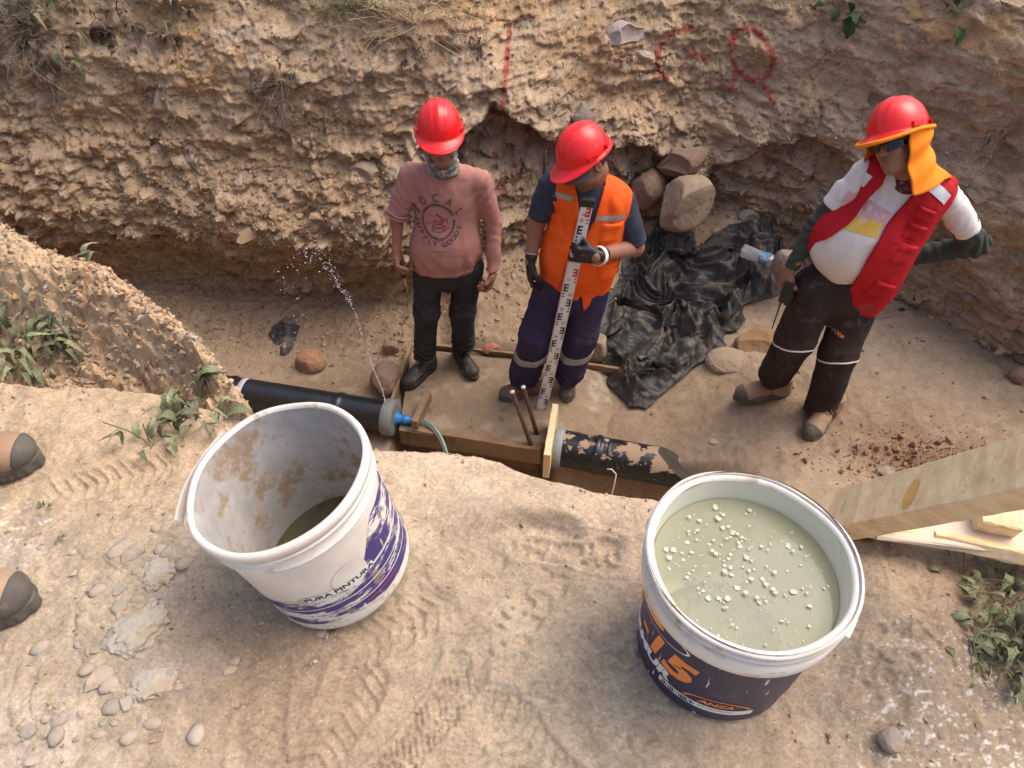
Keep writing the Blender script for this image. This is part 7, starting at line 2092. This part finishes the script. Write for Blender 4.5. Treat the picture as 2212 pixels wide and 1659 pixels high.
for dz_, dr_ in ((.0402, .0047), (.0535, .0047), (.0655, .0052)):
    z_ = HR * .80 + dz_; link('grime_ring', pymesh('grime_ring', *band(rz2, -180, 180, lambda s: z_ + .0018, lambda s: z_ - .0018, dr_, n=120, k=1), True), M['grime'], parent=body2)
# wire handle folded down on the near right side
pts = [Vector(((rz2(HR * .86) + .016) * math.cos(a), (rz2(HR * .86) + .016) * math.sin(a), HR * .84 - .10 * math.sin(math.pi * k / 24) ** .8)) for k, a in [(k, math.radians(-38 + 7.5 * k)) for k in range(25)]]
link('handle', MB().tube(pts, .0032, 8).mesh('handle', True), M['greyplastic'], parent=t2)
for a in (-38, 142):
    a = math.radians(a); mb = MB(); r = rz2(HR * .86) + .008
    mb.box((r * math.cos(a), r * math.sin(a), HR * .85), Vector((-math.sin(a), math.cos(a), 0)) * .018, Vector((math.cos(a), math.sin(a), 0)) * .009, Vector((0, 0, .016)))
    link('handle_lug', mb.mesh('handle_lug'), M['bucket'], parent=t2)

# ---- timber on the right -----------------------------------------------
a = at(1808, 1114, t=1.50); b = at(2330, 990, t=1.00)
L_ = (b - a).normalized(); view = ((a + b) / 2 - Vector((0, 0, CAM_H))).normalized()
nb_ = (-view * .35 + UP * .65).normalized(); nb_ = (nb_ - L_ * nb_.dot(L_)).normalized(); sd = L_.cross(nb_).normalized()
tt = thing('timber_trestle', 'pale sawn timber trestle leaning in over the trench edge at the right', 'trestle', a)
beam = link('beam', plank_mesh('beam', Vector((0, 0, 0)) , b - a + L_ * .3, sd, .112, .045, jit=.0012, nseg=30), M['wood'], parent=tt)
fb = bvh_of(beam, a)
h, n_ = pix_hit(fb, 1968, 1067)
if h is not None:
    up_ = sd if sd.z > 0 else -sd
    decal('knot', [([(v[0] * .016, v[1] * .034, 0) for v in disc(1, 30, 4)[0]], disc(1, 30, 4)[1])], h, L_, up_, n_, fb, tri_mat('resinous_knot', (.58, .33, .08), (.68, .42, .14), rough=.6, scale=60, bump=.3), beam, a, off=.0006)
    h2, n_ = pix_hit(fb, 1822, 1093)
    if h2: decal('chalk_mark', [grid2d(.008, .03, 2, 4)], h2, L_, up_, n_, fb, tri_mat('green_chalk', (.36, .50, .26), (.45, .55, .32), rough=.9, bump=0), beam, a, off=.0006)
zp = ZG + .075
lg = b + L_ * .12; link('leg', plank_mesh('leg', lg - a, Vector((max(lg.x, 1.1) + .45, lg.y + .15, ZG - .01)) - a, (0, 1, 0), .10, .045, nseg=12), M['wood'], parent=tt)
pa, pb = at(1890, 1132, z=zp), at(2300, 1225, z=zp - .01)
link('ply_panel', plank_mesh('ply_panel', at(1880, 1115, z=zp) - a, at(2400, 1170, z=zp) - a, (0, 1, 0), .11, .012, nseg=10), M['ply'], parent=tt)
link('lower_rail', plank_mesh('lower_rail', at(2010, 1153, z=zp - .01) - a, at(2330, 1222, z=zp - .01) - a, (0, .5, 1), .030, .05, nseg=14), M['wood'], parent=tt)
link('block', plank_mesh('block', at(2110, 1112, z=zp + .03) - a, at(2196, 1128, z=zp + .03) - a, (0, 1, .2), .05, .04, nseg=6), M['wood'], parent=tt)
link('peg', MB().tube([at(1925, 1146, z=zp - .005) - a, at(1972, 1152, z=zp - .005) - a, at(1978, 1153, z=zp - .005) - a], [.014, .014, .011], 12).mesh('peg', True), M['wood'], parent=tt)
link('foot', plank_mesh('foot', at(1870, 1140, z=ZG - .02) - a, at(1905, 1120, z=ZG + .10) - a, (1, 0, 0), .06, .04, nseg=6), M['wood'], parent=tt)

# ---- plastic sheeting --------------------------------------------------
def sheeting(name, outline, zbase, amp, seed, lab, cat, h=.008, fq=5, lumps=()):
    O2 = [at(x, y, z=zbase).xy for x, y in outline]
    px = np.array([q[0] for q in O2]); py = np.array([q[1] for q in O2])
    x0, x1, y0, y1 = px.min() - .03, px.max() + .03, py.min() - .03, py.max() + .03
    gx = np.arange(x0, x1, h); gy = np.arange(y0, y1, h); X, Y = np.meshgrid(gx, gy); x, y = X.ravel(), Y.ravel()
    # signed distance to the outline
    dist = np.full(x.shape, 9.0); ins = np.zeros(x.shape, bool)
    n = len(px)
    for i in range(n):
        ax, ay, bx, by = px[i], py[i], px[(i + 1) % n], py[(i + 1) % n]
        L2 = (bx - ax) ** 2 + (by - ay) ** 2; t = np.clip(((x - ax) * (bx - ax) + (y - ay) * (by - ay)) / L2, 0, 1)
        dist = np.minimum(dist, np.hypot(x - ax - t * (bx - ax), y - ay - t * (by - ay)))
        c = ((ay > y) != (by > y)) & (x < (bx - ax) * (y - ay) / (by - ay + 1e-12) + ax); ins ^= c
    sd_ = np.where(ins, dist, -dist) + .010 * fbm(x, y, x * 0, 18, 3, seed)
    o = x * 0
    def tri(v): return np.abs((v % 1) - .5) * 2
    w1 = fbm(x, y, o, 2.2, 3, seed + 1); w2 = fbm(x, y, o, 3.1, 3, seed + 2)
    hgt = np.zeros(x.shape)
    for k in range(6):
        an = k * 1.13 + seed; f_ = fq * (1 + .55 * k) * (.8 + .2 * (k % 2))
        u = (x * math.cos(an) + y * math.sin(an)) * f_ + 1.6 * fbm(x, y, o, 2.5 + k, 2, seed + 10 + k)
        msk = sstep(-.35, .35, fbm(x, y, o, 2.2 + .6 * k, 2, seed + 30 + k))
        hgt += (1 - np.abs(1 - 2 * tri(u)) ** 1.0 if k % 3 == 2 else tri(u)) * msk / (1 + .6 * k)
    hgt += .12 * fbm(x, y, o, 20, 3, seed + 50, ridged=True)
    hgt = hgt / 2.0
    lift = sstep(0, .12, sd_)
    z = np.array(floor_z(x, y, False)) + .012 + amp * hgt * (.15 + .85 * lift) 
    for lx, ly, r, a_ in lumps:
        c = at(lx, ly, z=zbase + a_ * .5); z += a_ * np.exp(-((x - c.x) ** 2 + (y - c.y) ** 2) / r ** 2) * lift
    # folds lean over
    xx = x + amp * .8 * fbm(x, y, o, 5, 2, seed + 60) * lift; yy = y + amp * .8 * fbm(x, y, o, 5, 2, seed + 61) * lift
    V = np.stack([xx, yy, z], 1); Q = gridquads(len(gy), len(gx)); keep = (sd_[Q] > 0).all(1); Q = Q[keep]
    used = np.unique(Q); mp = -np.ones(len(V), int); mp[used] = np.arange(len(used)); V = V[used]; Q = mp[Q]
    c = V.mean(0); c[2] = V[:, 2].min()
    me = npmesh(name, V - c, Q, True); me.polygons.foreach_set('use_smooth', [False] * len(me.polygons))
    ob = link(name, me, M['blackplastic'], label=lab, cat=cat); ob.location = c
    for p in me.polygons: pass
    me.polygons.foreach_set('use_smooth', [True] * len(me.polygons))
    md = ob.modifiers.new('thick', 'SOLIDIFY'); md.thickness = .0015
    return ob
sheeting('plastic_sheet', [(1335, 590), (1395, 570), (1412, 545), (1450, 540), (1475, 562), (1492, 598), (1560, 588), (1632, 578), (1668, 596), (1690, 640), (1684, 678), (1630, 695), (1592, 700), (1600, 730), (1585, 745), (1555, 748), (1562, 775), (1530, 790), (1500, 800), (1462, 822), (1430, 842), (1402, 866), (1365, 858), (1340, 830), (1312, 795), (1306, 758), (1284, 728), (1290, 690), (1310, 650), (1338, 622)],
         .10, .19, 5, 'big crumpled heap of black plastic sheeting on the sand behind the orange vest', 'plastic sheet', h=.0065, fq=3.6, lumps=((1450, 610, .12, .14), (1400, 700, .16, .06), (1600, 630, .14, .06)))
sheeting('plastic_scrap', [(590, 712), (606, 705), (620, 698), (648, 697), (652, 712), (640, 735), (632, 752), (618, 768), (602, 764), (604, 748), (590, 742), (580, 726)], .01, .05, 9, 'small torn scrap of black plastic lying on the wet sand', 'plastic scrap', h=.005, fq=9)

# ---- bottle ------------------------------------------------------------
def bottle():
    a = at(1603, 540, Y=3.95); b = at(1672, 566, Y=3.80)
    a.z = max(a.z, fz1(a.x, a.y) + .045); b.z = max(b.z, fz1(b.x, b.y) + .045)
    d = (b - a).normalized(); L = .27
    t = thing('plastic_bottle', 'crushed clear plastic bottle with a blue label lying on the sand slope', 'bottle', a)
    pet = bpy.data.materials.new('clear_pet'); nt, B, N, Lk = nodes(pet)
    B.inputs['Base Color'].default_value = (.62, .62, .60, 1); B.inputs['Roughness'].default_value = .15; B.inputs['Alpha'].default_value = .45; B.inputs['Specular IOR Level'].default_value = .8
    prof = [(0, .001), (.002, .030), (.008, .040), (.03, .042), (.045, .038), (.06, .043), (.10, .042), (.13, .040), (.18, .041), (.215, .034), (.24, .018), (.25, .013), (.262, .014)]
    V, Fc = lathe_dir((0, 0, 0), d, prof, 32)
    V = [v + Vector((0, 0, .006 * math.sin(v.x * 90 + v.y * 60))) for v in V]
    link('bottle_body', pymesh('bottle_body', V, Fc, True), pet, parent=t)
    lb = link('label', pymesh('label', *lathe_dir((0, 0, 0), d, [(.135, .0425), (.195, .0430)], 32), True), tri_mat('blue_label', (.05, .20, .42), (.10, .30, .52), rough=.5, scale=30, bump=0), parent=t)
    BV = bvh_of(lb, a)
    h, n = pix_hit(BV, *[(1650, 560)][0])
    if h:
        u = d.cross(UP).normalized()
        decal('roundel', [disc(.024, 24, 3)], h, d, u, n, BV, M['whiteink'], lb, a, off=.001)
        decal('lettering', [text_geo('Vida', .020, .0006)], h, -d, n.cross(-d) , n, BV, tri_mat('blue_ink', (.04, .16, .36), (.05, .18, .4), rough=.5, bump=0), lb, a, off=.002)
    link('cap', pymesh('cap', *lathe_dir((0, 0, 0), d, [(.250, .0155), (.268, .0155), (.269, .001)], 20), True), M['blue'], parent=t)
bottle()

# ---- water jet ---------------------------------------------------------
rs = np.random.RandomState(33)
arc = [at(x, y, Y=Yy) for x, y, Yy in [(836, 892, 2.86), (828, 850, 2.90), (806, 795, 2.95), (786, 738, 3.0), (772, 690, 3.03), (752, 645, 3.06), (735, 622, 3.08), (716, 590, 3.1), (700, 570, 3.1), (672, 548, 3.12), (650, 552, 3.12), (632, 590, 3.12), (628, 640, 3.1), (640, 700, 3.1), (655, 760, 3.05)]]
arc = smooth_pts(arc, 14); mb = []
V = []; Fc = []
ico = bmesh.new(); bmesh.ops.create_icosphere(ico, subdivisions=1, radius=1); iv = [v.co.copy() for v in ico.verts]; ifc = [tuple(v.index for v in f.verts) for f in ico.faces]; ico.free()
jet = MB()
NA = len(arc)
for i in range(430):
    s = rs.rand() ** .8; k = min(int(s * NA), NA - 2); f_ = k / NA
    spread = .003 + .085 * max(0, f_ - .28) ** 1.3
    if f_ > .7 and rs.rand() < .78: continue
    p = arc[k].lerp(arc[k + 1], rs.rand()) + Vector(rs.normal(size=3)) * spread
    r = .0015 + .0028 * rs.rand() ** 2.5
    jet.add([p + Vector((v.x * r, v.y * r, v.z * r * (1.6 if f_ < .5 else 1))) for v in iv], ifc)
jet.tube(arc[:34], [.0024 + .0012 * math.sin(i * 1.7) for i in range(34)], 6)
M['droplet'] = bpy.data.materials.new('water_droplet'); nt, B, N, Lk = nodes(M['droplet'])
B.inputs['Base Color'].default_value = (.86, .87, .90, 1); B.inputs['Roughness'].default_value = .12; B.inputs['Specular IOR Level'].default_value = 1.0; B.inputs['Transmission Weight'].default_value = .35
link('water_spray', jet.mesh('water_spray', True), M['droplet'], label='thin jet of water rising from the left pipe and breaking into drops', cat='water spray', kind='stuff')

# ---- small wire hook at the trench lip --------------------------------
q = at(1322, 1060, z=ZG - .02)
w_ = link('wire_hook', MB().tube([Vector((0, 0, -.03)), Vector((.003, 0, .025)), Vector((.004, .004, .055)), Vector((-.006, .010, .064)), Vector((-.016, .012, .062))], .0016, 6).mesh('wire_hook', True), tri_mat('pale_wire', (.55, .45, .38), (.6, .5, .42), rough=.6, bump=0), label='short bent wire sticking up at the trench lip below the mud splashed pipe', cat='wire'); w_.location = q
q = at(1010, 900, z=.035)
# rebar in the niche
p0, p1 = at(1178, 325, Y=4.15), at(1174, 395, Y=4.15)
w_ = link('reinforcing_bar', MB().tube([Vector((0, 0, 0)), p1 - p0, (p1 - p0) * 3.6], .008, 8).mesh('reinforcing_bar', True), M['darkplastic'], label='dark ribbed reinforcing bar standing behind the left shoulder of the man in orange', cat='bar'); w_.location = p0
# ================================================================== PLANTS
def leaf_mesh(seed, w=.5, curl=.3, lobes=0, fold=.25):
    r = random.Random(seed); n = 7; V = []; Fc = []
    for i in range(n + 1):
        s = i / n
        hw = w * .5 * math.sin(math.pi * min(1, s ** .75 * .98 + .02)) ** .8 * (1 + lobes * .28 * math.sin(s * 19 + seed))
        if i in (0, n): hw = .015
        zc = curl * math.sin(s * 2.4) - curl * .9 * s * s; tw = .12 * math.sin(s * 5 + seed)
        for k in (-1, -.5, 0, .5, 1):
            V.append((hw * k + .03 * math.sin(seed + s * 4), s, zc + abs(k) * hw * fold + k * tw * hw + .03 * math.sin(k * 4 + s * 9 + seed)))
    for i in range(n):
        for k in range(4): Fc.append((i * 5 + k, i * 5 + k + 1, (i + 1) * 5 + k + 1, (i + 1) * 5 + k))
    return pymesh('leaf', V, Fc, True)
def leaf_mat(name, c1, c2, c3=None, back=.25):
    m = tri_mat(name, c1, c2, rough=.6, scale=5, c3=c3, s3=8, t3=.6, bump=.5, bscale=14, bdist=.02, spec=.3)
    nt = m.node_tree; B = nt.nodes['Principled BSDF']
    oi = nt.nodes.new('ShaderNodeObjectInfo'); hs_ = nt.nodes.new('ShaderNodeHueSaturation')
    src = B.inputs['Base Color'].links[0].from_socket
    mr = nt.nodes.new('ShaderNodeMapRange'); mr.inputs[3].default_value = .65; mr.inputs[4].default_value = 1.35; nt.links.new(oi.outputs['Random'], mr.inputs[0]); nt.links.new(mr.outputs[0], hs_.inputs['Value'])
    nt.links.new(src, hs_.inputs['Color']); nt.links.new(hs_.outputs[0], B.inputs['Base Color'])
    return m
M['weed'] = leaf_mat('wilted_green_leaf', (.16, .175, .085), (.27, .28, .16), (.40, .36, .22))
M['greenleaf'] = leaf_mat('fresh_green_leaf', (.035, .075, .018), (.06, .115, .035), (.10, .14, .05))
M['dryleaf'] = leaf_mat('dry_purple_leaf', (.10, .065, .06), (.20, .14, .11), (.30, .23, .15))
M['straw'] = tri_mat('dry_straw', (.42, .33, .18), (.52, .43, .26), rough=.9, bump=0)
M['stem'] = tri_mat('green_stem', (.13, .14, .06), (.22, .21, .10), rough=.8, bump=0)
M['drystem'] = tri_mat('dry_stem', (.16, .11, .08), (.24, .18, .12), rough=.9, bump=0)
LEAF = {}
for k, (m_, w_, cu, lo_) in {'weed': ('weed', .42, .5, .5), 'weed2': ('weed', .30, .9, .3), 'green': ('greenleaf', .7, .2, 1), 'dry': ('dryleaf', .35, .8, 1)}.items():
    LEAF[k] = []
    for s in range(5):
        me = leaf_mesh(s + len(k) * 7, w_, cu, lo_); me.materials.append(M[m_]); LEAF[k].append(me)
def plant(name, label, cat, base, kinds, n, size, spread, nrm_, stems=0, hang=0, seed=0, stemmat='stem', group=None, elong=(1, 1), stemlen=1.6, rise=.35):
    rs = np.random.RandomState(seed); base = Vector(base); nrm_ = Vector(nrm_).normalized()
    t = thing(name, label, cat, base, group=group)
    a = nrm_.orthogonal().normalized()
    a = (Vector((1, 0, 0)) - nrm_ * nrm_.x).normalized(); b = nrm_.cross(a)
    for i in range(n):
        an = rs.rand() * 6.283; rr = spread * math.sqrt(rs.rand())
        off = a * rr * math.cos(an) * elong[0] + b * rr * math.sin(an) * elong[1]
        p = off + nrm_ * (size * rise * rs.rand() ) + Vector((0, 0, -hang * rs.rand()))
        kd = kinds[rs.randint(len(kinds))]; me = LEAF[kd][rs.randint(5)]
        s = size * (.5 + .7 * rs.rand())
        out = (a * math.cos(an) + b * math.sin(an)) * .9 + nrm_ * (.1 + .8 * rs.rand()) * (.8 if hang == 0 else .5) + Vector((0, 0, -hang * 8 * rs.rand()))
        out += Vector(rs.normal(size=3)) * .35
        q = out.normalized().to_track_quat('Y', 'Z')
        o = link('leaf', me, parent=t); o.location = p; o.rotation_mode = 'QUATERNION'; o.rotation_quaternion = q; o.scale = (s, s, s)
    if stems:
        mb = MB()
        for i in range(stems):
            an = rs.rand() * 6.283; L = spread * (.6 + stemlen * rs.rand())
            e = (a * math.cos(an) * elong[0] + b * math.sin(an) * elong[1]) * L * .7 + nrm_ * L * .5 + Vector((0, 0, -hang * 1.5)); m_ = e * .5 + Vector(rs.normal(size=3)) * L * .12
            st_ = (a * math.cos(an) + b * math.sin(an)) * spread * .2 * rs.rand()
            mb.tube(smooth_pts([st_, st_ + m_ * .6, m_, e], 3), [.0016 + size * .012] * 9 + [.0009], 4) if False else mb.tube(smooth_pts([st_, m_, e], 4), .0010 + size * .010, 4)
        link('stems', mb.mesh('stems'), M[stemmat], parent=t)
    return t
def near_pt(px, py, dz=.0):
    q = at(px, py, z=ZG); 
    for _ in range(6):
        zz_ = gz(q.x, q.y); q = at(px, py, z=zz_ + dz)
    return q
def wall_plant(px, py, **k):
    w = wall_at(px, py); return plant(base=w + Vector((0, -.01, 0)), nrm_=(0, -1, .35), **k)
# near bank, left
plant('weed', 'wilted green weed with long pale leaves at the left edge of the hollow', 'weed', near_pt(62, 778), ['weed', 'weed2'], 64, .066, .12, (0, -.2, 1), stems=8, seed=1, elong=(1.2, .8), rise=.8)
plant('weed', 'wilted weed hanging on the upper slope of the dug ridge', 'weed', near_pt(160, 640), ['weed', 'weed2', 'weed', 'dry'], 40, .052, .10, (0, -.4, 1), stems=6, seed=2, elong=(.6, 1.3), rise=.3, stemlen=.5)
plant('weed', 'broad leaved sprig standing between the ridge and the left bucket', 'weed', near_pt(432, 870), ['weed'], 9, .075, .05, (0, -.2, 1), stems=3, seed=3, elong=(.6, 1.3), rise=.9)
plant('weed', 'sprig of curled green leaves trailing toward the left bucket', 'weed', near_pt(440, 915), ['weed', 'weed2'], 9, .07, .05, (0, -.1, 1), stems=3, seed=4, rise=.5)
plant('weed', 'cut weed with folded leaves lying left of the trailing sprig', 'weed', near_pt(372, 925), ['weed', 'weed2'], 8, .065, .045, (0, -.1, 1), stems=2, seed=5, rise=.5)
plant('weed', 'thin withered stalk with leaves lying on the dust, lowest of the cut weeds', 'weed', near_pt(325, 965), ['weed2', 'weed'], 8, .06, .07, (.2, -.1, 1), stems=3, seed=6, elong=(1.3, .5), rise=.2)
plant('seedling', 'tiny green seedling beside the single grey stone at the left', 'seedling', near_pt(98, 1100), ['weed'], 5, .018, .01, (0, 0, 1), seed=7)
plant('seedling', 'tiny green seedling in the dust between the two boots', 'seedling', near_pt(128, 1158), ['weed'], 5, .018, .012, (0, 0, 1), seed=8)
# right edge weeds
for i, (px, py, n, s, lb) in enumerate([(2195, 1250, 14, .04, 'low green weed just below the timber trestle at the right edge'), (2160, 1310, 22, .04, 'grey green weed in the middle of the right edge patch'), (2150, 1375, 26, .045, 'broad leaved weed below the middle of the right edge patch'), (2195, 1400, 26, .045, 'dense weed touching the right edge of the picture'), (2165, 1450, 20, .04, 'dusty weed at the lower end of the right edge patch'), (2130, 1470, 7, .028, 'small powdered sprig left of the lowest right edge weed'), (2080, 1243, 5, .03, 'small half buried sprig at the left tip of the right edge patch')]):
    plant('weed', lb, 'weed', near_pt(px, py), ['weed', 'weed2'], n, s, .055, (0, 0, 1), stems=4, seed=20 + i, rise=.35, elong=(1, 1))
rs = np.random.RandomState(44); mb = MB()
for i in range(110):
    q = near_pt(2120 + rs.normal() * 38 + 20, 1350 + rs.normal() * 70); a_ = rs.rand() * 3.14; L = .012 + .03 * rs.rand()
    dd = Vector((math.cos(a_), math.sin(a_), .1 * rs.normal())) * L
    mb.tube([q + UP * .004 - dd * .5, q + UP * .008, q + UP * .004 + dd * .5], .0008, 4)
link('straw_litter', mb.mesh('straw_litter'), M['straw'], label='dry straw litter scattered among the weeds at the right edge', cat='straw', kind='stuff')
# on the far bank
wall_plant(60, 55, name='dry_shrub', label='dry purplish shrub hanging at the top left corner of the bank', cat='shrub', kinds=['dry', 'weed2'], n=60, size=.11, spread=.30, hang=.10, stems=40, stemmat='drystem', seed=51, elong=(1, .7))
wall_plant(105, 90, name='dry_shrub', label='lower tuft of withered leaves right of the top left corner', cat='shrub', kinds=['dry'], n=26, size=.10, spread=.14, hang=.12, stems=14, stemmat='drystem', seed=52)
wall_plant(262, 45, name='dry_shrub', label='bunch of hanging brown dead leaves at the top of the bank, second from left', cat='shrub', kinds=['dry'], n=34, size=.10, spread=.12, hang=.16, stems=10, stemmat='drystem', seed=53)
wall_plant(378, 35, name='dry_shrub', label='grey green tuft at the top of the bank, third from left', cat='shrub', kinds=['weed2', 'dry'], n=22, size=.08, spread=.12, hang=.08, stems=10, seed=54)
wall_plant(610, 170, name='dry_shrub', label='dark withered tuft in the hollow of the bank above left of the man in pink', cat='shrub', kinds=['dry', 'dry', 'weed2'], n=40, size=.055, spread=.15, hang=.05, stems=26, stemmat='drystem', seed=55)
wall_plant(682, 280, name='dry_shrub', label='small dark dry tuft in the middle of the bank left of the man in pink', cat='shrub', kinds=['dry'], n=14, size=.05, spread=.06, hang=.03, stems=10, stemmat='drystem', seed=56)
wall_plant(1030, 100, name='dry_shrub', label='hanging tuft of dead leaves between the hard hat and the red vertical mark', cat='shrub', kinds=['dry'], n=14, size=.06, spread=.06, hang=.08, stems=6, stemmat='drystem', seed=57)
wall_plant(895, 115, name='dry_shrub', label='small dead tuft above the hard hat of the man in pink', cat='shrub', kinds=['dry'], n=12, size=.06, spread=.06, hang=.06, stems=6, stemmat='drystem', seed=58)
wall_plant(2155, 300, name='dry_shrub', label='small dark tuft on the bank above the very large ochre block', cat='shrub', kinds=['dry', 'weed2'], n=12, size=.05, spread=.07, hang=.02, stems=6, stemmat='drystem', seed=59)
wall_plant(1808, 8, name='green_plant', label='fresh green leafy plant at the top edge right of the red marks', cat='plant', kinds=['green'], n=14, size=.11, spread=.13, hang=.03, stems=3, seed=60)
wall_plant(1850, 12, name='green_plant', label='single drooping broad green leaf plant beside the fresh leafy plant', cat='plant', kinds=['green'], n=5, size=.11, spread=.05, hang=.06, stems=2, seed=61)
wall_plant(2075, 14, name='green_plant', label='fresh green leafy plant at the top edge above the man in red', cat='plant', kinds=['green'], n=12, size=.12, spread=.10, hang=.05, stems=3, seed=62)
wall_plant(1965, 660, name='seedling', label='tiny green sprouts in the bank beside the hip of the man in red', cat='seedling', kinds=['green'], n=12, size=.03, spread=.07, stems=4, seed=63)
# thin grasses
rs = np.random.RandomState(71)
def grass(px, py, w, n, L, lb, mt, seed, cat='grass'):
    rs = np.random.RandomState(seed); mb = MB(); b0 = wall_at(px, py)
    for i in range(n):
        q = wall_at(px + rs.normal() * w, py + rs.normal() * 12) - b0; l = L * (.4 + .8 * rs.rand()); an = rs.normal() * .9
        tip = Vector((math.sin(an), -.25 + .2 * rs.normal(), math.cos(an) - .4)) * l; m_ = tip * .5 + Vector((rs.normal() * .1, -.05, .12)) * l
        mb.tube(smooth_pts([q, q + m_, q + tip], 4), .0018, 3)
        if rs.rand() < .5:
            mb.tube([q + m_, q + m_ + Vector((rs.normal() * .3, -.1, .1 + .2 * rs.rand())) * l], .0013, 3)
    o = link('grass_tuft', mb.mesh('grass_tuft'), M[mt], label=lb, cat=cat, kind='stuff'); o.location = b0
grass(760, 25, 50, 60, .22, 'tuft of yellow green grass at the top of the bank above the man in pink', 'stem', 1)
grass(900, 50, 70, 60, .30, 'sprawling thin stalks on the bank right of the yellow green grass', 'straw', 2)
grass(1000, 110, 50, 22, .2, 'sparse dry stalks left of the red vertical mark', 'drystem', 3)
grass(60, 15, 40, 50, .25, 'grass stalks in the top left corner of the bank', 'stem', 4)
q = at(1525, 583, z=.2)
mb = MB()
for k in range(6): mb.tube([Vector((0, 0, 0)), Vector((math.cos(k) * .03, .01, .03)), Vector((math.cos(k * 1.3) * .05, .0, .004))], .0015, 4)
o = link('straw_wisp', mb.mesh('straw_wisp'), M['straw'], label='wisp of dry straw at the far edge of the black sheeting', cat='straw'); o.location = q
